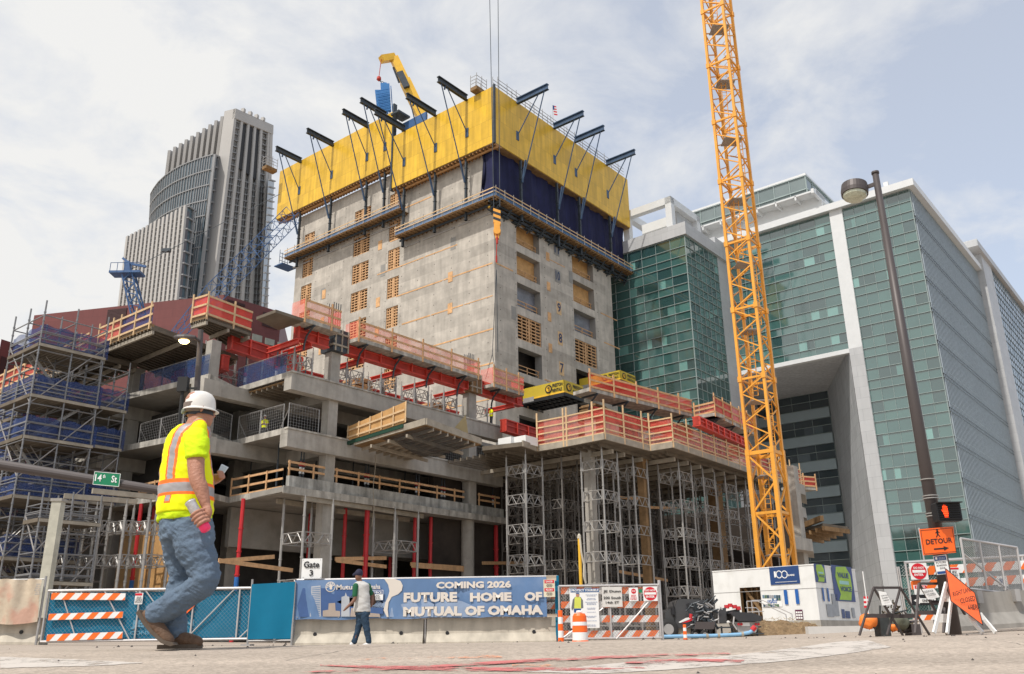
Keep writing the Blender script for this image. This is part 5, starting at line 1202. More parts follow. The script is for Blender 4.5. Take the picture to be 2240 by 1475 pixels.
# ---------------------------------------------------------------- yellow rental trays
def tray(x0, y0, a1, lab, L_=10.5, wd=6.5, back=0):
    # long side faces left (-E1), near end faces the street (-E2)
    p = onpl(x0, y0, AB(Ka-a1, 0), E2) 
    a, b, z = Ka-a1, lb(p), p.z
    t = thing('loading_tray', AB(a, b, z), lab, 'loading tray', 'yellow rental loading trays at the core')
    return t, a, b, z
def trays():
    for i, (xc, yc, bb, xl, yl, xr, yr_, lab) in enumerate(((1234, 857, 49.5, 1144, 884, 1276, 866, 'nearer yellow loading tray with black lettering projecting from the core'), (1357, 829, 49.0, 1268, 852, 1391, 843, 'farther yellow loading tray with black lettering behind the red platform'))):
        l = onpl(xl, yl, K, E1); c = onpl(xc, yc, AB(la(l), 0), E2); z = c.z; r = onpl(xr, yr_, c, E1)
        Lb = Kb-lb(c); La = la(r)-la(c); H = onpl(xc, yc-26 if i == 0 else yc-19, c, E1).z-z; print('tray', z, l.z, Lb, La, H)
        t = thing('loading_tray', c, lab, 'loading tray', 'yellow rental loading trays at the core')
        g = MB(); a, b = la(c), lb(c); g.gb(a, a+La, b, b+Lb, z-.25, z); 
        g = MB()
        for (q) in ((a, a+.1, b, b+Lb), (a+La-.1, a+La, b, b+Lb), (a, a+La, b, b+.1)): g.gb(*q, z, z+H)
        obj('side_panel', g, mat('tray_yellow', (.52, .38, .03), .5, 0, .06, 1), t)
        g = MB(); n = 9
        for k in range(n+1): g.gb(a, a+La, b+Lb*k/n-.06, b+Lb*k/n+.06, z-.45, z-.05)
        for k in range(4): g.gb(a+La*k/3-.08, a+La*k/3+.08, b, b+Lb, z-.5, z-.1)
        obj('under_frame', g, M['ink'], t)
        g = MB(); g.gb(a+.1, a+La-.1, b+.1, b+Lb, z-.04, z+.04); obj('floor', g, M['black'], t)
        g = MB(); g.gb(a-.06, a, b-.05, b+Lb, z-.08, z+.1); g.gb(a, a+La, b-.06, b, z-.08, z+.1); obj('trim', g, M['yellow2'], t)
        o = AB(a-.03, b+Lb*.27, z+H*.14); U = -E2
        text(t, 'PRESTON', o+UZ*H*.40, U, UZ, Lb*.24, H*.30, M['ink'], 'lettering', .02, .03); text(t, 'RENTALS', o, U, UZ, Lb*.23, H*.29, M['ink'], 'lettering', .02, .03)
        o2 = AB(a+La*.45, b-.04, z+H*.14); text(t, 'PRESTON', o2+UZ*H*.40, E1, UZ, La*.5, H*.28, M['ink'], 'lettering', .02, .03); text(t, 'RENTALS', o2, E1, UZ, La*.5, H*.26, M['ink'], 'lettering', .02, .03)
        for cc, nn in ((AB(a-.02, b+Lb*.36, z+H*.48), -E1), (AB(a+La*.24, b-.02, z+H*.48), -E2)):
            g = MB(); g.lathe(cc, [(H*.34, 0), (H*.34, .06)], 20, nn); g.m = 1; g.lathe(cc, [(H*.23, .0), (H*.23, .075)], 20, nn); g.m = 0
            s = nn.cross(UZ); g.par(cc+nn*.08-s*H*.12-UZ*H*.16, s*H*.08, nn*.02, UZ*H*.3); g.par(cc+nn*.08-s*H*.1+UZ*H*.06, s*H*.2, nn*.02, UZ*H*.08)
            obj('round_logo', g, [M['ink'], M['yellow2']], t)
        g = MB(); g.gb(a-.09, a-.02, b+Lb*.72, b+Lb-.1, z-.35, z+.2); obj('number_strip', g, M['steel'], t)

        g = MB(); g.gb(a+.5, a+.8, b+Lb, b+Lb+1, z-.4, z-.1); g.gb(a+La-.8, a+La-.5, b+Lb, b+Lb+1, z-.4, z-.1); obj('cantilever_arm', g, M['dsteel'], t)
trays()
# ================================================================ TOWER CRANE MAST
def crane():
    c = atD(1716, 1225, 66.6); c.z = 0; L0 = Vector((-1.50, 1.18, 0)); R0 = Vector((1.18, 1.50, 0))
    t = thing('tower_crane', c, 'orange-yellow lattice tower crane mast rising beyond the top of the picture', 'tower crane')
    cs = [c, c+R0, c+R0+L0, c+L0]; zc = 13.2; zt = 66; SH = Vector((0, 0, 0))
    for k, p in enumerate(cs):
        g = MB(); g.bar(p, p+UZ*zc, .30, .30, up=L0); g.bar(p+UZ*zc, p+UZ*zt, .21, .21, up=L0)
        z = zc
        while z < zt: g.bar(p+UZ*(z-.22), p+UZ*(z+.22), .32, .32, up=L0); z += 5.7
        obj('leg', g, M['yellow'], t)
    r = random.Random(5)
    for k in range(4):
        p, q = cs[k], cs[(k+1) % 4]; g = MB()
        z = .4; i = 0
        while z < zc-1:
            a, b = (p, q) if i % 2 == 0 else (q, p); g.bar(a+UZ*z, b+UZ*(z+2.1), .12, .12)
            z += 2.1; i += 1
        for zz in (.35, 4.5, 8.7, zc-.1): g.bar(p+UZ*zz, q+UZ*zz, .16, .2)
        z = zc; i = 0
        while z < zt-1:
            a, b = (p, q) if i % 2 == 0 else (q, p); g.bar(a+UZ*z, b+UZ*(z+1.14), .09, .09)
            if i % 5 == 0: g.bar(p+UZ*z, q+UZ*z, .12, .16)
            z += 1.14; i += 1
        obj('face_bracing', g, M['yellow'], t)
    m = (cs[0]+cs[2])/2; g = MB()
    z = 5.7
    while z < zt: g = MB(); g.box(m.x-.75, m.x+.75, m.y-.7, m.y+.7, z, z+.06); obj('rest_platform', g, M['steel'], t); z += 5.7
    g = MB(); z = .5; i = 0
    while z < zt-6:
        a = m+Vector((-.5 if i % 2 else .35, -.3, z)); b = a+Vector((.12, .1, 5.7))
        for s in (0, .38): g.tube(a+Vector((s, 0, 0)), b+Vector((s, 0, 0)), .035, 4)
        for k in range(16): p = lerp(a, b, k/16); g.tube(p, p+Vector((.38, 0, 0)), .022, 4)
        for k in range(5): p = lerp(a, b, (k+.5)/5); g.path([p, p+Vector((-.15, .6, 0)), p+Vector((.19, .8, 0)), p+Vector((.53, .6, 0)), p+Vector((.38, 0, 0))], .02, 4)
        z += 5.7; i += 1
    obj('caged_ladder', g, M['yellow'], t)
    g = MB(); g.path([m+Vector((.6, .5, 1)), m+Vector((.65, .5, 66))], .05, 5); obj('power_cable', g, M['rubber'], t)
    for ch in t.children:
        for v in ch.data.vertices: v.co += SH*v.co.z
crane()
def blue_crane():
    D = 108; t = thing('luffing_crane', atD(370, 745, D), 'blue lattice luffing crane jib slanting behind the red decks towards the core', 'crane')
    a = atD(385, 735, D); b = atD(470, 640, D); e = atD(640, 470, D+4)
    def lattice(p, q, w0, w1, n, nm, r=.055):
        d = (q-p); U = d.normalized(); s = U.cross(Vector((0, 1, 0))).normalized(); v = U.cross(s)
        cor = [(-.5, -.5), (.5, -.5), (.5, .5), (-.5, .5)]; g = MB(); P = []
        for i in range(n+1):
            f = i/n; w = lerp(w0, w1, f); P.append([p+d*f+s*cx*w+v*cy*w for cx, cy in cor])
        for k in range(4): g.bar(P[0][k], P[n][k], r*1.7)
        for i in range(n):
            for k in range(4):
                x, y = (k, (k+1) % 4) if i % 2 == 0 else ((k+1) % 4, k); g.bar(P[i][x], P[i+1][y], r)
        obj(nm, g, M['bluepaint'], t)
    lattice(a, b, 1.1, 1.9, 6, 'jib_foot'); lattice(b, e, 1.9, 1.9, 20, 'jib')
    lattice(atD(303, 690, D-6), atD(281, 600, D-6), 1.2, 1.1, 7, 'mast_top', .09)
    c = atD(281, 600, D-6); g = MB(); g.box(c.x-1.9, c.x+1.6, c.y-.8, c.y+.8, c.z-.1, c.z+.15); g.bar(c, c+Vector((-.3, 0, 1.5)), .6); g.bar(c+UZ*1.3, c+Vector((1.9, 0, .9)), .25); g.bar(c+UZ*1.3, c+Vector((-.9, 0, 2.0)), .25)
    for k in range(5): g.tube(c+Vector((-1.8+k*.8, -.8, 0)), c+Vector((-1.8+k*.8, -.8, 1.1)), .04, 4)
    g.tube(c+Vector((-1.8, -.8, 1.1)), c+Vector((1.4, -.8, 1.1)), .04, 4)
    obj('head_platform', g, M['bluepaint'], t)
    g = MB(); g.tube(atD(285, 590, D-6), atD(612, 425, D), .04, 4, cap=False); p = atD(364, 548, D-4.5); g.box(p.x-.5, p.x+.5, p.y-.2, p.y+.2, p.z-.2, p.z+.2); obj('pendant_rope', g, M['dsteel'], t)
blue_crane()
# ================================================================ SCAFFOLD STAIR AT THE LEFT
def scaffold(a0, b0, na, nb, da, db, zt, decks, label, nets=True, name='scaffold_tower', step=1.15, stairs=True, grp='system scaffolds at the left'):
    t = thing(name, AB(a0, b0, .1), label, 'scaffold', grp)
    A_ = [a0+i*da for i in range(na+1)]; B_ = [b0+i*db for i in range(nb+1)]
    for i, a in enumerate(A_):
        for j, b in enumerate(B_):
            h = zt[0] if (i < na or na == 1) else zt[1]
            g = MB(); g.tube(AB(a, b, .1), AB(a, b, h+.55), .052, 6); z = .5
            while z < h: g.tube(AB(a, b, z), AB(a, b, z+.1), .075, 6); z += .55
            obj('standard', g, M['scaf'], t)
    zs = []; z = .6
    while z < zt[0]: zs.append(z); z += step
    for d in decks: zs += [d+.5, d+1.0]
    for idx in range(0, len(zs), 6):
        g = MB()
        for z in zs[idx:idx+6]:
            for b in B_: g.tube(AB(A_[0], b, z), AB(A_[-1] if z < zt[1] else A_[-2 if na > 1 else -1], b, z), .042, 5, cap=False)
            for i, a in enumerate(A_):
                if i == na and z > zt[1]: continue
                g.tube(AB(a, B_[0], z), AB(a, B_[-1], z), .042, 5, cap=False)
        obj('ledgers', g, M['scaf'], t)
    g = MB(); r = random.Random(int(a0*7+b0))
    z = .6; k = 0
    while z < zt[1]-2:
        for i in range(na):
            if (i+k) % 2 == 0: g.tube(AB(A_[i], B_[0], z), AB(A_[i+1], B_[0], z+2.2), .04, 5, cap=False)
            if r.random() < .6: g.tube(AB(A_[i+1], B_[-1], z), AB(A_[i], B_[-1], z+2.2), .04, 5, cap=False)
        for j in range(nb):
            if (j+k) % 2 == 0: g.tube(AB(A_[0], B_[j], z), AB(A_[0], B_[j+1], z+2.2), .04, 5, cap=False)
            if r.random() < .6: g.tube(AB(A_[-1], B_[j+1], z), AB(A_[-1], B_[j], z+2.2), .04, 5, cap=False)
        z += 2.3; k += 1
    obj('diagonal_brace', g, M['alu_dk'], t)
    for z in decks:
        g = MB(); w = A_[-1]-A_[0]
        for q in range(int(w/.26)): g.gb(A_[0]+q*.26, A_[0]+q*.26+.23, B_[0], B_[-1], z, z+.05)
        g.gb(A_[0], A_[-1], B_[0]-.09, B_[0]-.03, z-.02, z+.2); g.gb(A_[0]-.09, A_[0]-.03, B_[0], B_[-1], z-.02, z+.2)
        obj('deck', g, M['form'], t); g = MB(); g.gb(A_[0]-.05, A_[-1]+.1, B_[0]-.14, B_[0]-.1, z-.02, z+.16); obj('toe_board', g, M['form_beam'], t)
        if nets:
            g = MB(); g.sheet(lambda u, v: AB(lerp(A_[0], A_[-1]+.3, u), B_[0]+.06+.05*math.sin(u*17+z), z+.1+v*1.35+.05*math.sin(u*23)*v), 24, 4)
            g.sheet(lambda u, v: AB(A_[0]+.05+.05*math.sin(u*15+z), lerp(B_[0], B_[-1], u), z+.1+v*1.35+.05*math.sin(u*19)*v), 18, 4)
            obj('netting', g, M['bluenet'], t, smooth_=True)
    if stairs:
        for k in range(len(decks)):
            z1 = decks[k]; z0 = decks[k+1] if k+1 < len(decks) else .2; g = MB()
            aa, ab = (A_[0]+.4, A_[-1]-.6) if k % 2 else (A_[-1]-.6, A_[0]+.4); bb = B_[0]+1.0 if k % 2 else B_[0]+2.0
            for s in (0, .7): g.bar(AB(aa, bb+s, z0), AB(ab, bb+s, z1), .07, .16)
            n = int((z1-z0)/.25)
            for i in range(n): f = (i+.5)/n; p = AB(lerp(aa, ab, f), bb, lerp(z0, z1, f)); g.par(p-E1*.13, E1*.26, E2*.7, UZ*.04)
            for s in (0, .7): g.tube(AB(aa, bb+s, z0+1), AB(ab, bb+s, z1+1), .03, 4)
            obj('stair_flight', g, M['alu'], t)
    return t
scaffold(22, 56, 2, 2, 2.05, 2.25, (20.6, 20.6), [18.1, 14.8, 12.2, 8.6, 5.0, 1.8], 'tall netted scaffold stair tower in front of the frame at the left')
scaffold(26.3, 56.6, 1, 2, 2.0, 2.0, (18.0, 18.0), [15.0, 12.4, 8.8], 'narrow netted scaffold bay joining the stair tower to the slabs', stairs=False)
scaffold(23.5, 61.5, 2, 3, 2.0, 2.2, (17.2, 15.5), [14.6, 11.5, 8.0, 4.5], 'lower netted scaffold behind the stair tower at the left picture edge')
scaffold(22.2, 52.5, 2, 1, 1.7, 1.9, (8.2, 8.2), [6.9, 3.5], 'low scaffold at the foot of the stair tower above the beige fence cloth', nets=False, stairs=False)
scaffold(19.5, 60.5, 1, 3, 2.0, 2.1, (9.5, 9.5), [8.2, 5.1], 'low netted scaffold at the left picture edge behind the mast arm', stairs=False)
def post():
    p = atD(100, 1283, 42); q = atD(126, 1098, 42); q.x, q.y = p.x, p.y; t = thing('concrete_post', Vector((p.x, p.y, .1)), 'tall pale concrete post at the left end of the blue gate', 'post'); g = MB(); g.box(p.x-.2, p.x+.2, p.y-.2, p.y+.2, .1, q.z); obj('shaft', g, mat('pale_post', (.46, .44, .36), .8, 0, .2, 2), t); g = MB(); g.box(p.x-.24, p.x+.24, p.y-.24, p.y+.24, q.z, q.z+.12); obj('cap', g, M['conc'], t)
post()
# ================================================================ STREET SIDE
YF = 30.0
def fp(x, y, Y=YF): return atY(x, y, Y)
def size(x0, y0, x1, y1, Y):
    c = atY((x0+x1)/2, (y0+y1)/2, Y); w = (atY(x1, (y0+y1)/2, Y)-atY(x0, (y0+y1)/2, Y)).x; h = atY((x0+x1)/2, y0, Y).z-atY((x0+x1)/2, y1, Y).z
    return c, w, h
def board(parent, name, x0, y0, x1, y1, Y, mt, th=.02):
    c, w, h = size(x0, y0, x1, y1, Y); g = MB(); g.box(c.x-w/2, c.x+w/2, c.y, c.y+th, c.z-h/2, c.z+h/2); return obj(name, g, mt, parent)
def wr(parent, s, x0, y0, x1, y1, Y, m, bold=.0, name='lettering', sp=1.0):
    c, w, h = size(x0, y0, x1, y1, Y); return text(parent, s, Vector((c.x-w/2, Y, c.z-h/2)), XU, UZ, w, h, m, name, .006, bold, sp)
def lines(parent, x0, y0, x1, y1, Y, n, m, name='small_print', fill=.45, seed=1):
    """rows of unreadably small print"""
    r = random.Random(seed); c, w, h = size(x0, y0, x1, y1, Y); g = MB(); lh = h/n
    for i in range(n):
        z = c.z+h/2-lh*(i+1)+lh*(1-fill)/2; x = c.x-w/2+w*.5*(1-r.uniform(.6, 1)); xe = c.x+w/2-(x-(c.x-w/2))
        while x < xe: l = r.uniform(.6, 2.2)*lh; g.box(x, min(x+l, xe), Y-.004, Y-.002, z, z+lh*fill); x += l+lh*.35
    return obj(name, g, m, parent)
def jersey(x0, x1, Y, label, h=.84, ybot=None, grp='concrete traffic barriers'):
    a = fp(x0, 1395, Y); b = fp(x1, 1395, Y); xa, xb = a.x, b.x; zg = gz((xa+xb)/2, Y)
    t = thing('concrete_barrier', ((xa+xb)/2, Y, zg), label, 'traffic barrier', grp)
    prof = [(-.30, 0), (-.30, .08), (-.13, .34), (-.08, h), (.08, h), (.13, .34), (.30, .08), (.30, 0)]
    n = len(prof); g = MB(); za, zb_ = gz(xa, Y), gz(xb, Y)
    vs = [(xa, Y+.3+p, za+q) for p, q in prof]+[(xb, Y+.3+p, zb_+q) for p, q in prof]
    g.add(vs, [tuple(range(n)), tuple(range(n, 2*n))[::-1]]+[(i, n+i, n+(i+1) % n, (i+1) % n) for i in range(n)])
    obj('barrier', g, M['barrier'], t)
    g = MB()
    for f in (.16, .83): c = Vector((lerp(xa, xb, f), Y+.3-.155, zg+.36)); g.tube(c+Vector((0, -.01, 0)), c+Vector((0, .1, 0)), .06, 12)
    obj('lifting_hole', g, M['ink'], t); return t
M['barrier'] = mat('sandy_barrier_concrete', (.50, .45, .37), .9, 0, .12, 1.5, .15, .25, .22)
jersey(641, 924, YF, 'sandy concrete barrier below the banner, left one behind the pedestrian'); jersey(932, 1217, YF, 'sandy concrete barrier below the banner, right one with a brown plug'); jersey(-190, 86, YF, 'concrete barrier half covered by beige cloth at the left picture edge')
def chain(g, o, U, L_, z0, z1, cell=.09, r=.0045):
    """diagonal wires of a chain-link panel"""
    H = z1-z0; o = Vector(o); n = int((L_+H)/cell)+1
    for k in range(-int(H/cell)-1, n):
        for s in (1, -1):
            u0 = k*cell if s == 1 else k*cell+H; pts = []
            ua, ub = u0, u0+H*s; za, zb_ = z0, z1
            if s == 1: lo, hi = ua, ub
            # clip to 0..L_
            t0, t1 = 0.0, 1.0; d = ub-ua
            for lim, sg in ((0, 1), (L_, -1)):
                if d == 0: continue
                tt = (lim-ua)/d
                if (d > 0) == (sg > 0): t0 = max(t0, tt)
                else: t1 = min(t1, tt)
            if t0 >= t1: continue
            g.tube(o+U*(ua+d*t0)+UZ*(z0+H*t0), o+U*(ua+d*t1)+UZ*(z0+H*t1), r, 3, cap=False)
def stripes(parent, x0, y0, x1, y1, Y, name='striped_plank', pitch=None, lean=1, y0r=None, th=.03):
    """white plank with slanted orange stripes"""
    a = atY(x0, (y0+y1)/2, Y); b = atY(x1, (y0+y1)/2, Y); h = atY(x0, y0, Y).z-atY(x0, y1, Y).z; za = atY(x0, (y0+y1)/2, Y).z; zb_ = za if y0r is None else atY(x1, y0r+(y1-y0)/2, Y).z
    zc_ = lambda x: lerp(za, zb_, (x-a.x)/(b.x-a.x)); g = MB(); w = b.x-a.x
    g.extr([Vector((a.x, Y, za-h/2)), Vector((b.x, Y, zb_-h/2)), Vector((b.x, Y, zb_+h/2)), Vector((a.x, Y, za+h/2))], (0, th, 0)); g.m = 1
    p = pitch or h*2.3; x = a.x-p*.3
    while x < b.x:
        q = [(x, 0), (x+p*.5, 0), (x+p*.5+h*.85*lean, 1), (x+h*.85*lean, 1)]
        P = []
        for k in range(4):      # clip in x
            (xa, va), (xb, vb) = q[k], q[(k+1) % 4]
            ins = a.x <= xa <= b.x
            if ins: P.append((xa, va))
            if xb != xa:
                for lim in sorted((a.x, b.x), reverse=(xb < xa)):
                    tt = (lim-xa)/(xb-xa)
                    if 0 < tt < 1: P.append((lim, lerp(va, vb, tt)))
        if len(P) >= 3: g.extr([Vector((px_, Y-.003, zc_(px_)-h/2+v*h)) for px_, v in P], (0, .003, 0))
        x += p
    return obj(name, g, [M['signwhite'], M['orange_st']], parent)
M['bluecloth'] = mat('blue_wind_screen', (.0, .15, .265), .7, 0, .08, .8, .1, .3)
M['pipe'] = mat('galvanised_pipe', (.50, .48, .47), .4, .3, .1, 3)
# ---- blue gate at the left
def blue_gate():
    xa, xb = fp(97, 1350).x, fp(546, 1350).x; z0, z1 = fp(300, 1401).z, fp(300, 1290).z; t = thing('site_gate', ((xa+xb)/2, YF, z0), 'long sliding chain-link gate with blue wind screen and three striped planks', 'gate')
    g = MB(); g.sheet(lambda u, v: Vector((lerp(xa+.05, xb-.05, u), YF+.06+.02*math.sin(u*40)*math.sin(v*3), lerp(z0+.05, z1-.07, v))), 60, 4); obj('wind_screen', g, M['bluecloth'], t, smooth_=True)
    g = MB(); g.tube((xa, YF, z1), (xb, YF, z1), .045, 8); g.tube((xa, YF, z0), (xb, YF, z0), .04, 8)
    for x in (97, 300, 420, 520, 546): X = fp(x, 1350).x; g.tube((X, YF, z0), (X, YF, z1), .03, 8)
    X = lambda x: fp(x, 1350).x
    for p, q in (((125, z1), (175, z0)), ((220, z1), (290, z0)), ((310, z1), (400, z0)), ((410, z0), (510, z1)), ((525, z0), (546, z0+.3))): g.tube((X(p[0]), YF, p[1]), (X(q[0]), YF, q[1]), .022, 6)
    obj('gate_frame', g, M['pipe'], t)
    g = MB(); chain(g, (xa, YF+.02, 0), XU, xb-xa, z0, z1, .13, .003); obj('chain_link', g, M['steel'], t)
    stripes(t, 112, 1297, 274, 1312, YF-.06, lean=1, y0r=1298); stripes(t, 106, 1343, 268, 1357, YF-.06, lean=1, y0r=1338); stripes(t, 102, 1388, 267, 1403, YF-.06, lean=1, y0r=1382)
    fl = mat('faded_pale_blue_print', (.10, .30, .44), .7)
    wr(t, 'JE DUNN', 286, 1356, 424, 1376, YF+.03, fl, .045); wr(t, 'CONSTRUCTION', 284, 1380, 408, 1388, YF+.03, fl, .03)
    b = board(t, 'danger_notice', 295, 1297, 312, 1322, YF-.03, M['signwhite']); g = MB(); board(t, 'notice_header', 296, 1298, 311, 1303, YF-.035, M['signred'], .004); lines(t, 296, 1305, 311, 1320, YF-.033, 6, M['ink'])
    c, w, h = size(380, 1300, 426, 1346, YF-.04); g = MB(); r = w*.56; g.extr([c+Vector((-r, 0, 0)), c+Vector((0, 0, -r)), c+Vector((r, 0, 0)), c+Vector((0, 0, r))], (0, .02, 0)); obj('diamond_sign', g, M['orange'], t)
    wr(t, 'CONSTRUCTION', 382, 1316, 423, 1321, YF-.045, M['ink'], .02); wr(t, 'ENTRANCE', 388, 1327, 417, 1332, YF-.045, M['ink'], .02)
blue_gate()
def blue_panel():
    xa, xb = fp(547, 1350).x, fp(642, 1350).x; t = thing('blue_screen_panel', ((xa+xb)/2, YF-.1, .3), 'solid blue fabric fence panel between the gate and the banner', 'fence panel')
    za, zb_ = fp(600, 1398).z, fp(600, 1274).z
    g = MB(); g.sheet(lambda u, v: Vector((lerp(xa, xb, u), YF-.1+.03*math.sin(u*9)*math.cos(v*2), lerp(za, zb_-.06*(1-u), v))), 20, 8); obj('fabric', g, M['bluecloth'], t, smooth_=True)
    g = MB(); g.tube((xa, YF-.06, .06), (xa, YF-.06, zb_+.1), .035, 8); g.tube((xb, YF-.06, .06), (xb, YF-.06, zb_), .035, 8); g.tube((xa, YF-.06, za-.05), (xb, YF-.06, za-.05), .03, 8); g.box(xa-.15, xa+.15, YF-.3, YF+.2, .06, .16); obj('panel_frame', g, M['steel'], t)
blue_panel()
def beige_cloth():
    xa, xb = fp(-150, 1300).x, fp(93, 1300).x; zt = fp(50, 1268).z; t = thing('draped_cloth', ((xa+xb)/2, YF, .9), 'stained beige cloth hung over the fence at the left picture edge', 'cloth')
    z0 = fp(50, 1358).z
    g = MB(); g.sheet(lambda u, v: Vector((lerp(xa, xb, u), YF-.12+.07*math.sin(u*21+v*3)+.05*math.sin(u*47)*v, lerp(z0+.12*math.sin(u*6), zt+.02*math.sin(u*30), v))), 90, 14); m = mat('stained_beige_cloth', (.55, .46, .35), .85, 0, .08, 2, .3, .3, .1, stain=((.52, .22, .16), 1.1, .55)); obj('cloth', g, m, t, smooth_=True)
    g = MB(); g.tube((xb+.03, YF, .1), (xb+.03, YF, zt+.1), .04, 8); g.tube((xa, YF, zt), (xb, YF, zt), .025, 6); obj('fence_post', g, M['steel'], t)
    lines(t, 75, 1276, 92, 1302, YF-.25, 6, M['steel'], 'faded_print')
beige_cloth()
# ---- banner fence
def banner():
    xa, xb = fp(643, 1310).x, fp(1218, 1310).x; z0, z1 = fp(900, 1353).z, fp(900, 1264.5).z
    f = thing('banner_fence', ((xa+xb)/2, YF+.25, 1.0), 'pipe and chain-link fence standing behind the blue banner', 'fence'); g = MB(); g.tube((xa, YF+.25, z1), (xb+.05, YF+.25, z1), .04, 8); g.tube((xa, YF+.25, z0), (xb, YF+.25, z0), .03, 8)
    for x in (645, 780, 930, 1080, 1216): X = fp(x, 1300).x; g.tube((X, YF+.25, .1), (X, YF+.25, z1), .035, 8)
    obj('fence_frame', g, M['pipe'], f); g = MB(); chain(g, (xa, YF+.26, 0), XU, xb-xa, z0, z1, .1, .004); obj('chain_link', g, M['steel'], f)
    stripes(f, 1180, 1295, 1222, 1310, YF+.3); stripes(f, 1180, 1318, 1222, 1333, YF+.3)
    g = MB(); X0 = fp(1214, 1300).x; g.box(X0, X0+.14, YF+.1, YF+.16, .15, z1+.02); obj('blue_edge_strip', g, M['bluecloth'], f)
    t = thing('banner', ((xa+xb)/2, YF, 1.4), 'long faded blue printed banner announcing the future home', 'banner')
    xr = fp(1196, 1310).x; yy = lambda x, v: YF-.02+.03*math.sin(x*2.2)+.015*math.sin(x*7+v*3)
    mb = mat('faded_blue_banner', (.115, .205, .37), .55, 0, .1, .5, .0, .4, .08, stain=((.20, .29, .46), .8, .5))
    g = MB(); g.sheet(lambda u, v: Vector((lerp(xa, xr, u), yy(lerp(xa, xr, u), v), lerp(z0+.02*math.sin(u*25), z1-.03-.0*u, v))), 120, 6); obj('cloth', g, mb, t, smooth_=True)
    mt_ = mat('tan_banner_edge', (.50, .42, .33), .7); g = MB(); g.sheet(lambda u, v: Vector((lerp(xr, xb, u), yy(xr, v), lerp(z1-.15, z1+.02, v))), 3, 2); g.sheet(lambda u, v: Vector((lerp(xr, xb, u), yy(xr, v), lerp(z0-.02, z0+.08, v))), 3, 2); obj('torn_edge', g, mt_, t)
    cr = mat('cream_banner_print', (.66, .60, .53), .7, 0, .04, 1); Yt = YF-.06
    wr(t, 'COMING 2026', 954, 1271.5, 1118, 1287, Yt, cr, .05); wr(t, 'FUTURE', 883, 1296, 1000, 1317.5, Yt, cr, .055); wr(t, 'HOME', 1028, 1296, 1119, 1316, Yt, cr, .055); wr(t, 'OF', 1147, 1295, 1186, 1315, Yt, cr, .055)
    wr(t, 'MUTUAL OF OMAHA', 882, 1325.5, 1188, 1347, Yt, cr, .06)
    wr(t, 'Mutual', 736, 1279, 781, 1290, Yt, cr, .02); wr(t, 'of', 786, 1280, 796, 1290, Yt, cr, .02); wr(t, 'Omaha', 800, 1278, 832, 1289, Yt, cr, .02)
    P = lambda x, y: atY(x, y, Yt)
    def shape(pts, m, name, d=.004, dy=0): g = MB(); g.extr([P(x, y)+Vector((0, dy, 0)) for x, y in pts], (0, d, 0)); return obj(name, g, m, t)
    # round emblem with a head in profile
    c = P(723, 1284); g = MB(); g.lathe(c, [(.165, 0), (.165, .004)], 28, Vector((0, 1, 0))); obj('emblem_disc', g, cr, t)
    bl2 = mat('mid_blue_print', (.10, .19, .36), .7); g = MB(); g.lathe(c+Vector((0, -.004, 0)), [(.14, 0), (.14, .003)], 28, Vector((0, 1, 0))); g.m = 1
    for k in range(6):
        a = .5+k*.55; g.extr([c+Vector((math.cos(a)*.03, -.008, math.sin(a)*.03)), c+Vector((math.cos(a-.22)*.13, -.008, math.sin(a-.22)*.13)), c+Vector((math.cos(a+.12)*.135, -.008, math.sin(a+.12)*.135))], (0, .003, 0))
    g.extr([c+Vector((x*.1, -.009, z*.1)) for x, z in ((-.2, .8), (.4, .7), (.7, .1), (.5, -.2), (.6, -.7), (.1, -.9), (-.3, -.6), (-.2, -.2), (-.5, .1))], (0, .003, 0)); obj('emblem_figure', g, [bl2, cr], t)
    # curling ribbon shape
    shape([(840, 1266), (862, 1266), (876, 1271), (881, 1281), (879, 1292), (871, 1300), (857, 1306), (850, 1318), (848, 1334), (850, 1350), (846, 1350), (839, 1335), (843, 1318), (849, 1305), (852, 1293), (849, 1279)], cr, 'ribbon_print')
    dk = mat('deep_blue_print', (.045, .10, .25), .7); shape([(662, 1287), (835, 1287), (838, 1318), (838, 1343), (655, 1350), (650, 1325)], dk, 'night_sky_print', .003, .012)
    lt = mat('pale_grey_print', (.42, .44, .47), .7); shape([(681, 1283), (701, 1281), (702, 1349), (678, 1349)], lt, 'tower_print', .003, .004)
    g = MB()
    for k in range(16): a, b = P(683, 1286+k*4), P(700, 1285+k*4); g.extr([a, b, b-UZ*.02, a-UZ*.02], (0, .002, 0))
    obj('tower_floor_print', g, bl2, t)
    tn = mat('tan_print', (.38, .31, .26), .7); shape([(706, 1349), (706, 1336), (718, 1334), (719, 1320), (733, 1319), (734, 1336), (744, 1337), (744, 1349)], tn, 'tall_block_print', .003, .004)
    shape([(746, 1349), (747, 1306), (754, 1304), (756, 1296), (759, 1304), (764, 1306), (765, 1349)], lt, 'spire_print', .003, .006); shape([(766, 1349), (768, 1330), (785, 1332), (800, 1340), (830, 1343), (832, 1350)], tn, 'low_skyline_print', .003, .004)
    ice = mat('hazy_white_print', (.25, .33, .47), .7)
    for k, pts in enumerate((((884, 1320), (905, 1309), (930, 1312), (950, 1322), (948, 1350), (852, 1350), (856, 1330)), ((950, 1350), (952, 1322), (975, 1311), (1010, 1315), (1040, 1328), (1050, 1350)), ((736, 1317), (770, 1303), (800, 1308), (848, 1318), (845, 1330), (760, 1327)))): shape(pts, ice, 'ridge_print', .003, .012)
    g = MB()
    for k in range(13): c = atY(650+k*45, 1350.5, YF-.05); g.lathe(c, [(.018, 0), (.018, .02)], 8, Vector((0, 1, 0)))
    obj('eyelet', g, M['steel'], t)
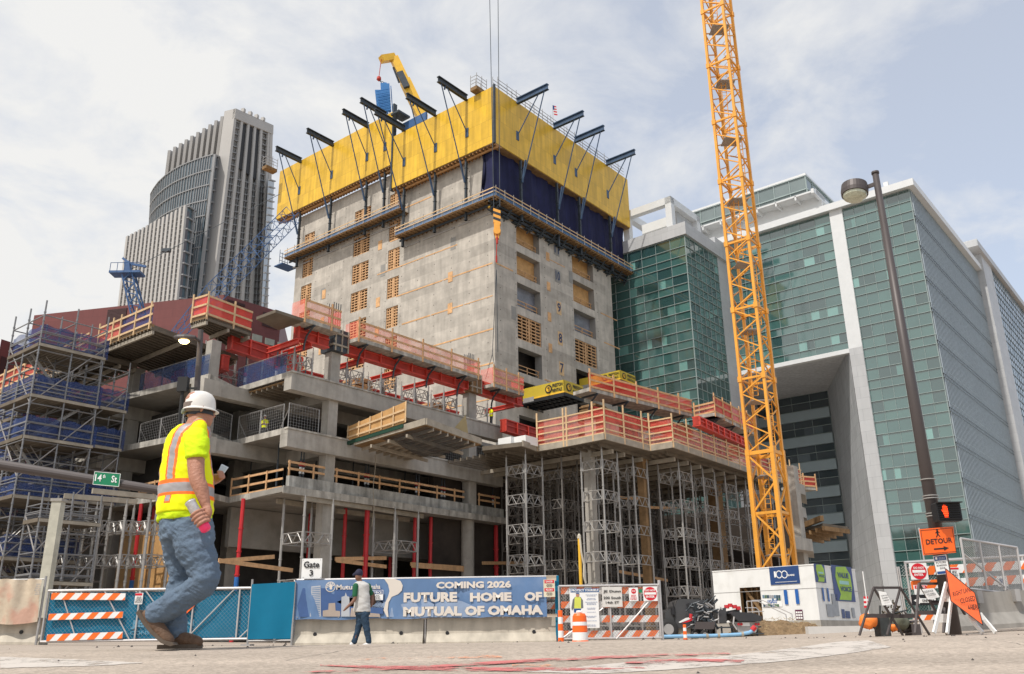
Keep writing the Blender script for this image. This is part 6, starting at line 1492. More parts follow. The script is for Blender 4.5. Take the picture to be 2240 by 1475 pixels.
    # notices hung on the banner
    n1 = thing('notice_sign', P(822, 1303), 'small white notice hung on the banner behind the pedestrian', 'sign'); board(n1, 'plate', 808, 1291, 838, 1313, YF-.10, M['signwhite'], .01); board(n1, 'header', 809, 1292, 837, 1300, YF-.105, M['signblue'], .004); wr(n1, 'NOTICE', 811, 1294, 835, 1299, YF-.11, M['signwhite'], .03); lines(n1, 812, 1302, 834, 1312, YF-.102, 4, M['ink'])
    n2 = thing('danger_sign', P(1201, 1288), 'small cream danger and peligro sign at the right end of the banner', 'sign'); board(n2, 'plate', 1189, 1268, 1214, 1306, YF-.10, mat('cream_sign', (.66, .60, .45), .5), .01)
    for y0, s in ((1269, 'DANGER'), (1287, 'PELIGRO')): board(n2, 'header', 1191, y0, 1212, y0+7, YF-.105, M['signred'], .004); wr(n2, s, 1194, y0+1.5, 1209, y0+5.5, YF-.11, M['signwhite'], .02); lines(n2, 1193, y0+9, 1211, y0+16, YF-.102, 3, M['ink'])
banner()
def gate_sign():
    t = thing('gate_number_sign', fp(682, 1250), 'white sign reading Gate 3 above the left end of the banner', 'sign'); board(t, 'plate', 660, 1222, 704, 1266, YF+.1, M['signwhite']); wr(t, 'Gate', 664.5, 1228, 699, 1242.5, YF+.08, M['ink'], .03); wr(t, '3', 677, 1247, 685, 1260, YF+.08, M['ink'], .03)
    g = MB(); X = fp(682, 1300, YF+.13).x; g.tube((X, YF+.15, .9), (X, YF+.15, fp(682, 1224).z), .03, 6); obj('post', g, M['steel'], t)
    g = MB()
    for x, y in ((663, 1225), (701, 1225), (663, 1263), (701, 1263)): g.lathe(fp(x, y, YF+.09), [(.012, 0), (.012, .01)], 8, Vector((0, 1, 0)))
    obj('bolt', g, M['steel'], t)
gate_sign()
# ---- right gate
def right_gate():
    xa, xb = fp(1224, 1350).x, fp(1446, 1350).x; z0, z1 = fp(1330, 1398).z, fp(1330, 1281).z; t = thing('swing_gate', ((xa+xb)/2, YF, z0), 'chain-link swing gate with four orange and white striped planks', 'gate')
    g = MB(); g.tube((xa, YF, z1), (xb, YF, z1), .035, 8); g.tube((xa, YF, z0+.02), (xb, YF, z0+.02), .035, 8); X = lambda x: fp(x, 1350).x
    for x in (1224, 1336, 1443): g.tube((X(x), YF, z0), (X(x), YF, z1), .03, 8)
    g.tube((X(1447), YF+.05, .1), (X(1447), YF+.05, z1+.15), .05, 8); g.tube((X(1225), YF-.02, z0+.0), (X(1336), YF-.02, z1-.55), .025, 6); g.tube((X(1346), YF-.02, z0), (X(1443), YF-.02, z1-.2), .03, 6)
    obj('gate_frame', g, M['pipe'], t); g = MB(); chain(g, (xa, YF-.01, 0), XU, xb-xa, z0, z1, .1, .004); obj('chain_link', g, M['steel'], t)
    for y in (1285, 1316, 1347, 1380): stripes(t, 1227, y, 1443, y+15, YF+.04, lean=1, y0r=y-1)
    Y = YF-.06
    s = thing('safety_poster', fp(1278, 1330), 'tall white safety poster with a man in a yellow vest, on the right gate', 'poster'); board(s, 'sheet', 1247, 1288, 1310, 1374, Y, M['signwhite'], .01); board(s, 'header', 1248, 1288, 1310, 1296, Y-.004, mat('poster_blue', (.05, .13, .30), .5), .003); wr(s, 'PROTECT YOURSELF', 1250, 1289, 1309, 1294, Y-.01, M['signwhite'], .03)
    for k, (y0, n) in enumerate(((1300, 2), (1308, 2), (1316, 3), (1329, 2), (1338, 1), (1347, 2), (1357, 1), (1366, 2))): lines(s, 1280, y0, 1307, y0+n*2.6, Y-.004, n, mat('poster_print', (.30, .36, .5), .6), 'small_print', .4, k)
    P = lambda x, y: atY(x, y, Y-.006); g = MB()
    for m_, pts in ((0, ((1253, 1312), (1258, 1306), (1270, 1306), (1275, 1313), (1276, 1330), (1272, 1331), (1255, 1331), (1251, 1336), (1250, 1330))), (1, ((1257, 1308), (1261, 1305), (1267, 1305), (1271, 1309), (1271, 1331), (1256, 1331))), (2, ((1255, 1332), (1271, 1332), (1270, 1340), (1256, 1340))), (3, ((1260, 1299), (1267, 1299), (1267, 1305), (1264, 1307), (1260, 1305))), (4, ((1259, 1299), (1261, 1297), (1266, 1297), (1268, 1300)))):
        g.m = m_; g.extr([P(x, y)+Vector((0, -.002*m_, 0)) for x, y in pts], (0, .002, 0))
    obj('printed_man', g, [mat('grey_shirt_print', (.14, .15, .15), .6), mat('vest_print', (.62, .66, .10), .6), M['signblue'], mat('face_print', (.42, .22, .14), .6), M['bluepaint']], s)
    s = thing('site_address_sign', fp(1338, 1306), 'white sign with the builder name and street address on the right gate', 'sign'); board(s, 'plate', 1317, 1284, 1361, 1328, Y, mat('off_white_sign', (.62, .60, .56), .5), .01); wr(s, 'JE Dunn', 1319.5, 1291, 1358, 1298, Y-.008, M['ink'], .03); wr(s, '200 South', 1320, 1305, 1358.5, 1311, Y-.008, M['ink'], .025); wr(s, '14th ST', 1325, 1315.5, 1354.5, 1321, Y-.008, M['ink'], .025)
    s = thing('stop_notice', fp(1386, 1300), 'small white paper notice with a red stop octagon on the right gate', 'sign'); board(s, 'sheet', 1376, 1286, 1396, 1315, Y, M['signwhite'], .01); c = atY(1386, 1293.5, Y-.006); g = MB(); g.lathe(c, [(.085, 0), (.085, .003)], 8, Vector((0, 1, 0))); obj('octagon', g, M['signred'], s); wr(s, 'STOP', 1382, 1292, 1390, 1295, Y-.012, M['signwhite'], .02); lines(s, 1378, 1301, 1394, 1313, Y-.004, 4, M['signred'])
    s = thing('wrong_way_sign', fp(1422, 1299), 'square do not enter sign on the right gate', 'sign'); board(s, 'plate', 1407, 1283, 1438, 1315, Y, M['signwhite'], .01); c = atY(1422.5, 1299, Y-.006); g = MB(); g.lathe(c, [(.212, 0), (.212, .003)], 32, Vector((0, 1, 0))); obj('red_disc', g, M['signred'], s); board(s, 'bar', 1410, 1296, 1435, 1301, Y-.012, M['signwhite'], .002); wr(s, 'DO NOT', 1411.5, 1289.5, 1433, 1294, Y-.014, M['signwhite'], .03); wr(s, 'ENTER', 1413, 1303, 1432, 1308, Y-.014, M['signwhite'], .03)
    s = thing('street_plate', fp(1402, 1293), 'tiny green plate wired to the right gate', 'sign'); board(s, 'plate', 1397, 1289, 1405, 1297, Y+.02, M['signgreen'], .01); board(s, 'wire', 1396, 1290, 1397, 1296, Y+.02, M['steel'], .01)
right_gate()
def drum():
    Y = 28.6; c, w, h = size(1251, 1342, 1286, 1409, Y); zg = c.z-h/2; r = w/2; t = thing('traffic_drum', (c.x, Y, zg), 'orange and white traffic drum in front of the safety poster', 'traffic drum'); g = MB(); n = 0
    segs = [(0, .08, 1.22, 1.22, 2), (.08, .12, 1.15, 1.06, 0), (.12, .38, 1.06, 1.03, 1), (.38, .40, 1.0, 1.0, 0), (.40, .58, 1.03, 1.0, 0), (.58, .60, .97, .97, 0), (.60, .72, 1.0, .97, 1), (.72, .92, .97, .93, 0), (.92, 1.0, .90, .72, 0)]
    for a, b, r0, r1, m_ in segs: g.m = m_; g.lathe(Vector((c.x, Y, zg+a*h)), [(r*r0*.93, 0), (r*r1*.93, (b-a)*h)], 24)
    obj('body', g, [M['orange'], M['signwhite'], mat('drum_base', (.45, .03, .02), .8)], t)
    g = MB(); g.path([(c.x-.08, Y, zg+h), (c.x-.08, Y, zg+h*1.08), (c.x+.08, Y, zg+h*1.08), (c.x+.08, Y, zg+h)], .02, 6); g.lathe(Vector((c.x, Y-.03, zg+h)), [(.05, 0), (.07, .04), (.0, .09)], 8); obj('handle', g, M['signwhite'], t)
drum()
def tube_marker(x0, y0, x1, y1, Y, label, bands=5):
    c, w, h = size(x0, y0, x1, y1, Y); zg = c.z-h/2; t = thing('tube_delineator', (c.x, Y, zg), label, 'delineator'); g = MB()
    for k in range(bands): g.m = k % 2; f = 1.0-.25*k/bands; g.lathe(Vector((c.x, Y, zg+h*k/bands)), [(w*.5*f, 0), (w*.5*(f-.03), h/bands)], 14)
    obj('tube', g, [M['orange'], M['signwhite']], t); g = MB(); g.lathe(Vector((c.x, Y, zg)), [(w*.75, 0), (w*.7, .05)], 14); obj('foot', g, M['rubber'], t)
tube_marker(1220, 1335, 1233, 1410, 29.2, 'orange and white tube delineator at the right end of the banner'); tube_marker(1494, 1366, 1503, 1403, 30, 'slim orange delineator in front of the dark truck')
def yellow_post():
    Y = 31; a = atY(1271, 1283, Y); b = atY(1267, 1178, Y); t = thing('yellow_marker_post', (a.x, Y, .3), 'slender yellow post with a dangling pale hose behind the right gate', 'post'); g = MB(); g.tube((a.x, Y, .1), (a.x, Y, b.z), .055, 8); obj('pole', g, M['yellow2'], t); g = MB(); g.path([Vector((a.x+.02, Y-.08, b.z+.03)), Vector((a.x+.05, Y-.1, b.z-.5)), Vector((a.x+.12, Y-.08, b.z-.9)), Vector((a.x+.1, Y-.1, b.z-1.3)), Vector((a.x+.16, Y-.08, b.z-1.5))], .035, 6); g.lathe(Vector((a.x, Y, b.z)), [(.07, 0), (.06, .1), (.02, .16)], 8); obj('hose', g, mat('pale_hose', (.5, .45, .36), .7), t)
yellow_post()
# ---- white painted house
def white_house():
    C0 = atD(1787, 1300, 52); C0.z = 0; zt = 3.85; CL = Vector((11.65, 53.8, 0)); CR = Vector((20.14, 53.94, 0)); t = thing('painted_shed', (C0.x, C0.y, .3), 'white painted site building with blue banners and the number eleven', 'shed')
    U1 = (CL-C0).normalized(); L1 = (CL-C0).length; U2 = (CR-C0).normalized(); L2 = (CR-C0).length; N1 = Vector((U1.y, -U1.x, 0)); N1 = -N1 if N1.y > 0 else N1; N2 = Vector((U2.y, -U2.x, 0)); N2 = -N2 if N2.y > 0 else N2
    zb_ = 1.02; zc = .1; D1 = lambda x: (onpl(x, 1320, C0, U1)-C0).dot(U1); D2 = lambda x: (onpl(x, 1320, C0, U2)-C0).dot(U2)
    Z1 = lambda x, y: onpl(x, y, C0, U1).z; Z2 = lambda x, y: onpl(x, y, C0, U2).z
    d0, d1 = D1(1666), D1(1621); g = MB()
    wh = mat('white_painted_board', (.74, .74, .72), .6, 0, .04, .7, 0, .4, .05, stain=((.55, .54, .5), 1.2, .3))
    wall_open(g, C0, U1, -N1, L1, zb_-.25, zt, [(d0, d1, zb_-.05, Z1(1640, 1285))], .3); q = C0+U1*L1
    g.quad(C0+UZ*(zb_-.25), C0+U2*L2+UZ*(zb_-.25), C0+U2*L2+UZ*zt, C0+UZ*zt)
    g.quad(q+UZ*zb_, q+U2*L2+UZ*zb_, q+U2*L2+UZ*zt, q+UZ*zt); g.quad(C0+U2*L2+UZ*zb_, q+U2*L2+UZ*zb_, q+U2*L2+UZ*zt, C0+U2*L2+UZ*zt)
    obj('wall', g, [wh, M['wood_dk'], M['black']], t)
    g = MB(); g.prism([C0+N1*.03+N2*.03-U1*0, q+N1*.03, q+U2*L2, C0+U2*L2+N2*.03], zt, zt+.06); obj('roof', g, M['white'], t)
    g = MB(); g.prism([C0+N1*.04+N2*.04, q+N1*.04, q+U2*L2, C0+U2*L2+N2*.04], zc-.1, zb_-.02); obj('foundation', g, M['conc'], t)
    g = MB(); k = d0+.1
    while k < d1: g.par(C0+U1*k-N1*.5+UZ*zb_, U1*.1, -N1*.1, UZ*2.3); k += .34
    g.par(C0+U1*d0-N1*.75+UZ*zb_, U1*(d1-d0), -N1*.05, UZ*2.4); g.bar(C0+U1*d0-N1*.35+UZ*(zb_+.2), C0+U1*d1-N1*.35+UZ*(zb_+2), .08, .16); obj('timber_frame', g, M['wood_dk'], t)
    # posts and a seam
    g = MB(); g.par(C0+UZ*(zt-1.22)+N1*.01, U1*L1, -N1*.02, UZ*.03); g.par(C0+UZ*(zt-1.22)+N2*.01, U2*L2, -N2*.02, UZ*.03); obj('board_seam', g, M['steel'], t)
    def ban(U, Nn, Dx, Zx, x0, y0, x1, y1, m, name, dep=.03):
        u0, u1 = sorted((Dx(x0), Dx(x1))); za, zb2 = Zx((x0+x1)/2, y1), Zx((x0+x1)/2, y0); g = MB(); g.par(C0+U*u0+Nn*dep+UZ*za, U*(u1-u0), Nn*.01, UZ*(zb2-za)); return obj(name, g, m, t)
    def tx(s, U, Nn, Dx, Zx, x0, y0, x1, y1, m, dep=.05, bold=.03):
        ua, ub = Dx(x0), Dx(x1); za, zb2 = Zx((x0+x1)/2, y1), Zx((x0+x1)/2, y0); UU = U if ub > ua else -U
        return text(t, s, C0+U*ua+Nn*dep+UZ*za, UU, UZ, abs(ub-ua), zb2-za, m, 'lettering', .005, bold)
    a1 = (U1, N1, D1, Z1); a2 = (U2, N2, D2, Z2); nb = mat('navy_banner', (.012, .05, .17), .5, 0, .1, 1)
    ban(*a1, 1691, 1239, 1756, 1278, nb, 'anniversary_banner'); tx('1', *a1, 1701, 1250, 1705, 1263, M['signwhite']); tx('YEARS', *a1, 1727, 1256, 1746, 1260, M['signwhite']); tx('......................', *a1, 1702, 1272, 1750, 1273.5, M['signwhite'], bold=.02)
    for xc in (1712, 1724):
        g = MB(); c = C0+U1*D1(xc)+N1*.05; c.z = Z1(xc, 1256.5)
        prev = None
        for k in range(21):
            a = k/20*2*math.pi; p = c-U1*math.cos(a)*.17+UZ*math.sin(a)*.19
            if prev: g.bar(prev, p, .045, .012, up=N1)
            prev = p
        obj('ring_digit', g, M['signwhite'], t)
    bn = mat('blue_number_paint', (.01, .10, .36), .5); tx('11', *a1, 1718, 1290, 1750, 1322, bn, bold=.025); tx('11', *a2, 1800, 1287, 1814, 1316, bn, bold=.025)
    ban(*a1, 1668, 1302, 1711, 1328, M['signwhite'], 'photo_poster', .02)
    r = random.Random(4); gg = MB(); mm = [mat('photo_tile', c, .6) for c in ((.03, .07, .10), (.12, .2, .28), (.08, .14, .08), (.3, .3, .32))]
    for y0, y1, xs in ((1302, 1309, range(1670, 1710, 5)), (1322, 1328, range(1670, 1702, 5)), (1309, 1314, (1690, 1700, 1705))):
        for x in xs: gg.m = r.randrange(4); gg.par(C0+U1*D1(x+4.5)+N1*.04+UZ*Z1(x, y1), U1*(D1(x)-D1(x+4.5)), N1*.005, UZ*(Z1(x, y0)-Z1(x, y1)))
    obj('photo_tiles', gg, mm, t); tx('LEGADO', *a1, 1680, 1312, 1701, 1320, bn, bold=.02)
    dk = mat('maroon_print', (.10, .02, .05), .6); ban(*a1, 1738, 1334, 1754, 1356, dk, 'calendar_notice')
    gg = MB()
    for i in range(3):
        for j in range(3): x = 1739.5+j*4.8; y = 1338+i*6; gg.par(C0+U1*D1(x+3.8)+N1*.05+UZ*Z1(x, y+4), U1*(D1(x)-D1(x+3.8)), N1*.005, UZ*(Z1(x, y)-Z1(x, y+4)))
    obj('calendar_square', gg, M['signwhite'], t)
    gn = mat('lime_print', (.30, .48, .06), .6)
    for x0, y0, x1, y1, w1, w2, ty1, ty2 in ((1789, 1236, 1812, 1275, '', 'VOZ', 0, 0), (1827, 1240, 1871, 1316, 'VALUE', 'VOICE', 0, 0)):
        ban(*a2, x0, y0, x1, y1, mat('slate_blue_print', (.05, .08, .22), .6), 'speech_banner'); W_ = x1-x0; H_ = y1-y0
        gg = MB(); pts = [(x0+W_*f, y0+H_*h) for f, h in ((.22, .02), (.7, .02), (.88, .25), (.9, .6), (.78, .97), (.2, .95), (.3, .8), (.2, .55), (.14, .3))]
        gg.extr([C0+U2*D2(x)+N2*.05+UZ*Z2(x, y) for x, y in pts], N2*.005); obj('speech_bubble', gg, gn, t)
        if w1: tx(w1, *a2, x0+W_*.24, y0+H_*.19, x0+W_*.78, y0+H_*.34, nb, .07); 
        tx(w2, *a2, x0+W_*.3, y0+H_*.58, x0+W_*.84, y0+H_*.72, nb, .07)
        ban(*a2, x0+W_*.3, y0+H_*.42, x0+W_*.75, y0+H_*.52, mat('pale_teal_print', (.3, .55, .52), .6), 'teal_patch', .06)
    for x0, y0, x1, y1 in ((1820, 1300, 1832, 1348), (1806, 1322, 1820, 1350), (1838, 1333, 1844, 1353), (1846, 1337, 1855, 1353), (1860, 1330, 1866, 1352)):
        ban(*a2, x0, y0, x1, y1, r.choice([mat('grey_poster', (.3, .32, .35), .6), mat('dark_poster', (.06, .09, .2), .6)]), 'small_poster')
white_house()
def stair():
    t = thing('site_stair', atD(1690, 1380, 50), 'short steel stair with handrails leading up to the shed door', 'stair'); a = atD(1668, 1362, 50.6); b = atD(1708, 1386, 47.6)
    g = MB()
    for k in range(6): p = lerp(a, b, k/5); g.box(p.x-.1, p.x+.35, p.y-.5, p.y+.5, p.z-.03, p.z+.03)
    for s in (-.5, .5): g.bar(a+Vector((0, s, -.1)), b+Vector((.2, s, -.1)), .05, .2)
    obj('tread', g, M['alu'], t); g = MB()
    for s in (-.5, .5): g.path([a+Vector((-.6, s, 0)), a+Vector((-.6, s, 1.1)), a+Vector((0, s, 1.1)), b+Vector((.5, s, .9)), b+Vector((.5, s, 0))], .025, 5); g.tube(a+Vector((-.6, s, .55)), a+Vector((0, s, .55)), .02, 4)
    obj('handrail', g, M['pipe'], t)
stair()
def mound():
    g = MB(); cx, cy = 12.1, 42.5; g.sheet(lambda u, v: Vector((cx-2.6+5.2*u, cy-1.4+2.8*v, gz(cx, cy)-.05+max(0, math.sin(math.pi*u)*math.sin(math.pi*v))**.8*(.62+.3*noise.noise(Vector((u*7, v*6, 1)))) + .12*noise.noise(Vector((u*30, v*25, 3))))), 60, 40)
    t = thing('dirt_mound', (cx, cy, .2), 'low mound of brown soil and straw beside the shed stair', 'dirt mound'); obj('soil', g, mat('brown_soil', (.22, .15, .085), .95, 0, .35, 5, .5, .2), t); g = MB(); r = random.Random(2)
    for _ in range(260): u, v = r.random(), r.random(); p = Vector((cx-2.4+4.8*u, cy-1.2+2.4*v, gz(cx, cy)+.03+max(0, math.sin(math.pi*u)*math.sin(math.pi*v))**.8*.68)); d = Vector((r.uniform(-.16, .16), r.uniform(-.1, .1), r.uniform(0, .1))); g.bar(p, p+d, .012)
    obj('straw', g, mat('dry_straw', (.42, .33, .18), .9), t)
mound()
def kerb():
    t = MB(); a = atD(1770, 1392, 40); b = atD(1880, 1390, 40); a.z = gz(a.x, a.y); t.box(a.x, b.x+2, a.y, a.y+.4, a.z-.1, a.z+.3); tag(obj('kerb', t, mat('pale_kerb', (.55, .53, .5), .85, 0, .06, 2)), kind='structure')
kerb()
# ---- truck and concrete pump
def truck():
    Y = 40.5; P = lambda x, y, dy=0: atY(x, y, Y+dy); t = thing('utility_truck', P(1510, 1388), 'dark grey truck with exposed engine parts behind the right gate', 'truck'); s = 40.5/2130
    dk = mat('dark_grey_truck_paint', (.045, .045, .048), .35, 0, .15, 1, 0, .5, coat=.3); zg = gz(8, Y); 
    def sil(name, pts, m, y0, dep): g = MB(); g.extr([P(x, y)+Vector((0, y0, 0)) for x, y in pts], (0, dep, 0)); return obj(name, g, m, t)
    sil('cab', [(1478, 1375), (1477, 1325), (1482, 1313), (1490, 1310), (1540, 1312), (1549, 1318), (1550, 1374)], dk, 0, 2.1)
    sil('window', [(1501, 1322), (1508, 1319), (1511, 1330), (1504, 1334)], M['ink'], -.02, .03); sil('side_window', [(1515, 1319), (1542, 1321), (1543, 1338), (1516, 1337)], mat('dark_glass', (.03, .035, .04), .1), -.02, .03)
    sil('bonnet', [(1456, 1372), (1456, 1340), (1464, 1332), (1478, 1330), (1478, 1374)], dk, .1, 1.9)
    sil('white_swoosh', [(1484, 1361), (1500, 1352), (1520, 1349), (1506, 1356), (1487, 1363)], M['signwhite'], -.03, .01); sil('red_swoosh', [(1490, 1364), (1512, 1354), (1526, 1353), (1505, 1361)], M['signred'], -.03, .01)
    sil('step_box', [(1484, 1393), (1484, 1371), (1512, 1371), (1512, 1393)], M['form_beam'], .1, 1.0)
    def wheel(x, y, r, nm='wheel'):
        c = P(x, y); g = MB(); g.lathe(c+Vector((0, -.12, 0)), [(r*.7, 0), (r, .05), (r, .38), (r*.7, .42)], 24, Vector((0, 1, 0))); w = obj(nm, g, M['rubber'], t); g = MB(); g.lathe(c+Vector((0, -.14, 0)), [(r*.5, 0), (r*.55, .1)], 20, Vector((0, 1, 0))); obj('rim', g, M['steel'], w)
    wheel(1462, 1377, .44)
    for x in (1521, 1541): wheel(x, 1389, .2, 'small_wheel')
    r = random.Random(6); g = MB()
    for _ in range(46):
        x, y = r.uniform(1512, 1562), r.uniform(1318, 1372); p = P(x, y)+Vector((0, r.uniform(-.4, .1), 0)); d = Vector((r.uniform(-.4, .4), r.uniform(-.1, .1), r.uniform(-.4, .4))); g.tube(p, p+d, r.uniform(.02, .07), 6)
    obj('engine_pipes', g, M['dsteel'], t); g = MB()
    for _ in range(22):
        x, y = r.uniform(1520, 1560), r.uniform(1325, 1365); p = P(x, y)+Vector((0, r.uniform(-.45, 0), 0)); d = Vector((r.uniform(-.3, .3), 0, r.uniform(-.15, .2))); g.tube(p, p+d, r.uniform(.015, .04), 6)
    obj('bright_pipes', g, M['steel'], t)
    sil('panel', [(1514, 1377), (1518, 1361), (1560, 1361), (1556, 1377)], M['bronze'], -.5, .1); g = MB(); g.tube(P(1507, 1344)+Vector((0, -.5, 0)), P(1506, 1354)+Vector((0, -.5, 0)), .07, 8); obj('red_filter', g, M['redprop'], t)
    g = MB(); g.tube(P(1558, 1312), P(1558, 1360), .05, 6); g.tube(P(1472, 1318), P(1476, 1350), .03, 6); g.box(P(1468, 1320).x, P(1474, 1320).x, Y-.1, Y+.1, P(1470, 1345).z, P(1470, 1330).z); obj('mirror', g, M['ink'], t)
    t2 = thing('concrete_pump', atY(1610, 1385, Y), 'trailer concrete pump with black hopper cover beside the shed', 'concrete pump')
    def sil2(name, pts, m, y0, dep): g = MB(); g.extr([P(x, y)+Vector((0, y0, 0)) for x, y in pts], (0, dep, 0)); return obj(name, g, m, t2)
    sil2('engine_housing', [(1570, 1364), (1571, 1334), (1588, 1329), (1590, 1364)], dk, 0, 1.4); sil2('hopper_cover', [(1592, 1343), (1598, 1339), (1643, 1342), (1661, 1350), (1659, 1360), (1610, 1360)], mat('black_hopper_cover', (.03, .03, .033), .5, 0, .1), -.5, 1.6)
    sil2('hopper', [(1604, 1361), (1658, 1361), (1650, 1384), (1612, 1384)], M['steel'], -.3, 1.2); sil2('body', [(1588, 1338), (1622, 1331), (1622, 1345), (1590, 1360)], dk, .3, 1.0)
    g = MB(); g.box(P(1570, 1370).x, P(1664, 1370).x, Y-.1, Y+.2, P(1600, 1374).z, P(1600, 1371).z)
    for x in (1578, 1600, 1655): g.tube(P(x, 1370), Vector((P(x, 1370).x, Y, gz(10, Y))), .04, 6)
    g.box(P(1572, 1386).x, P(1668, 1386).x, Y-.3, Y-.2, P(1600, 1388).z, P(1600, 1386).z); obj('chassis', g, M['dsteel'], t2)
    g = MB()
    for x in (1611, 1617, 1648, 1654): g.lathe(P(x, 1366)+Vector((0, -.42, 0)), [(.055, 0), (.05, .05)], 12, Vector((0, 1, 0)))
    obj('tail_light', g, M['redprop'], t2); board(t2, 'number_plate', 1622, 1362, 1640, 1370, Y-.35, M['signwhite'], .02)
    g = MB()
    for k, (x, y) in enumerate(((1592, 1331), (1600, 1328), (1610, 1331), (1618, 1334))): g.lathe(P(x, y)+Vector((0, .2, 0)), [(.12, 0), (.1, .15)], 10)
    obj('engine_cap', g, M['redprop'], t2)
    g = MB(); g.path([P(1572, 1364), P(1571, 1338), P(1576, 1328), P(1580, 1334)], .03, 6); g.path([P(1600, 1350)+Vector((0, -.5, 0)), P(1598, 1366)+Vector((0, -.5, 0)), P(1606, 1378)+Vector((0, -.5, 0))], .035, 6); g.path([P(1630, 1330), P(1654, 1330), P(1660, 1336), P(1661, 1352)], .02, 6); obj('hose_rail', g, M['pipe'], t2)
    t3 = thing('supply_pipe', P(1550, 1392), 'pale blue concrete delivery pipe lying on timber blocks before the truck', 'pipe'); g = MB(); pl = [(1446, 1392), (1500, 1391), (1560, 1390), (1620, 1387), (1640, 1383), (1648, 1377)]; Y2 = 33
    g.path([atY(x, y+1, Y2) for x, y in pl], .065, 10); obj('pipe_run', g, mat('pale_blue_pipe', (.22, .42, .62), .5, 0, .1, 2), t3); g = MB()
    for x, y in ((1547, 1391), (1572, 1390), (1624, 1387)): c = atY(x, y+1, Y2); g.tube(c-XU*.04, c+XU*.04, .09, 10)
    for x, y in ((1520, 1392), (1545, 1392), (1590, 1391)): c = atY(x, y+1, Y2); g.box(c.x-.1, c.x+.1, c.y-.1, c.y+.1, gz(c.x, c.y)-.02, c.z-.06)
    obj('clamp', g, M['form_beam'], t3); c = atY(1645, 1379, Y2); g = MB(); g.tube(c, c+Vector((.12, 0, .12)), .09, 10); obj('red_elbow', g, M['redprop'], t3)
truck()
# ================================================================ LAMPS, SIGNALS AND SIGNS
def left_mast():
    p = atD(437, 745, 26); x, y = p.x, p.y; pb = atD(396, 1385, 26); zt = atD(437, 722, 26).z; t = thing('signal_mast', (x, y, gz(x, y)), 'dark signal mast with long arm and glowing street lamp, mostly behind the walking worker', 'signal mast')
    g = MB(); g.tube((pb.x, pb.y, gz(x, y)), (x, y, zt), .125, 14, .075); g.lathe((pb.x, pb.y, gz(x, y)), [(.22, 0), (.2, .25), (.13, .3)], 14); obj('pole', g, M['bronze'], t)
    za = 4.42; g = MB(); q = onz(-90, 1003, za+.55); e = Vector((x, y, onpl(400, 1079, Vector((x, y, 0)), (q-p).normalized()).z))
    a0 = onpl(0, 1017, Vector((x, y, 0)), Vector((-1, -.12, 0))); dirn = Vector((a0.x-x, a0.y-y, 0)); e = Vector((x, y, atD(404, 1081, 26).z)); q = Vector((x, y, 0))+dirn*1.3; q.z = e.z+(a0.z-e.z)*1.3
    g.tube(e, q, .115, 14, .15); obj('mast_arm', g, M['bronze'], t)
    h = atD(403, 743, 25.6); top = Vector((x, y, zt-.35)); g = MB(); g.tube(top, h+Vector((.3, 0, .05)), .045, 8); obj('lamp_arm', g, M['bronze'], t)
    g = MB(); g.lathe(h+Vector((.32, 0, .06)), [(.05, 0), (.08, .12), (.105, .3), (.09, .5), (.04, .6)], 12, Vector((-1, -.1, -.02))); obj('lamp_head', g, M['bronze'], t)
    g = MB(); g.lathe(h+Vector((-.0, 0, -.045)), [(.15, 0), (.1, -.06)], 14, UZ); m = mat('glowing_lamp_lens', (1, .8, .4), .4, emit=((1.0, .72, .28), 14)); obj('lens', g, m, t)
    # street name plate
    c = onpl(238, 1049, Vector((x, y, 0)), dirn.normalized()); U = -dirn.normalized(); s = thing('street_name_sign', c, 'green street name plate reading 14th St on the mast arm', 'sign')
    w, hh = (onpl(267, 1049, c, dirn.normalized())-onpl(209, 1049, c, dirn.normalized())).length, .36; sl = (e.z-q.z)/(e-q).length; V = UZ; U3 = (U+UZ*-.085).normalized(); Nn = U3.cross(V).normalized()*-1
    Nf = Vector((U.y, -U.x, 0)); Nf = -Nf if Nf.y > 0 else Nf
    o = c-U3*w/2-V*(hh/2+.02)+Nf*.17
    g = MB(); g.par(o, U3*w, V*hh, -Nf*.02); obj('plate', g, M['signgreen'], s); g = MB(); b = .012
    for oo, uu, vv in ((o, U3*w, V*b), (o+V*(hh-b), U3*w, V*b), (o, U3*b, V*hh), (o+U3*(w-b), U3*b, V*hh)): g.par(oo+Nf*.002, uu, vv, Nf*.003)
    obj('border', g, M['signwhite'], s)
    for s_, u0, v0, ww, h2 in (('14', .06, .1, .25, .19), ('th', .345, .2, .1, .1), ('St', .68, .1, .21, .19)): text(s, s_, o+U3*w*u0/1.0+V*(v0*hh/.36+.0), U3, V, ww*w, h2, M['signwhite'], 'lettering', .01, .02)
    g = MB(); g.bar(o+U3*w*.3+V*hh*.5-Nf*.02, o+U3*w*.3+V*hh*.5-Nf*.12, .04); g.bar(o+U3*w*.7+V*hh*.5-Nf*.02, o+U3*w*.7+V*hh*.5-Nf*.12, .04); obj('bracket', g, M['steel'], s)
    # signals hanging by the pole
    for dx, py in ((0, 0),):
        c = atD(400, 850, 25.8); s = thing('traffic_signal', c, 'dark signal head seen from behind on the mast, above the hard hat', 'traffic signal'); g = MB(); g.box(c.x-.14, c.x+.14, c.y-.1, c.y+.1, c.z-.1, c.z+.32); obj('housing', g, M['rubber'], s); g = MB(); g.tube(c-UZ*1.2, c-UZ*.1, .05, 8); g.bar(c, c+Vector((.4, 0, 0)), .05); obj('bracket', g, M['rubber'], s)
left_mast()
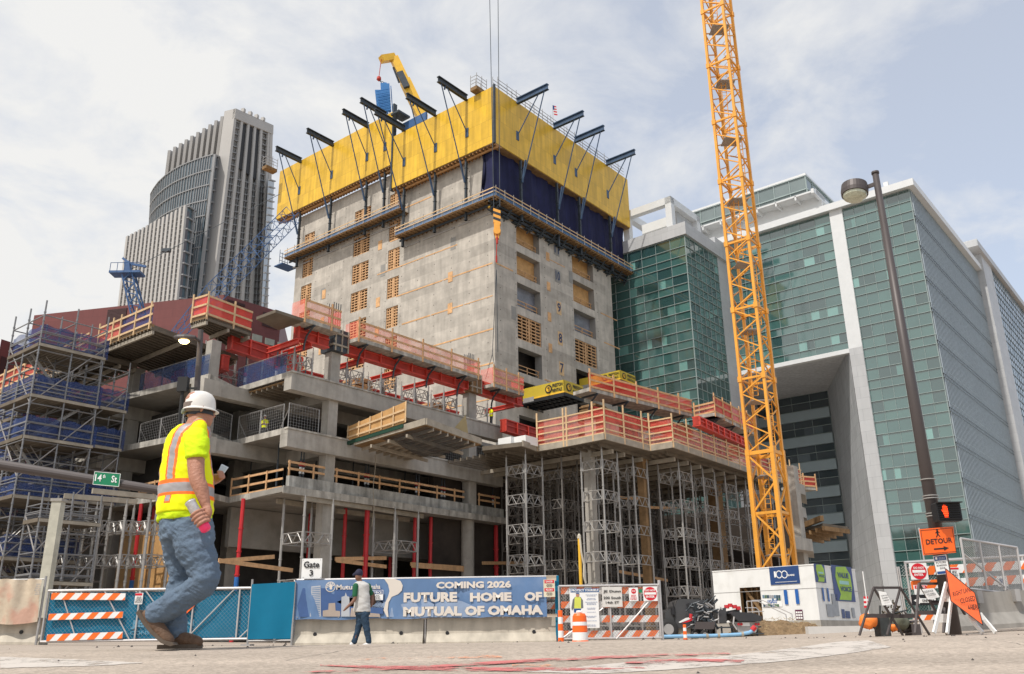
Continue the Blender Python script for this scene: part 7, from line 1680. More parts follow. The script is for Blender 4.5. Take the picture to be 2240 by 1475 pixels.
def right_lamp():
    D = 21; p = atD(2046, 1150, D); pt_ = atD(1915, 381, D); x, y = p.x, p.y; zt = atD(1915, 381, D).z; t = thing('street_lamp', (x, y, gz(x, y)), 'tall dark bronze street lamp at the right with a round unlit head', 'street lamp')
    g = MB(); pbx = p+(p-pt_)*((p.z-gz(x, y))/(pt_.z-p.z)); g.tube(pbx, pt_, .155, 24, .075); g.lathe(pt_, [(.09, 0), (.09, .06)], 16); obj('pole', g, M['bronze'], t, True)
    g = MB()
    for yy in (1094, 1099, 1128, 1133, 1062): q = lerp(p, pt_, (1150-yy)/769); g.tube(q, q+UZ*.02, .160, 24)
    obj('steel_band', g, M['alu'], t)
    a = lerp(pt_, p, .03); h = atD(1872, 410, D); g = MB(); g.bar(a, Vector((h.x+.2, h.y, a.z-.02)), .05, .09); obj('lamp_arm', g, M['bronze'], t)
    hc = Vector((h.x-.04, h.y, a.z-.06)); ax = Vector((-.12, -.10, -1)).normalized()
    g = MB(); g.lathe(hc-ax*.15, [(.25, 0), (.30, .02), (.32, .2), (.31, .30)], 28, ax); obj('lamp_head', g, M['bronze'], t); g = MB(); g.lathe(hc+ax*.155, [(.28, 0), (.265, .06), (.19, .12), (.05, .15)], 28, ax); obj('lens', g, mat('clear_lamp_lens', (.45, .47, .36), .15, 0, .3, 14, 0, .8), t)
    # pedestrian signal
    c = atD(2077, 1119, D-.35); DD = 1; s = thing('pedestrian_signal', c, 'black pedestrian signal showing a lit red hand beside the lamp pole', 'pedestrian signal'); c2, w, hh = size(2050, 1098, 2103, 1140, c.y)
    g = MB(); ww, h2 = w/2, hh/2; Y = c.y
    prof = [(-ww+.03, -h2), (ww-.03, -h2), (ww, -h2+.03), (ww, h2-.03), (ww-.03, h2), (-ww+.03, h2), (-ww, h2-.03), (-ww, -h2+.03)]
    g.extr([Vector((c2.x+a_, Y, c2.z+b_)) for a_, b_ in prof], (0, .25, 0)); obj('housing', g, M['ink'], s)
    g = MB(); g.par(Vector((c2.x-ww, Y-.12, c2.z+h2-.03)), XU*2*ww, Vector((0, .12, 0)), UZ*.02)
    for k in range(7): g.box(c2.x-ww+.02, c2.x+ww-.02, Y-.06, Y, c2.z-h2+.04+k*.045, c2.z-h2+.045+k*.045)
    obj('visor', g, M['ink'], s)
    em = mat('lit_red_hand', (1, .08, .01), .5, emit=((1.0, .06, .01), 2.2)); g = MB(); hx, hz_ = atY(2068, 1119, Y).x, atY(2068, 1120, Y).z; k = .0083*D/17
    def blob(x0, z0, x1, z1): g.box(hx+x0*k, hx+x1*k, Y-.012, Y-.008, hz_+z0*k, hz_+z1*k)
    blob(-5, -6, 5, 4); blob(-5, 4, -3.2, 12); blob(-2.4, 4, -.6, 14); blob(.2, 4, 2, 13.4); blob(2.8, 4, 4.6, 11)
    g.extr([Vector((hx-5*k, Y-.012, hz_-1*k)), Vector((hx-8.5*k, Y-.012, hz_+4*k)), Vector((hx-7*k, Y-.012, hz_+5*k)), Vector((hx-4*k, Y-.012, hz_+2*k))], (0, .004, 0)); blob(-3.5, -11, 4, -6); obj('hand_symbol', g, em, s)
    g = MB(); g.bar(Vector((x, y, c2.z+.1)), Vector((c2.x, Y+.2, c2.z+.1)), .05); g.bar(Vector((x, y, c2.z-.1)), Vector((c2.x, Y+.2, c2.z-.1)), .05); obj('bracket', g, M['rubber'], s)
    # detour plate
    Yd = y-.32; cp = [(2011, 1158), (2085, 1152), (2092, 1209), (2020, 1215)]; P4 = [atY(a_, b_, Yd) for a_, b_ in cp]; s = thing('detour_sign', atY(2051, 1184, Yd), 'tilted orange pedestrian detour sign strapped to the lamp pole', 'sign'); g = MB(); g.extr([P4[3], P4[2], P4[1], P4[0]], (0, .01, 0)); obj('plate', g, M['orange'], s)
    U = (P4[1]-P4[0]).normalized(); V = (P4[0]-P4[3]).normalized(); w = (P4[1]-P4[0]).length; hh = (P4[0]-P4[3]).length; o = P4[3]+Vector((0, -.004, 0)); U = (P4[2]-P4[3]).normalized()
    g = MB(); b = .012; m_ = .02
    for oo, uu, vv in ((o+U*m_+V*m_, U*(w-2*m_), V*b*.6), (o+U*m_+V*(hh-m_-b), U*(w-2*m_), V*b*.6), (o+U*m_+V*m_, U*b*.6, V*(hh-2*m_)), (o+U*(w-m_-b), U*b*.6, V*(hh-2*m_))): g.par(oo, uu, vv, Vector((0, -.003, 0)))
    ar = [(.33, .17), (.33, .225), (.62, .225), (.62, .28), (.77, .2), (.62, .11), (.62, .17)]; g.extr([o+U*w*a_+V*hh*b_ for a_, b_ in ar][::-1], (0, -.003, 0))
    c0 = o+U*w*.51+V*hh*.80; lt = lambda a_, b_: c0+U*w*a_+V*hh*b_
    g.lathe(lt(0, .12), [(.02, 0), (.02, .003)], 10, Vector((0, -1, 0)))
    for p1, p2, wd in (((0, .08), (0, -.05), .035), ((0, .06), (-.06, -.0), .016), ((0, .06), (.06, .01), .016), ((0, -.04), (-.05, -.16), .02), ((0, -.04), (.06, -.15), .02)): g.bar(lt(*p1), lt(*p2), wd, .003, up=Vector((0, -1, 0)))
    obj('symbols', g, M['ink'], s); text(s, 'DETOUR', o+U*w*.13+V*hh*.39, U, V, w*.77, hh*.2, M['ink'], 'lettering', .004, .02)
    # bus stop plate
    Yb_ = y-.24; cp = [(2041, 1217), (2070, 1213), (2078, 1255), (2050, 1258)]; P4 = [atY(a_, b_, Yb_) for a_, b_ in cp]; s = thing('bus_stop_sign', atY(2060, 1236, Yb_), 'blue and white future boarding zone sign below the detour sign', 'sign'); o = P4[3]; U = (P4[2]-P4[3]); V = P4[0]-P4[3]
    g = MB(); g.extr([P4[3], P4[2], P4[1], P4[0]], (0, .008, 0)); g.m = 1
    for v0, v1 in ((.74, .97), (.03, .17)): g.par(o+U*.04+V*v0+Vector((0, -.002, 0)), U*.92, V*(v1-v0), Vector((0, -.002, 0)))
    g.m = 0; g.par(o+U*.12+V*.80+Vector((0, -.005, 0)), U*.16, V*.13, Vector((0, -.002, 0))); obj('plate', g, [M['signwhite'], M['signblue']], s)
    for k, w_ in enumerate(('FUTURE', 'BOARDING', 'ZONE')): text(s, w_, o+U*(.12 if k < 2 else .32)+V*(.58-k*.15)+Vector((0, -.003, 0)), U, V, U.length*(.76 if k < 2 else .4), V.length*.09, M['ink'], 'lettering', .003, .01)
    for k in range(3): text(s, '........', o+U*.36+V*(.78+k*.05)+Vector((0, -.006, 0)), U, V, U.length*.5, V.length*.02, M['signwhite'], 'lettering', .003, .02)
right_lamp()
# ---- right-hand barricades
def right_fences():
    Y = 24.5; t = thing('striped_gate', atY(2110, 1380, Y), 'long pipe gate with orange and white striped planks at the right', 'gate'); g = MB(); z1 = lambda x: atY(x, lerp(1231, 1216, (x-1978)/262), Y); 
    g.tube(z1(1978), z1(2260), .035, 8)
    for x in (1980, 1992, 2046, 2150, 2235): p = z1(x); g.tube(p, Vector((p.x, Y, gz(p.x, Y))), .03, 8)
    for x, m_ in ((1966, 0), (1962, 0), (2010, 0)): p = atY(x, 1240 if x < 2000 else 1155, Y+.6); g.tube(p, Vector((p.x, Y+.6, gz(p.x, Y))), .022, 6)
    obj('gate_frame', g, M['pipe'], t); stripes(t, 1990, 1241, 2250, 1260, Y-.04, y0r=1226, lean=1); stripes(t, 1993, 1271, 2250, 1290, Y-.04, y0r=1257, lean=1); stripes(t, 2000, 1345, 2048, 1358, Y-.04, y0r=1343, lean=1); stripes(t, 1993, 1302, 2030, 1316, Y-.04, lean=1)
    g = MB(); a, b = atY(1980, 1300, Y), atY(2250, 1300, Y); chain(g, (a.x, Y, 0), XU, b.x-a.x, atY(1990, 1340, Y).z, atY(1990, 1236, Y).z, .08, .004); obj('chain_link', g, M['steel'], t)
    Ys = Y-.12; s = thing('wrong_way_sign', atY(2010, 1250, Ys), 'square do not enter sign on the right striped gate', 'sign'); board(s, 'plate', 1991, 1232, 2029, 1268, Ys, M['signwhite'], .01); c, w, h = size(1993, 1233, 2027, 1267, Ys-.006); g = MB(); g.lathe(c, [(w*.5, 0), (w*.5, .003)], 32, Vector((0, 1, 0))); obj('red_disc', g, M['signred'], s); board(s, 'bar', 1996, 1247, 2024, 1253, Ys-.012, M['signwhite'], .002); wr(s, 'DO NOT', 1998, 1240, 2021, 1245, Ys-.014, M['signwhite'], .03); wr(s, 'ENTER', 2000, 1255, 2020, 1260, Ys-.014, M['signwhite'], .03)
    s = thing('danger_sign', atY(2013, 1290, Ys), 'small white danger sign under the right do not enter sign', 'sign'); board(s, 'plate', 2000, 1280, 2028, 1306, Ys, M['signwhite'], .01); board(s, 'header', 2001, 1281, 2027, 1288, Ys-.005, M['signred'], .003); wr(s, 'DANGER', 2004, 1282.5, 2024, 1286.5, Ys-.01, M['signwhite'], .02)
    s = thing('one_way_sign', atY(2022, 1312, Ys), 'black and white one way arrow sign low on the striped gate', 'sign'); board(s, 'plate', 1994, 1301, 2050, 1324, Ys-.02, M['ink'], .01); P = lambda x, y: atY(x, y, Ys-.03); g = MB(); g.extr([P(x, y) for x, y in ((1999, 1314), (2012, 1306), (2012, 1309), (2047, 1309), (2047, 1319), (2012, 1319), (2012, 1322))], (0, .004, 0)); obj('arrow', g, M['signwhite'], s); wr(s, 'ONE WAY', 2017, 1311, 2044, 1317, Ys-.035, M['ink'], .02)
    s = thing('route_sign', atY(2193, 1272, Ys), 'small white plate lettered SB on the right striped gate', 'sign'); board(s, 'plate', 2182, 1260, 2204, 1283, Ys-.25, M['signwhite'], .01); wr(s, 'SB', 2186, 1266, 2199, 1276, Ys-.26, M['signblue'], .03); board(s, 'underline', 2186, 1278, 2199, 1279, Ys-.262, M['signblue'], .002)
    s = thing('notice_sign', atY(2086, 1255, Ys), 'white notice with red header on the striped gate beside the orange diamond', 'sign'); board(s, 'plate', 2078, 1241, 2098, 1268, Ys, M['signwhite'], .01); board(s, 'header', 2079, 1242, 2097, 1246, Ys-.005, M['signred'], .003); lines(s, 2081, 1248, 2096, 1264, Ys-.003, 5, M['ink'])
    # leaning chain-link panel
    Yp = 22; c = [atY(2101, 1178, Yp), atY(2224, 1198, Yp+.6), atY(2240, 1302, Yp+.6), atY(2119, 1288, Yp)]; t = thing('leaning_fence_panel', c[3], 'leaning chain-link fence panel on top of the right concrete barrier', 'fence panel'); g = MB(); g.path(c+[c[0]], .03, 8)
    for f in (.33, .67): g.tube(lerp(c[0], c[1], f), lerp(c[3], c[2], f), .025, 8)
    g.tube(lerp(c[0], c[3], .3), lerp(c[3], c[2], .8), .022, 6); obj('panel_frame', g, M['pipe'], t); g = MB(); n = 30
    for k in range(1, 2*n):
        for s_ in (0, 1):
            f0, f1 = (k/n-1, k/n) ; a0 = max(0, f0); a1 = min(1, f1); t0 = (a0-f0); t1 = (a1-f0)
            pt = lambda u, v: lerp(lerp(c[0], c[1], u), lerp(c[3], c[2], u), v)
            if s_ == 0: g.tube(pt(a0, t0), pt(a1, t1), .007, 3, cap=False)
            else: g.tube(pt(1-a0, t0), pt(1-a1, t1), .007, 3, cap=False)
    obj('chain_link', g, M['steel'], t)
    # big concrete barrier at the right
    Yb = 21.0; a = atY(2096, 1376, Yb); b = atY(2330, 1362, Yb+1.2); h0 = atY(2110, 1292, Yb).z-a.z; t = thing('concrete_barrier', a, 'large grey concrete barrier at the right picture edge under the leaning panel', 'traffic barrier', 'concrete traffic barriers')
    d = b-a; n_ = Vector((.1, 1, 0)); prof = [(-.32, 0), (-.32, .1), (-.14, .36), (-.09, h0), (.09, h0), (.14, .36), (.32, .1), (.32, 0)]; k = len(prof); g = MB(); vs = [a+n_*(p+.3)+UZ*(q-.05) for p, q in prof]+[b+n_*(p+.3)+UZ*(q-.05) for p, q in prof]
    g.add(vs, [tuple(range(k)), tuple(range(k, 2*k))[::-1]]+[(i, k+i, k+(i+1) % k, (i+1) % k) for i in range(k)]); obj('barrier', g, mat('grey_barrier_concrete', (.33, .31, .28), .9, 0, .1, 1.5, .15, .25, .2), t)
    g = MB()
    for f in (.25, .6): q = lerp(a, b, f)+UZ*h0; g.box(q.x-.06, q.x+.06, q.y, q.y+.4, q.z-.3, q.z-.02)
    obj('clamp', g, M['steel'], t)
right_fences()
def aframe(pts, Y, label, plate=None, mt='pipe', dep=.55, cat='sign stand', name='sign_stand'):
    """two leaning leg pairs given as survey points: apex, left foot, right foot"""
    (ax, ay), (lx, ly), (rx, ry) = pts; A_ = atY(ax, ay, Y); L_ = atY(lx, ly, Y-dep*.5); R_ = atY(rx, ry, Y+dep*.5); t = thing(name, (A_+L_)/2, label, cat)
    g = MB(); w = Vector((.62, .12, 0))
    for o in (Vector((0, 0, 0)), w): g.bar(A_+o, L_+o, .045, .03); g.bar(A_+o, R_+o, .045, .03)
    g.bar(lerp(A_, L_, .6), lerp(A_, L_, .6)+w, .03, .08); g.bar(lerp(A_, R_, .6), lerp(A_, R_, .6)+w, .03, .08); g.bar(A_, A_+w, .03, .05); obj('frame', g, M[mt], t); return t, A_, L_, R_, w
t, A_, L_, R_, w = aframe(((1911, 1286), (1880, 1390), (1975, 1390)), 19.5, 'folding dark-legged sign stand with a small white plate beside the orange machine', mt='bronze')
def tilted(t, pts, Y, m, name, th=.02): g = MB(); g.extr([atY(x, y, Y) for x, y in pts], (0, th, 0)); return obj(name, g, m, t)
tilted(t, ((1922, 1293), (1938, 1296), (1952, 1322), (1930, 1325)), 19.2, M['signwhite'], 'plate'); 
o = atY(1933, 1316, 19.18); U = atY(1948, 1313, 19.18)-o; V = atY(1926, 1302, 19.18)-o
for k in range(3): text(t, ('SIDEWALK', 'CLOSED', 'AHEAD')[k], o+V*(.72-.36*k)+Vector((0, -.003, 0)), U, V, U.length*(1-.15*(k > 0)), V.length*.2, M['ink'], 'lettering', .002, .01)
t, A_, L_, R_, w = aframe(((2010, 1277), (2002, 1385), (2052, 1345)), 19.0, 'folding sign stand holding a white sidewalk closed plate', mt='bronze', dep=.7)
tilted(t, ((2017, 1289), (2043, 1287), (2056, 1306), (2030, 1312)), 18.7, M['signwhite'], 'plate'); o = atY(2029, 1308, 18.68); U = atY(2053, 1303, 18.68)-o; V = atY(2017, 1291, 18.68)-o
text(t, 'SIDEWALK', o+V*.58+U*.02, U, V, U.length*.85, V.length*.26, M['ink'], 'lettering', .003, .01); text(t, 'CLOSED', o+V*.14+U*.15, U, V, U.length*.72, V.length*.28, M['ink'], 'lettering', .003, .01)
def lane_sign():
    Y = 17.6; t = thing('lane_closed_sign', atY(2100, 1382, Y), 'orange diamond right lane closed sign leaning on a white folding stand', 'sign'); c = [(2068, 1244), (2132, 1297), (2150, 1368), (2080, 1315)]; P = [atY(x, y, Y+d) for (x, y), d in zip(c, (.25, .1, -.25, -.1))]
    g = MB(); g.extr([P[3], P[2], P[1], P[0]], (0, .02, 0)); obj('diamond', g, mat('weathered_orange_sign', (.80, .13, .03), .5, 0, .1, 4), t); g = MB()
    for k in range(4): g.bar(P[k]+Vector((0, -.004, 0)), P[(k+1) % 4]+Vector((0, -.004, 0)), .014, .004, up=Vector((0, 1, 0)))
    obj('border', g, M['ink'], t)
    def word(s, x0, y0, x1, y1, hpx):
        o = atY(x0, y0, Y-.06); U = atY(x1, y1, Y-.06)-o; V = atY(x0-hpx*.15, y0-hpx, Y-.06)-o; text(t, s, o+Vector((0, -.06, 0)), U, V, U.length, V.length, M['ink'], 'lettering', .004, .01)
    word('RIGHT LANE', 2082, 1306, 2122, 1294, 10); word('CLOSED', 2098, 1321, 2130, 1314, 11); word('AHEAD', 2114, 1337, 2141, 1331, 11)
    g = MB(); W_ = M['white']
    for p, q in (((2070, 1275), (2043, 1385)), ((2082, 1300), (2072, 1386)), ((2119, 1350), (2150, 1385)), ((2145, 1345), (2178, 1384))): g.bar(atY(*p, Y+.2), atY(*q, Y-.1), .04, .07)
    g.extr([atY(x, y, Y-.12) for x, y in ((2117, 1346), (2148, 1340), (2157, 1355), (2126, 1361))], (0, .03, 0)); g.extr([atY(x, y, Y+.2) for x, y in ((2052, 1343), (2079, 1343), (2076, 1362), (2046, 1362))], (0, .03, 0)); g.extr([atY(x, y, Y+.25) for x, y in ((2066, 1280), (2080, 1312), (2060, 1312))], (0, .03, 0)); g.bar(atY(2058, 1313, Y+.2), atY(2082, 1313, Y+.2), .04, .06); obj('folding_stand', g, W_, t)
lane_sign()
def machine():
    Y = 21; t = thing('compactor', atY(1930, 1380, Y), 'orange hooded plate compactor with dark engine on the kerb', 'compactor'); P = lambda x, y, d=0: atY(x, y, Y+d)
    def lump(name, cx, cy, rx, rz, ry, m, seed):
        c = P(cx, cy); g = MB(); s = 9*rx/9; k = Y/2130; g.sheet(lambda u, v: c+Vector((math.cos(u*6.2832)*math.sin(v*3.1416)*rx*k, math.sin(u*6.2832)*math.sin(v*3.1416)*ry, math.cos(v*3.1416)*rz*k))*(1+.28*noise.noise(Vector((math.cos(u*6.28)*1.6+seed, math.sin(u*6.28)*1.6, v*3.5)))), 32, 18); return obj(name, g, m, t, True)
    om = mat('orange_hood', (.85, .22, .03), .6, 0, .1, 6); lump('hood', 1898, 1360, 19, 16, .28, om, 1); lump('hood', 1950, 1372, 12, 10, .2, om, 4)
    lump('tarpaulin', 1966, 1362, 22, 17, .3, mat('olive_tarpaulin', (.10, .105, .075), .8, 0, .2, 5), 7)
    g = MB(); a, b = P(1918, 1350), P(1944, 1389); g.box(a.x, b.x, Y-.15, Y+.25, gz(a.x, Y), a.z); g.tube(P(1925, 1345), P(1925, 1325), .02, 6); g.tube(P(1940, 1345), P(1985, 1335), .02, 6); obj('engine_block', g, mat('dark_engine', (.03, .035, .035), .6, 0, .3, 8), t)
    r = random.Random(3)
    for _ in range(14): g = MB(); p = P(r.uniform(1915, 2000), r.uniform(1350, 1385), r.uniform(-.2, .2)); g.tube(p, p+Vector((r.uniform(-.2, .3), 0, r.uniform(-.12, .15))), r.uniform(.012, .03), 6); obj('loose_part', g, M['bronze'], t)
    g = MB(); g.box(P(1985, 1370).x, P(2005, 1370).x, Y-.2, Y+.2, gz(a.x, Y), P(1990, 1366).z); obj('tool_box', g, M['bronze'], t)
    f = atY(1887, 1250, 33); t = thing('slim_pole', f, 'slim white pole with a small striped flag near the shed', 'pole'); g = MB(); g.tube(f, Vector((f.x, f.y, .3)), .02, 6); obj('pole', g, M['white'], t); g = MB()
    for k in range(5): g.m = k % 2; q = atY(1893+k*.3, 1305+k*5, 33); g.box(q.x-.07, q.x+.09, 33, 33.01, q.z-.08, q.z)
    obj('flag_cloth', g, [M['signred'], M['white']], t)
    # small dry plant
    p0 = atY(1975, 1370, 26); t = thing('shrub', (p0.x, 26, gz(p0.x, 26)), 'small dark leafy shrub behind the olive tarpaulin', 'shrub'); g = MB(); r = random.Random(8); s = MB()
    for _ in range(40):
        a = r.uniform(0, 6.28); tip = p0+Vector((math.cos(a)*r.uniform(.1, .55), math.sin(a)*.25, r.uniform(.0, .65))); s.tube(p0-UZ*.2, tip, .008, 3)
        for _ in range(9): q = lerp(p0, tip, r.uniform(.4, 1.05))+Vector((r.uniform(-.06, .06), r.uniform(-.06, .06), r.uniform(-.05, .05))); u = Vector((r.uniform(-1, 1), r.uniform(-1, 1), r.uniform(-1, 1))).normalized()*.05; v = u.cross(Vector((r.random(), r.random(), r.random()))).normalized()*.03; g.quad(q-u, q+v, q+u, q-v)
    obj('foliage', g, mat('dark_leaf', (.06, .05, .03), .7), t); obj('stem', s, M['wood_dk'], t)
machine()
# timber and slabs at the far right end of the frame
def far_end():
    t = thing('far_formwork_deck', onz(1800, 1160, 8.5), 'weathered timber deck jutting from the far end of the frame behind the crane', 'formwork deck'); pts = [(1745, 1168), (1800, 1150), (1856, 1158), (1800, 1180)]; P = [onz(x, y, 8.8) for x, y in pts]; g = MB(); g.prism(P, 8.8, 9.0); obj('deck_sheet', g, M['form'], t); g = MB()
    for k in range(5): g.bar(lerp(P[0], P[1], k/4)-UZ*.2, lerp(P[3], P[2], k/4)-UZ*.2, .2, .35)
    g.bar(P[0]+UZ*.5, P[1]+UZ*.6, .3, .45); obj('timber', g, M['wood_dk'], t)
    t = thing('unfinished_building', onz(1770, 1200, 5), 'concrete slab ends and column visible right of the crane mast', 'building frame'); g = MB()
    for x0, y0, x1, y1, h in ((1728, 1098, 1762, 1112, 11.2), (1728, 1172, 1776, 1180, 7.2), (1728, 1050, 1760, 1062, 13.4)):
        a = onz(x0, y0, h); b = onz(x1, y1, h); d = b-a; d.z = 0; g.par(Vector((a.x, a.y, h-.9)), d, Vector((2, 6, 0)), UZ*.9)
    obj('slab', g, M['conc'], t); g = MB(); a = onz(1748, 1130, 9); g.gb(la(a), la(a)+.9, lb(a), lb(a)+.9, .3, 13); obj('column', g, M['conc'], t)
far_end()
# ================================================================ PEOPLE
def ring_loft(g, secs, n=18, cap=True):
    vs = []
    for c, a, b in secs:
        for i in range(n): t = 2*math.pi*i/n; vs.append(c+a*math.cos(t)+b*math.sin(t))
    fs = [(k*n+i, k*n+(i+1) % n, (k+1)*n+(i+1) % n, (k+1)*n+i) for k in range(len(secs)-1) for i in range(n)]
    if cap: fs += [tuple(range(n))[::-1], tuple(range((len(secs)-1)*n, len(secs)*n))]
    g.add(vs, fs)
def limb(g, pts, rad, n=14, flat=1.0, side=None, sub=4):
    """tapered limb through the points, rounded ends"""
    P = []; Rr = []
    m = len(pts)
    for i in range(m-1):
        p0 = pts[max(0, i-1)]; p1 = pts[i]; p2 = pts[i+1]; p3 = pts[min(m-1, i+2)]
        for k in range(sub):
            t = k/sub; t2 = t*t; t3 = t2*t
            P.append((p1*2+(p2-p0)*t+(p0*2-p1*5+p2*4-p3)*t2+(p1*3-p0-p2*3+p3)*t3)*.5); Rr.append(lerp(rad[i], rad[i+1], t))
    P.append(pts[-1]); Rr.append(rad[-1])
    d0 = (P[1]-P[0]).normalized(); d1 = (P[-1]-P[-2]).normalized()
    P = [P[0]-d0*Rr[0]*.8, P[0]-d0*Rr[0]*.5]+P+[P[-1]+d1*Rr[-1]*.5, P[-1]+d1*Rr[-1]*.8]; Rr = [Rr[0]*.35, Rr[0]*.8]+Rr+[Rr[-1]*.8, Rr[-1]*.35]
    secs = []
    ref = side or Vector((.3, 1, .1))
    for i, p in enumerate(P):
        d = (P[min(i+1, len(P)-1)]-P[max(i-1, 0)]).normalized(); a = ref-d*ref.dot(d); a.normalize(); b = d.cross(a); secs.append((p, a*Rr[i]*flat, b*Rr[i]))
    ring_loft(g, secs, n)
def fuse(name, g, mats, parent, voxel, fn=None, sm=4, wr_=0.0, ws=9.0, seed=0):
    me = bpy.data.meshes.new('tmp'); me.from_pydata([tuple(v) for v in g.v], [], g.f); me.update()
    o = bpy.data.objects.new('tmp', me); COL.objects.link(o)
    bm = bmesh.new(); bm.from_mesh(me); bmesh.ops.recalc_face_normals(bm, faces=bm.faces); bm.to_mesh(me); bm.free()
    r = o.modifiers.new('r', 'REMESH'); r.mode = 'VOXEL'; r.voxel_size = voxel
    s = o.modifiers.new('s', 'SMOOTH'); s.iterations = sm; s.factor = .5
    dg = bpy.context.evaluated_depsgraph_get(); dg.update(); out_ = bpy.data.meshes.new_from_object(o.evaluated_get(dg)); bpy.data.objects.remove(o)
    out_.name = name; off = rootloc(parent)
    if wr_:
        nr = [v.normal.copy() for v in out_.vertices]
        for v, n_ in zip(out_.vertices, nr):
            p = v.co*ws; v.co = v.co+n_*(wr_*(noise.noise(Vector((p.x*.55+p.z*.5+seed, p.y*.55, p.z*1.5-p.x*.8)))+.45*(1-2*abs(noise.noise(Vector((p.x*.8-p.z*.6, p.y+seed, p.z*2.6+p.x*1.2)))))))
    for m in mats: out_.materials.append(m)
    for pl in out_.polygons:
        if fn: pl.material_index = fn(pl.center)
        pl.use_smooth = True
    for v in out_.vertices: v.co = v.co-off
    ob = bpy.data.objects.new(name, out_); COL.objects.link(ob); ob.parent = parent; return ob
SKIN = mat('tanned_skin', (.40, .19, .125), .55, 0, .12, 14, .25, .4); SKIN2 = mat('brown_skin', (.20, .095, .06), .55, 0, .1, 10)
HV = mat('lime_yellow_vest', (.80, .84, .0), .7, 0, .05, 4, .0, .3); SHIRT = mat('lime_shirt', (.60, .80, .015), .85, 0, .08, 5, .25, .2); HVO = mat('orange_tape', (.95, .17, .01), .6, 0, .05, 6); HVG = mat('silver_tape', (.34, .32, .32), .45, .1, .15, 5)
def denim(name, c): return mat(name, c, .9, 0, .16, 5, .5, .2, stain=((c[0]*1.9, c[1]*1.8, c[2]*1.65), 3.2, .3))
JEAN = denim('worn_blue_jeans', (.12, .165, .225))
def worker():
    Y = 5.8; P = lambda x, y, d=0.0: atY(x, y, Y+d); base = P(392, 1414); base.z = gz(base.x, base.y)
    t = thing('person', base, 'large foreground worker in white hard hat, lime vest and jeans, walking right', 'person')
    rt = Vector((.64, -.77, 0)); fw = Vector((.77, .64, 0)); k = .00297
    # torso axis and half widths from the survey
    T = [(922, 434, .055, .055), (934, 424, .100, .085), (946, 417, .135, .105), (960, 412, .155, .118), (993, 408, .172, .130), (1033, 408, .188, .145), (1074, 407, .196, .152), (1107, 405, .200, .155), (1136, 404, .198, .153)]
    def torso(g, grow, y0=0, y1=2000, n=28):
        secs = []
        for y, x, w, d in T:
            if y0 <= y <= y1: c = P(x, y); secs.append((c, rt*(w+grow), fw*(d+grow)))
        ring_loft(g, secs, n)
    # body: head, neck, arms, hands, hidden trunk and legs as one skin
    g = MB(); hc = P(435, 894, .02); ring = [(hc+UZ*z+fw*f, rt*w, fw*d) for z, f, w, d in ((.115, 0, .03, .04), (.10, 0, .062, .075), (.06, 0, .078, .096), (.0, .005, .080, .100), (-.05, .012, .074, .092), (-.085, .03, .058, .07), (-.115, .045, .035, .045))]
    ring_loft(g, ring, 20)
    limb(g, [P(436, 900, .02), P(431, 922, .0), P(424, 945, .0)], [.062, .062, .075], 14)
    g.add(*[[hc+fw*.10+UZ*-.03+rt*s*.012+UZ*z for s, z in ((-1, .03), (1, .03), (1.4, -.02), (-1.4, -.02))]+[hc+fw*.128+UZ*-.045], [(0, 1, 4), (1, 2, 4), (2, 3, 4), (3, 0, 4), (0, 3, 2, 1)]])
    for s in (1, -1): limb(g, [hc+rt*s*.082+fw*-.005+UZ*-.0, hc+rt*s*.088+fw*-.012+UZ*-.035], [.016, .011], 8, .5, sub=2)
    torso(g, -.03)
    sh = P(431, 962, -.16); el = P(431, 1046, -.235); wr1 = P(450, 1106, -.25)
    limb(g, [sh, lerp(sh, el, .5)+Vector((-.008, 0, 0)), el, lerp(el, wr1, .4)+Vector((.004, 0, 0)), wr1], [.062, .056, .050, .047, .030], 16)
    # right hand closed on the can
    ct, cb_ = P(415, 1097, -.285), P(447, 1152, -.285); cd = (cb_-ct).normalized()
    pc = P(453, 1122, -.262); limb(g, [wr1, P(452, 1114, -.258), pc, P(451, 1134, -.262)], [.030, .034, .037, .030], 12, .7)
    # far arm bent forward with the phone
    ls = P(400, 962, .17); le = P(455, 1046, .26); lw = P(478, 1046, .16); limb(g, [ls, lerp(ls, le, .5), le, lw], [.058, .054, .046, .030], 14); limb(g, [lw, P(486, 1042, .13)], [.03, .026], 10, .7)
    for s, (hx, kx, ax) in enumerate((((416, 1165, -.05), (452, 1258, -.1), (345, 1338, -.06)), ((392, 1165, .09), (398, 1272, .1), (381, 1384, .08)))): limb(g, [P(*hx), P(*kx), P(*ax)], [.08, .055, .04], 12)
    fuse('body', g, [SKIN], t, .0075, sm=5)
    # fingers, thumb
    g = MB(); nrm = Vector((0, -1, 0)); across = cd.cross(nrm).normalized()
    if across.x < 0: across = -across
    for i in range(4):
        c0 = lerp(ct, cb_, .50+.135*i); ln = (1, 1.08, 1.0, .85)[i]
        pts = [c0+across*.040+nrm*-.005, c0+across*.036+nrm*.024, c0+across*.012+nrm*.040, c0-across*.016*ln+nrm*.038, c0-across*.036*ln+nrm*.018]
        limb(g, pts, [.0125, .0118, .0110, .0105, .0090], 10, sub=3)
    limb(g, [P(449, 1114, -.27), lerp(ct, cb_, .42)+across*.02-nrm*.03, lerp(ct, cb_, .34)-across*.012-nrm*.034], [.016, .0125, .010], 10, sub=3)
    for i in range(4): q = P(482+i*1.2, 1033+i*4.2, .11); limb(g, [P(488, 1041, .13), q+Vector((.012, 0, .0)), q+Vector((-.012, -.02, .0))], [.011, .0095, .008], 8, sub=3)
    fuse('hands', g, [SKIN], t, .0045, sm=2)
    # clothing
    ax = [(P(x, y), w) for y, x, w, d in T]
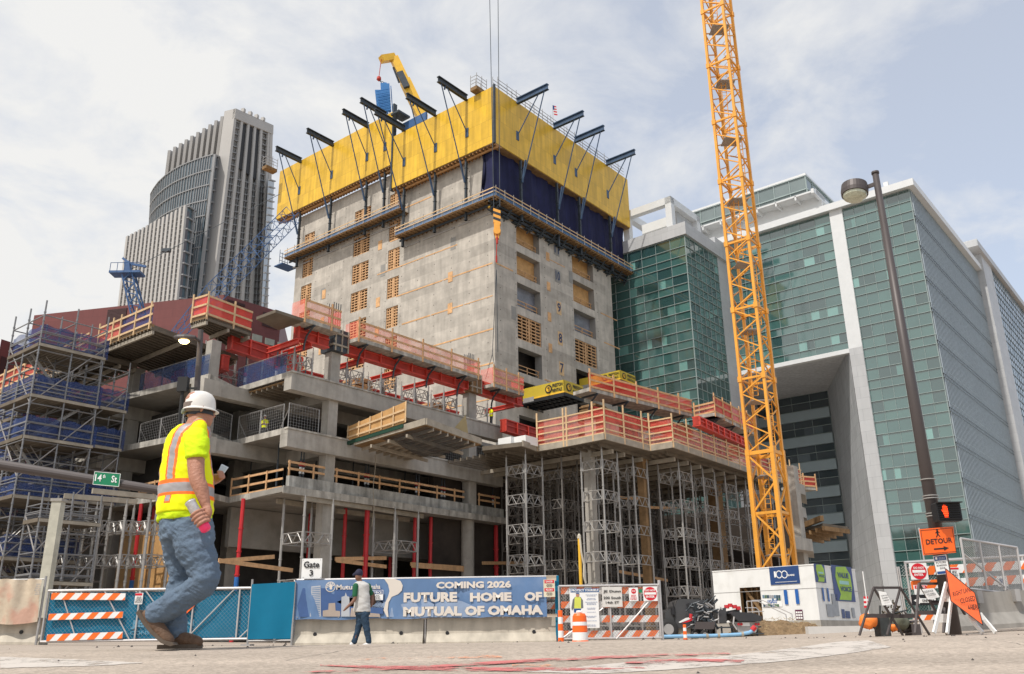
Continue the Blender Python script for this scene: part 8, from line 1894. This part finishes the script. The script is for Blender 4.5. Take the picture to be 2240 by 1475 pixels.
    def sval(p):
        for i in range(len(ax)-1):
            if ax[i][0].z >= p.z >= ax[i+1][0].z: f = (ax[i][0].z-p.z)/(ax[i][0].z-ax[i+1][0].z); c = lerp(ax[i][0], ax[i+1][0], f); return (p-c).dot(rt), (p-c).dot(fw)
        return 0, 0
    zb0 = P(400, 1079).z
    def vest_mat(p):
        s, f = sval(p); dz = p.z-zb0-(.012 if f < 0 else -.004); 
        if abs(dz) < .052: return 2 if abs(dz) < .030 else 1
        q = abs(abs(s)-.098+(.0 if f < 0 else 0))
        top = p.z > zb0
        if top and q < .040: return 2 if q < .023 else 1
        if not top and q < .026 and dz > -.10: return 2 if q < .018 and dz > -.088 else 1
        return 0
    g = MB(); torso(g, .016, 925, 1110); c = P(404, 1122); secs = [(P(405, 1100), rt*.216, fw*.172), (P(404, 1126), rt*.217, fw*.172)]; ring_loft(g, secs, 28)
    for s in (-1, 1): limb(g, [P(430, 931)+rt*s*.06, P(418, 945)+rt*s*.135, P(412, 985)+rt*s*.14], [.045, .05, .06], 12)
    fuse('vest', g, [HV, HVO, HVG], t, .0065, vest_mat, 4, .006, 10, 3)
    g = MB(); torso(g, .004, 940, 1140, 28); ring_loft(g, [(P(404, 1128), rt*.21, fw*.165), (P(403, 1141), rt*.205, fw*.160)], 28)
    limb(g, [P(427, 950, -.09), P(431, 968, -.155), P(431, 990, -.195)], [.062, .078, .073], 18); ring_loft(g, [(P(431, 985, -.19), Vector((.076, 0, 0)), Vector((0, .07, 0))), (P(431, 1001, -.205), Vector((.072, 0, .008)), Vector((0, .066, 0)))], 16)
    limb(g, [P(405, 955, .1), ls, lerp(ls, le, .55)], [.07, .078, .07], 14)
    fuse('shirt', g, [SHIRT], t, .0075, None, 4, .007, 13, 8)
    g = MB(); p0 = P(405, 1108); ring_loft(g, [(P(405, 1112), rt*.17, fw*.13), (P(407, 1135), rt*.185, fw*.155), (P(409, 1160), rt*.192, fw*.168), (P(411, 1182), rt*.185, fw*.16)], 26)
    limb(g, [P(420, 1160, -.06), P(428, 1200, -.09), P(444, 1242, -.10), P(448, 1270, -.10), P(410, 1301, -.08), P(366, 1329, -.06), P(343, 1340, -.055)], [.138, .118, .092, .088, .080, .077, .076], 20)
    limb(g, [P(393, 1165, .07), P(394, 1210, .09), P(397, 1262, .10), P(388, 1300, .09), P(382, 1345, .085), P(381, 1384, .08)], [.130, .102, .078, .072, .070, .076], 20)
    fuse('jeans', g, [JEAN], t, .007, None, 3, .011, 15, 5)
    g = MB(); g.sheet(lambda u, v: P(lerp(392, 419, u)+v*3, lerp(1142, 1164, v)+2*math.sin(u*3.1)*v, -.178-.03*math.sin(u*2.2)), 6, 6); 
    # boots
    BT = mat('brown_leather_boot', (.13, .075, .045), .65, 0, .3, 9, .3, .4); SO = mat('pale_boot_sole', (.10, .075, .055), .8, 0, .2, 10)
    g = MB(); limb(g, [P(381, 1372, .08), P(376, 1392, .08)], [.055, .052], 14); limb(g, [P(366, 1397, .08), P(392, 1397, .075), P(420, 1402, .07), P(434, 1405, .065)], [.043, .046, .040, .034], 16, 1.05); b1 = fuse('boot', g, [BT], t, .008, sm=4)
    g = MB(); zz = gz(base.x, base.y)+.002; sol = [P(x, 1408, .08) for x in (348, 362, 392, 418, 436, 442)]; wd = (.03, .042, .038, .05, .045, .02); g.extr([Vector((s.x, s.y-w, zz)) for s, w in zip(sol, wd)]+[Vector((s.x, s.y+w, zz)) for s, w in list(zip(sol, wd))[::-1]], (0, 0, .026)); obj('sole', g, SO, b1)
    g = MB(); limb(g, [P(347, 1338, -.055), P(336, 1350, -.055)], [.055, .052], 14); limb(g, [P(323, 1346, -.055), P(340, 1367, -.058), P(358, 1389, -.06), P(371, 1402, -.06)], [.044, .046, .040, .033], 16, 1.05); b2 = fuse('boot', g, [BT], t, .008, sm=4)
    g = MB(); pl = [(303, 1334), (297, 1341), (312, 1366), (330, 1388), (352, 1407), (372, 1414), (380, 1411), (377, 1406), (357, 1400), (336, 1381), (318, 1358), (305, 1336)]; g.extr([P(x, y, -.1) for x, y in pl], (0, .085, 0)); obj('sole', g, SO, b2)
    # hard hat
    WHT = mat('white_hard_hat', (.74, .71, .66), .35, 0, .05, 8, 0, .5, coat=.2); hz_ = P(435, 897).z; hc2 = Vector((P(435, 897).x, P(435, 897, .02).y, hz_)); g = MB(); n = 32; prof = [(1.0, 0), (1.0, .03), (.97, .06), (.88, .09), (.70, .115), (.42, .13), (.12, .136)]
    def hr(th, k_): v = rt*math.cos(th)*.086*k_+fw*math.sin(th)*.104*k_; return v
    vs = []
    for k_, h in prof:
        for i in range(n): th = 2*math.pi*i/n; rg = .004 if k_ > .3 and abs(math.cos(th)) < .12 else 0; vs.append(hc2+hr(th, k_)+UZ*(h+rg))
    fs = [(a*n+i, a*n+(i+1) % n, (a+1)*n+(i+1) % n, (a+1)*n+i) for a in range(len(prof)-1) for i in range(n)]+[tuple(range((len(prof)-1)*n, len(prof)*n))]; g.add(vs, fs); hat = obj('hard_hat', g, WHT, t, True)
    g = MB(); vs = []
    for k_, h in ((1.0, .012), (1.10, .0), (1.10, -.007), (1.0, .0)):
        for i in range(n): th = 2*math.pi*i/n; e = 1+(.12*max(0, math.sin(th))**2 if k_ > 1 else 0); vs.append(hc2+hr(th, k_*e)+UZ*h)
    g.add(vs, [(a*n+i, a*n+(i+1) % n, (a+1)*n+(i+1) % n, (a+1)*n+i) for a in range(3) for i in range(n)]); obj('brim', g, WHT, hat, True)
    g = MB(); vs = []
    for k_ in (.90,):
        for h in (-.004, -.034): 
            for i in range(n): th = 2*math.pi*i/n; vs.append(hc2+hr(th, k_)+UZ*(h-(.01 if math.sin(th) < -.5 else 0)))
    g.add(vs, [(i, (i+1) % n, n+(i+1) % n, n+i) for i in range(n)]); obj('suspension_band', g, M['ink'], hat, True)
    g = MB(); q = hc2-fw*.108-UZ*.022; g.lathe(q, [(.018, 0), (.016, .012)], 14, -fw); obj('adjuster_knob', g, mat('grey_green_knob', (.16, .18, .13), .6), hat)
    HR = mat('short_grey_hair', (.18, .14, .12), .9, 0, .2, 30); g = MB(); ring_loft(g, [(hc+UZ*z-fw*.012, rt*.0815, fw*.092) for z in (.03, -.01, -.04)], 20); fuse('hair', g, [HR], t, .008, sm=2)
    # pocket, belt patch, chest pocket flap
    g = MB(); q = P(383, 1137, -.155); g.extr([P(x, y, -.166) for x, y in ((376, 1128), (397, 1124), (398, 1133), (378, 1138))], (0, .03, 0)); obj('belt_patch', g, mat('leather_patch', (.16, .10, .07), .8), t)
    # can and phone are held, so they are things of their own
    c = thing('spray_can', ct, 'white marking paint can with pink cap held upside down by the foreground worker', 'spray can'); g = MB(); L_ = (cb_-ct).length
    g.lathe(ct, [(.026, 0), (.034, .004), (.034, .012), (.032, .016), (.032, L_*.84), (.030, L_*.88)], 24, cd); obj('can', g, mat('speckled_white_can', (.55, .53, .52), .35, .2, .25, 60), c, True); g = MB(); g.lathe(ct, [(.029, -.002), (.02, .003)], 20, cd); obj('can_base', g, M['steel'], c); g = MB(); g.lathe(ct+cd*L_*.88, [(.031, 0), (.033, .01), (.032, .045), (.024, .055)], 24, cd); obj('pink_cap', g, mat('pink_cap', (.95, .04, .16), .4), c, True)
    ph = [P(477, 1031, .10), P(484, 1016, .12), P(498, 1023, .16), P(485, 1041, .13)]; c = thing('phone', ph[0], 'pale phone held up in the far hand of the foreground worker', 'phone'); g = MB(); g.extr(ph, (.004, .010, .003)); obj('case', g, mat('pale_phone', (.55, .6, .62), .25), c); g = MB(); g.extr([lerp(p_, sum(ph, Vector())/4, .12)+Vector((-.001, -.002, 0)) for p_ in ph], (0, .001, 0)); obj('screen', g, mat('phone_screen', (.45, .5, .52), .1), c)
worker()
def pedestrian():
    Y = 21.5; P = lambda x, y, d=0.0: atY(x, y, Y+d); base = P(790, 1415); base.z = gz(base.x, Y); t = thing('person', base, 'distant pedestrian in dark cap and grey sleeveless top walking left before the banner', 'person')
    g = MB(); hc = P(785, 1262); limb(g, [P(785, 1255), P(784, 1266)], [.085, .075], 14, 1.1); limb(g, [P(786, 1266), P(789, 1276)], [.05, .06], 10)
    ring_loft(g, [(P(790, 1277), XU*.15, Vector((0, .09, 0))), (P(791, 1300), XU*.16, Vector((0, .1, 0))), (P(793, 1335), XU*.15, Vector((0, .1, 0)))], 14)
    limb(g, [P(776, 1284, -.12), P(776, 1310, -.16), P(764, 1324, -.2), P(755, 1333, -.22)], [.055, .045, .036, .03], 10); limb(g, [P(755, 1333, -.22), P(751, 1337, -.23)], [.034, .022], 8, .6)
    limb(g, [P(807, 1284, .12), P(814, 1305, .16), P(813, 1324, .1)], [.055, .045, .036], 10); limb(g, [P(813, 1324, .1), P(811, 1330, .08)], [.034, .02], 8, .6)
    limb(g, [P(788, 1340), P(783, 1375), P(776, 1402)], [.06, .03, .025], 10); limb(g, [P(798, 1340), P(802, 1375), P(806, 1402)], [.06, .03, .025], 10)
    fuse('body', g, [SKIN2], t, .018)
    g = MB(); ring_loft(g, [(P(789, 1272), XU*.09, Vector((0, .08, 0))), (P(790, 1279), XU*.19, Vector((0, .12, 0))), (P(791, 1300), XU*.185, Vector((0, .13, 0))), (P(792, 1320), XU*.19, Vector((0, .135, 0))), (P(792, 1339), XU*.205, Vector((0, .14, 0)))], 18); fuse('sleeveless_top', g, [mat('pale_grey_top', (.50, .49, .47), .85, 0, .08, 5)], t, .018, wr_=.012, ws=7)
    g = MB(); limb(g, [P(778, 1281, -.12), P(776, 1304, -.15)], [.068, .06], 12); limb(g, [P(805, 1281, .12), P(812, 1300, .15)], [.068, .058], 12); fuse('green_sleeves', g, [mat('green_sleeve', (.01, .10, .04), .85)], t, .016)
    g = MB(); ring_loft(g, [(P(793, 1333), XU*.16, Vector((0, .11, 0))), (P(793, 1345), XU*.175, Vector((0, .13, 0)))], 16); limb(g, [P(788, 1343, .03), P(785, 1370, .04), P(779, 1392, .04), P(775, 1404, .04)], [.10, .078, .065, .068], 14); limb(g, [P(797, 1343, -.04), P(801, 1370, -.04), P(805, 1392, -.04), P(807, 1404, -.04)], [.10, .08, .066, .07], 14); fuse('jeans', g, [denim('dark_jeans', (.03, .055, .09))], t, .016, wr_=.012, ws=9)
    for nm, pts in (('shoe', [P(774, 1406, .04), P(768, 1411, .04), P(772, 1414, .04)]), ('shoe', [P(808, 1409, -.04), P(798, 1412, -.04), P(793, 1413, -.04)])): g = MB(); limb(g, pts, [.05, .045, .035], 12, .9); fuse(nm, g, [mat('white_shoe', (.7, .7, .7), .6)], t, .014)
    g = MB(); limb(g, [P(786, 1252), P(785, 1256)], [.092, .096], 14, 1.1); limb(g, [P(779, 1256), P(773, 1258)], [.06, .03], 10, 1.2); fuse('cap', g, [mat('dark_navy_cap', (.015, .015, .04), .8)], t, .014)
    g = MB(); limb(g, [P(813, 1300, .2), P(815, 1318, .2)], [.08, .085], 12, .7); b = thing('bag', P(814, 1312, .2), 'brown bag carried under the arm of the capped pedestrian', 'bag'); fuse('bag_body', g, [mat('brown_bag', (.07, .035, .02), .7)], b, .02)
pedestrian()
def site_worker(x, y, Dp, label, facing=(-.2, -1, 0), zfeet=None, arms='crossed', hat='white_hard_hat_small', H=1.78):
    p = zfeet if zfeet is not None else atD(x, y, Dp); f = Vector(facing).normalized(); r = f.cross(UZ); t = thing('person', p, label, 'person', 'workers in high visibility clothing on the frame'); s = H/1.78
    q = lambda a, b, c: p+r*a*s+f*b*s+UZ*c*s
    g = MB(); limb(g, [q(0, .01, 1.68), q(0, .02, 1.58)], [.095, .075], 12); limb(g, [q(0, 0, 1.55), q(0, 0, 1.45)], [.055, .06], 8); ring_loft(g, [(q(0, 0, 1.45), r*.17, f*.1), (q(0, 0, 1.2), r*.15, f*.1), (q(0, 0, .95), r*.15, f*.1)], 12)
    if arms == 'crossed':
        for sd_ in (-1, 1): limb(g, [q(.2*sd_, 0, 1.40), q(.25*sd_, .04, 1.15), q(.0, .2, 1.2)], [.055, .045, .035], 8)
    else:
        for sd_ in (-1, 1): limb(g, [q(.2*sd_, 0, 1.40), q(.25*sd_, .04, 1.12), q(.22*sd_, .18, .98)], [.055, .045, .035], 8)
    for sd_ in (-1, 1): limb(g, [q(.09*sd_, 0, .92), q(.1*sd_, .02, .5), q(.1*sd_, 0, .08)], [.075, .055, .045], 8)
    fuse('body', g, [SKIN], t, .025)
    g = MB(); ring_loft(g, [(q(0, 0, 1.5), r*.12, f*.09), (q(0, 0, 1.43), r*.215, f*.13), (q(0, 0, 1.2), r*.2, f*.14), (q(0, 0, .9), r*.2, f*.14)], 16)
    for sd_ in (-1, 1): limb(g, [q(.19*sd_, 0, 1.40), q(.25*sd_, .03, 1.22)], [.07, .065], 8)
    z1 = p.z+1.12*s; z2 = p.z+1.3*s
    fuse('vest', g, [HV, HVG], t, .022, lambda c: 1 if abs(c.z-z1) < .03 else 0)
    g = MB(); ring_loft(g, [(q(0, 0, .95), r*.17, f*.12), (q(0, 0, .82), r*.18, f*.13)], 12)
    for sd_ in (-1, 1): limb(g, [q(.09*sd_, 0, .85), q(.1*sd_, .02, .5), q(.1*sd_, 0, .1)], [.1, .075, .07], 10)
    fuse('trousers', g, [mat('dark_work_trousers', (.03, .03, .035), .9)], t, .022)
    g = MB(); g.lathe(q(0, .01, 1.70), [(.145, 0), (.115, .01), (.11, .06), (.07, .11), (.02, .125)], 14); obj('hard_hat', g, M['signwhite'], t, True)
site_worker(0, 0, 0, 'distant worker with crossed arms standing behind the mesh fence right of the big hard hat', zfeet=AB(34.6, 49.6, 13.07)+Vector((0, 0, 0)))
pw = onz(247, 990, 13.07); site_worker(0, 0, 0, 'distant worker partly hidden beside the left slab column', zfeet=pw+Vector((.2, 1.0, 0)), arms='down')
pw = onpl(1075, 925, AB(0, 45.9), E1); site_worker(0, 0, 0, 'distant worker on the upper slab at the foot of the short red platform', zfeet=Vector((pw.x, pw.y, 16.78)), arms='down', facing=(-.8, -.4, 0))
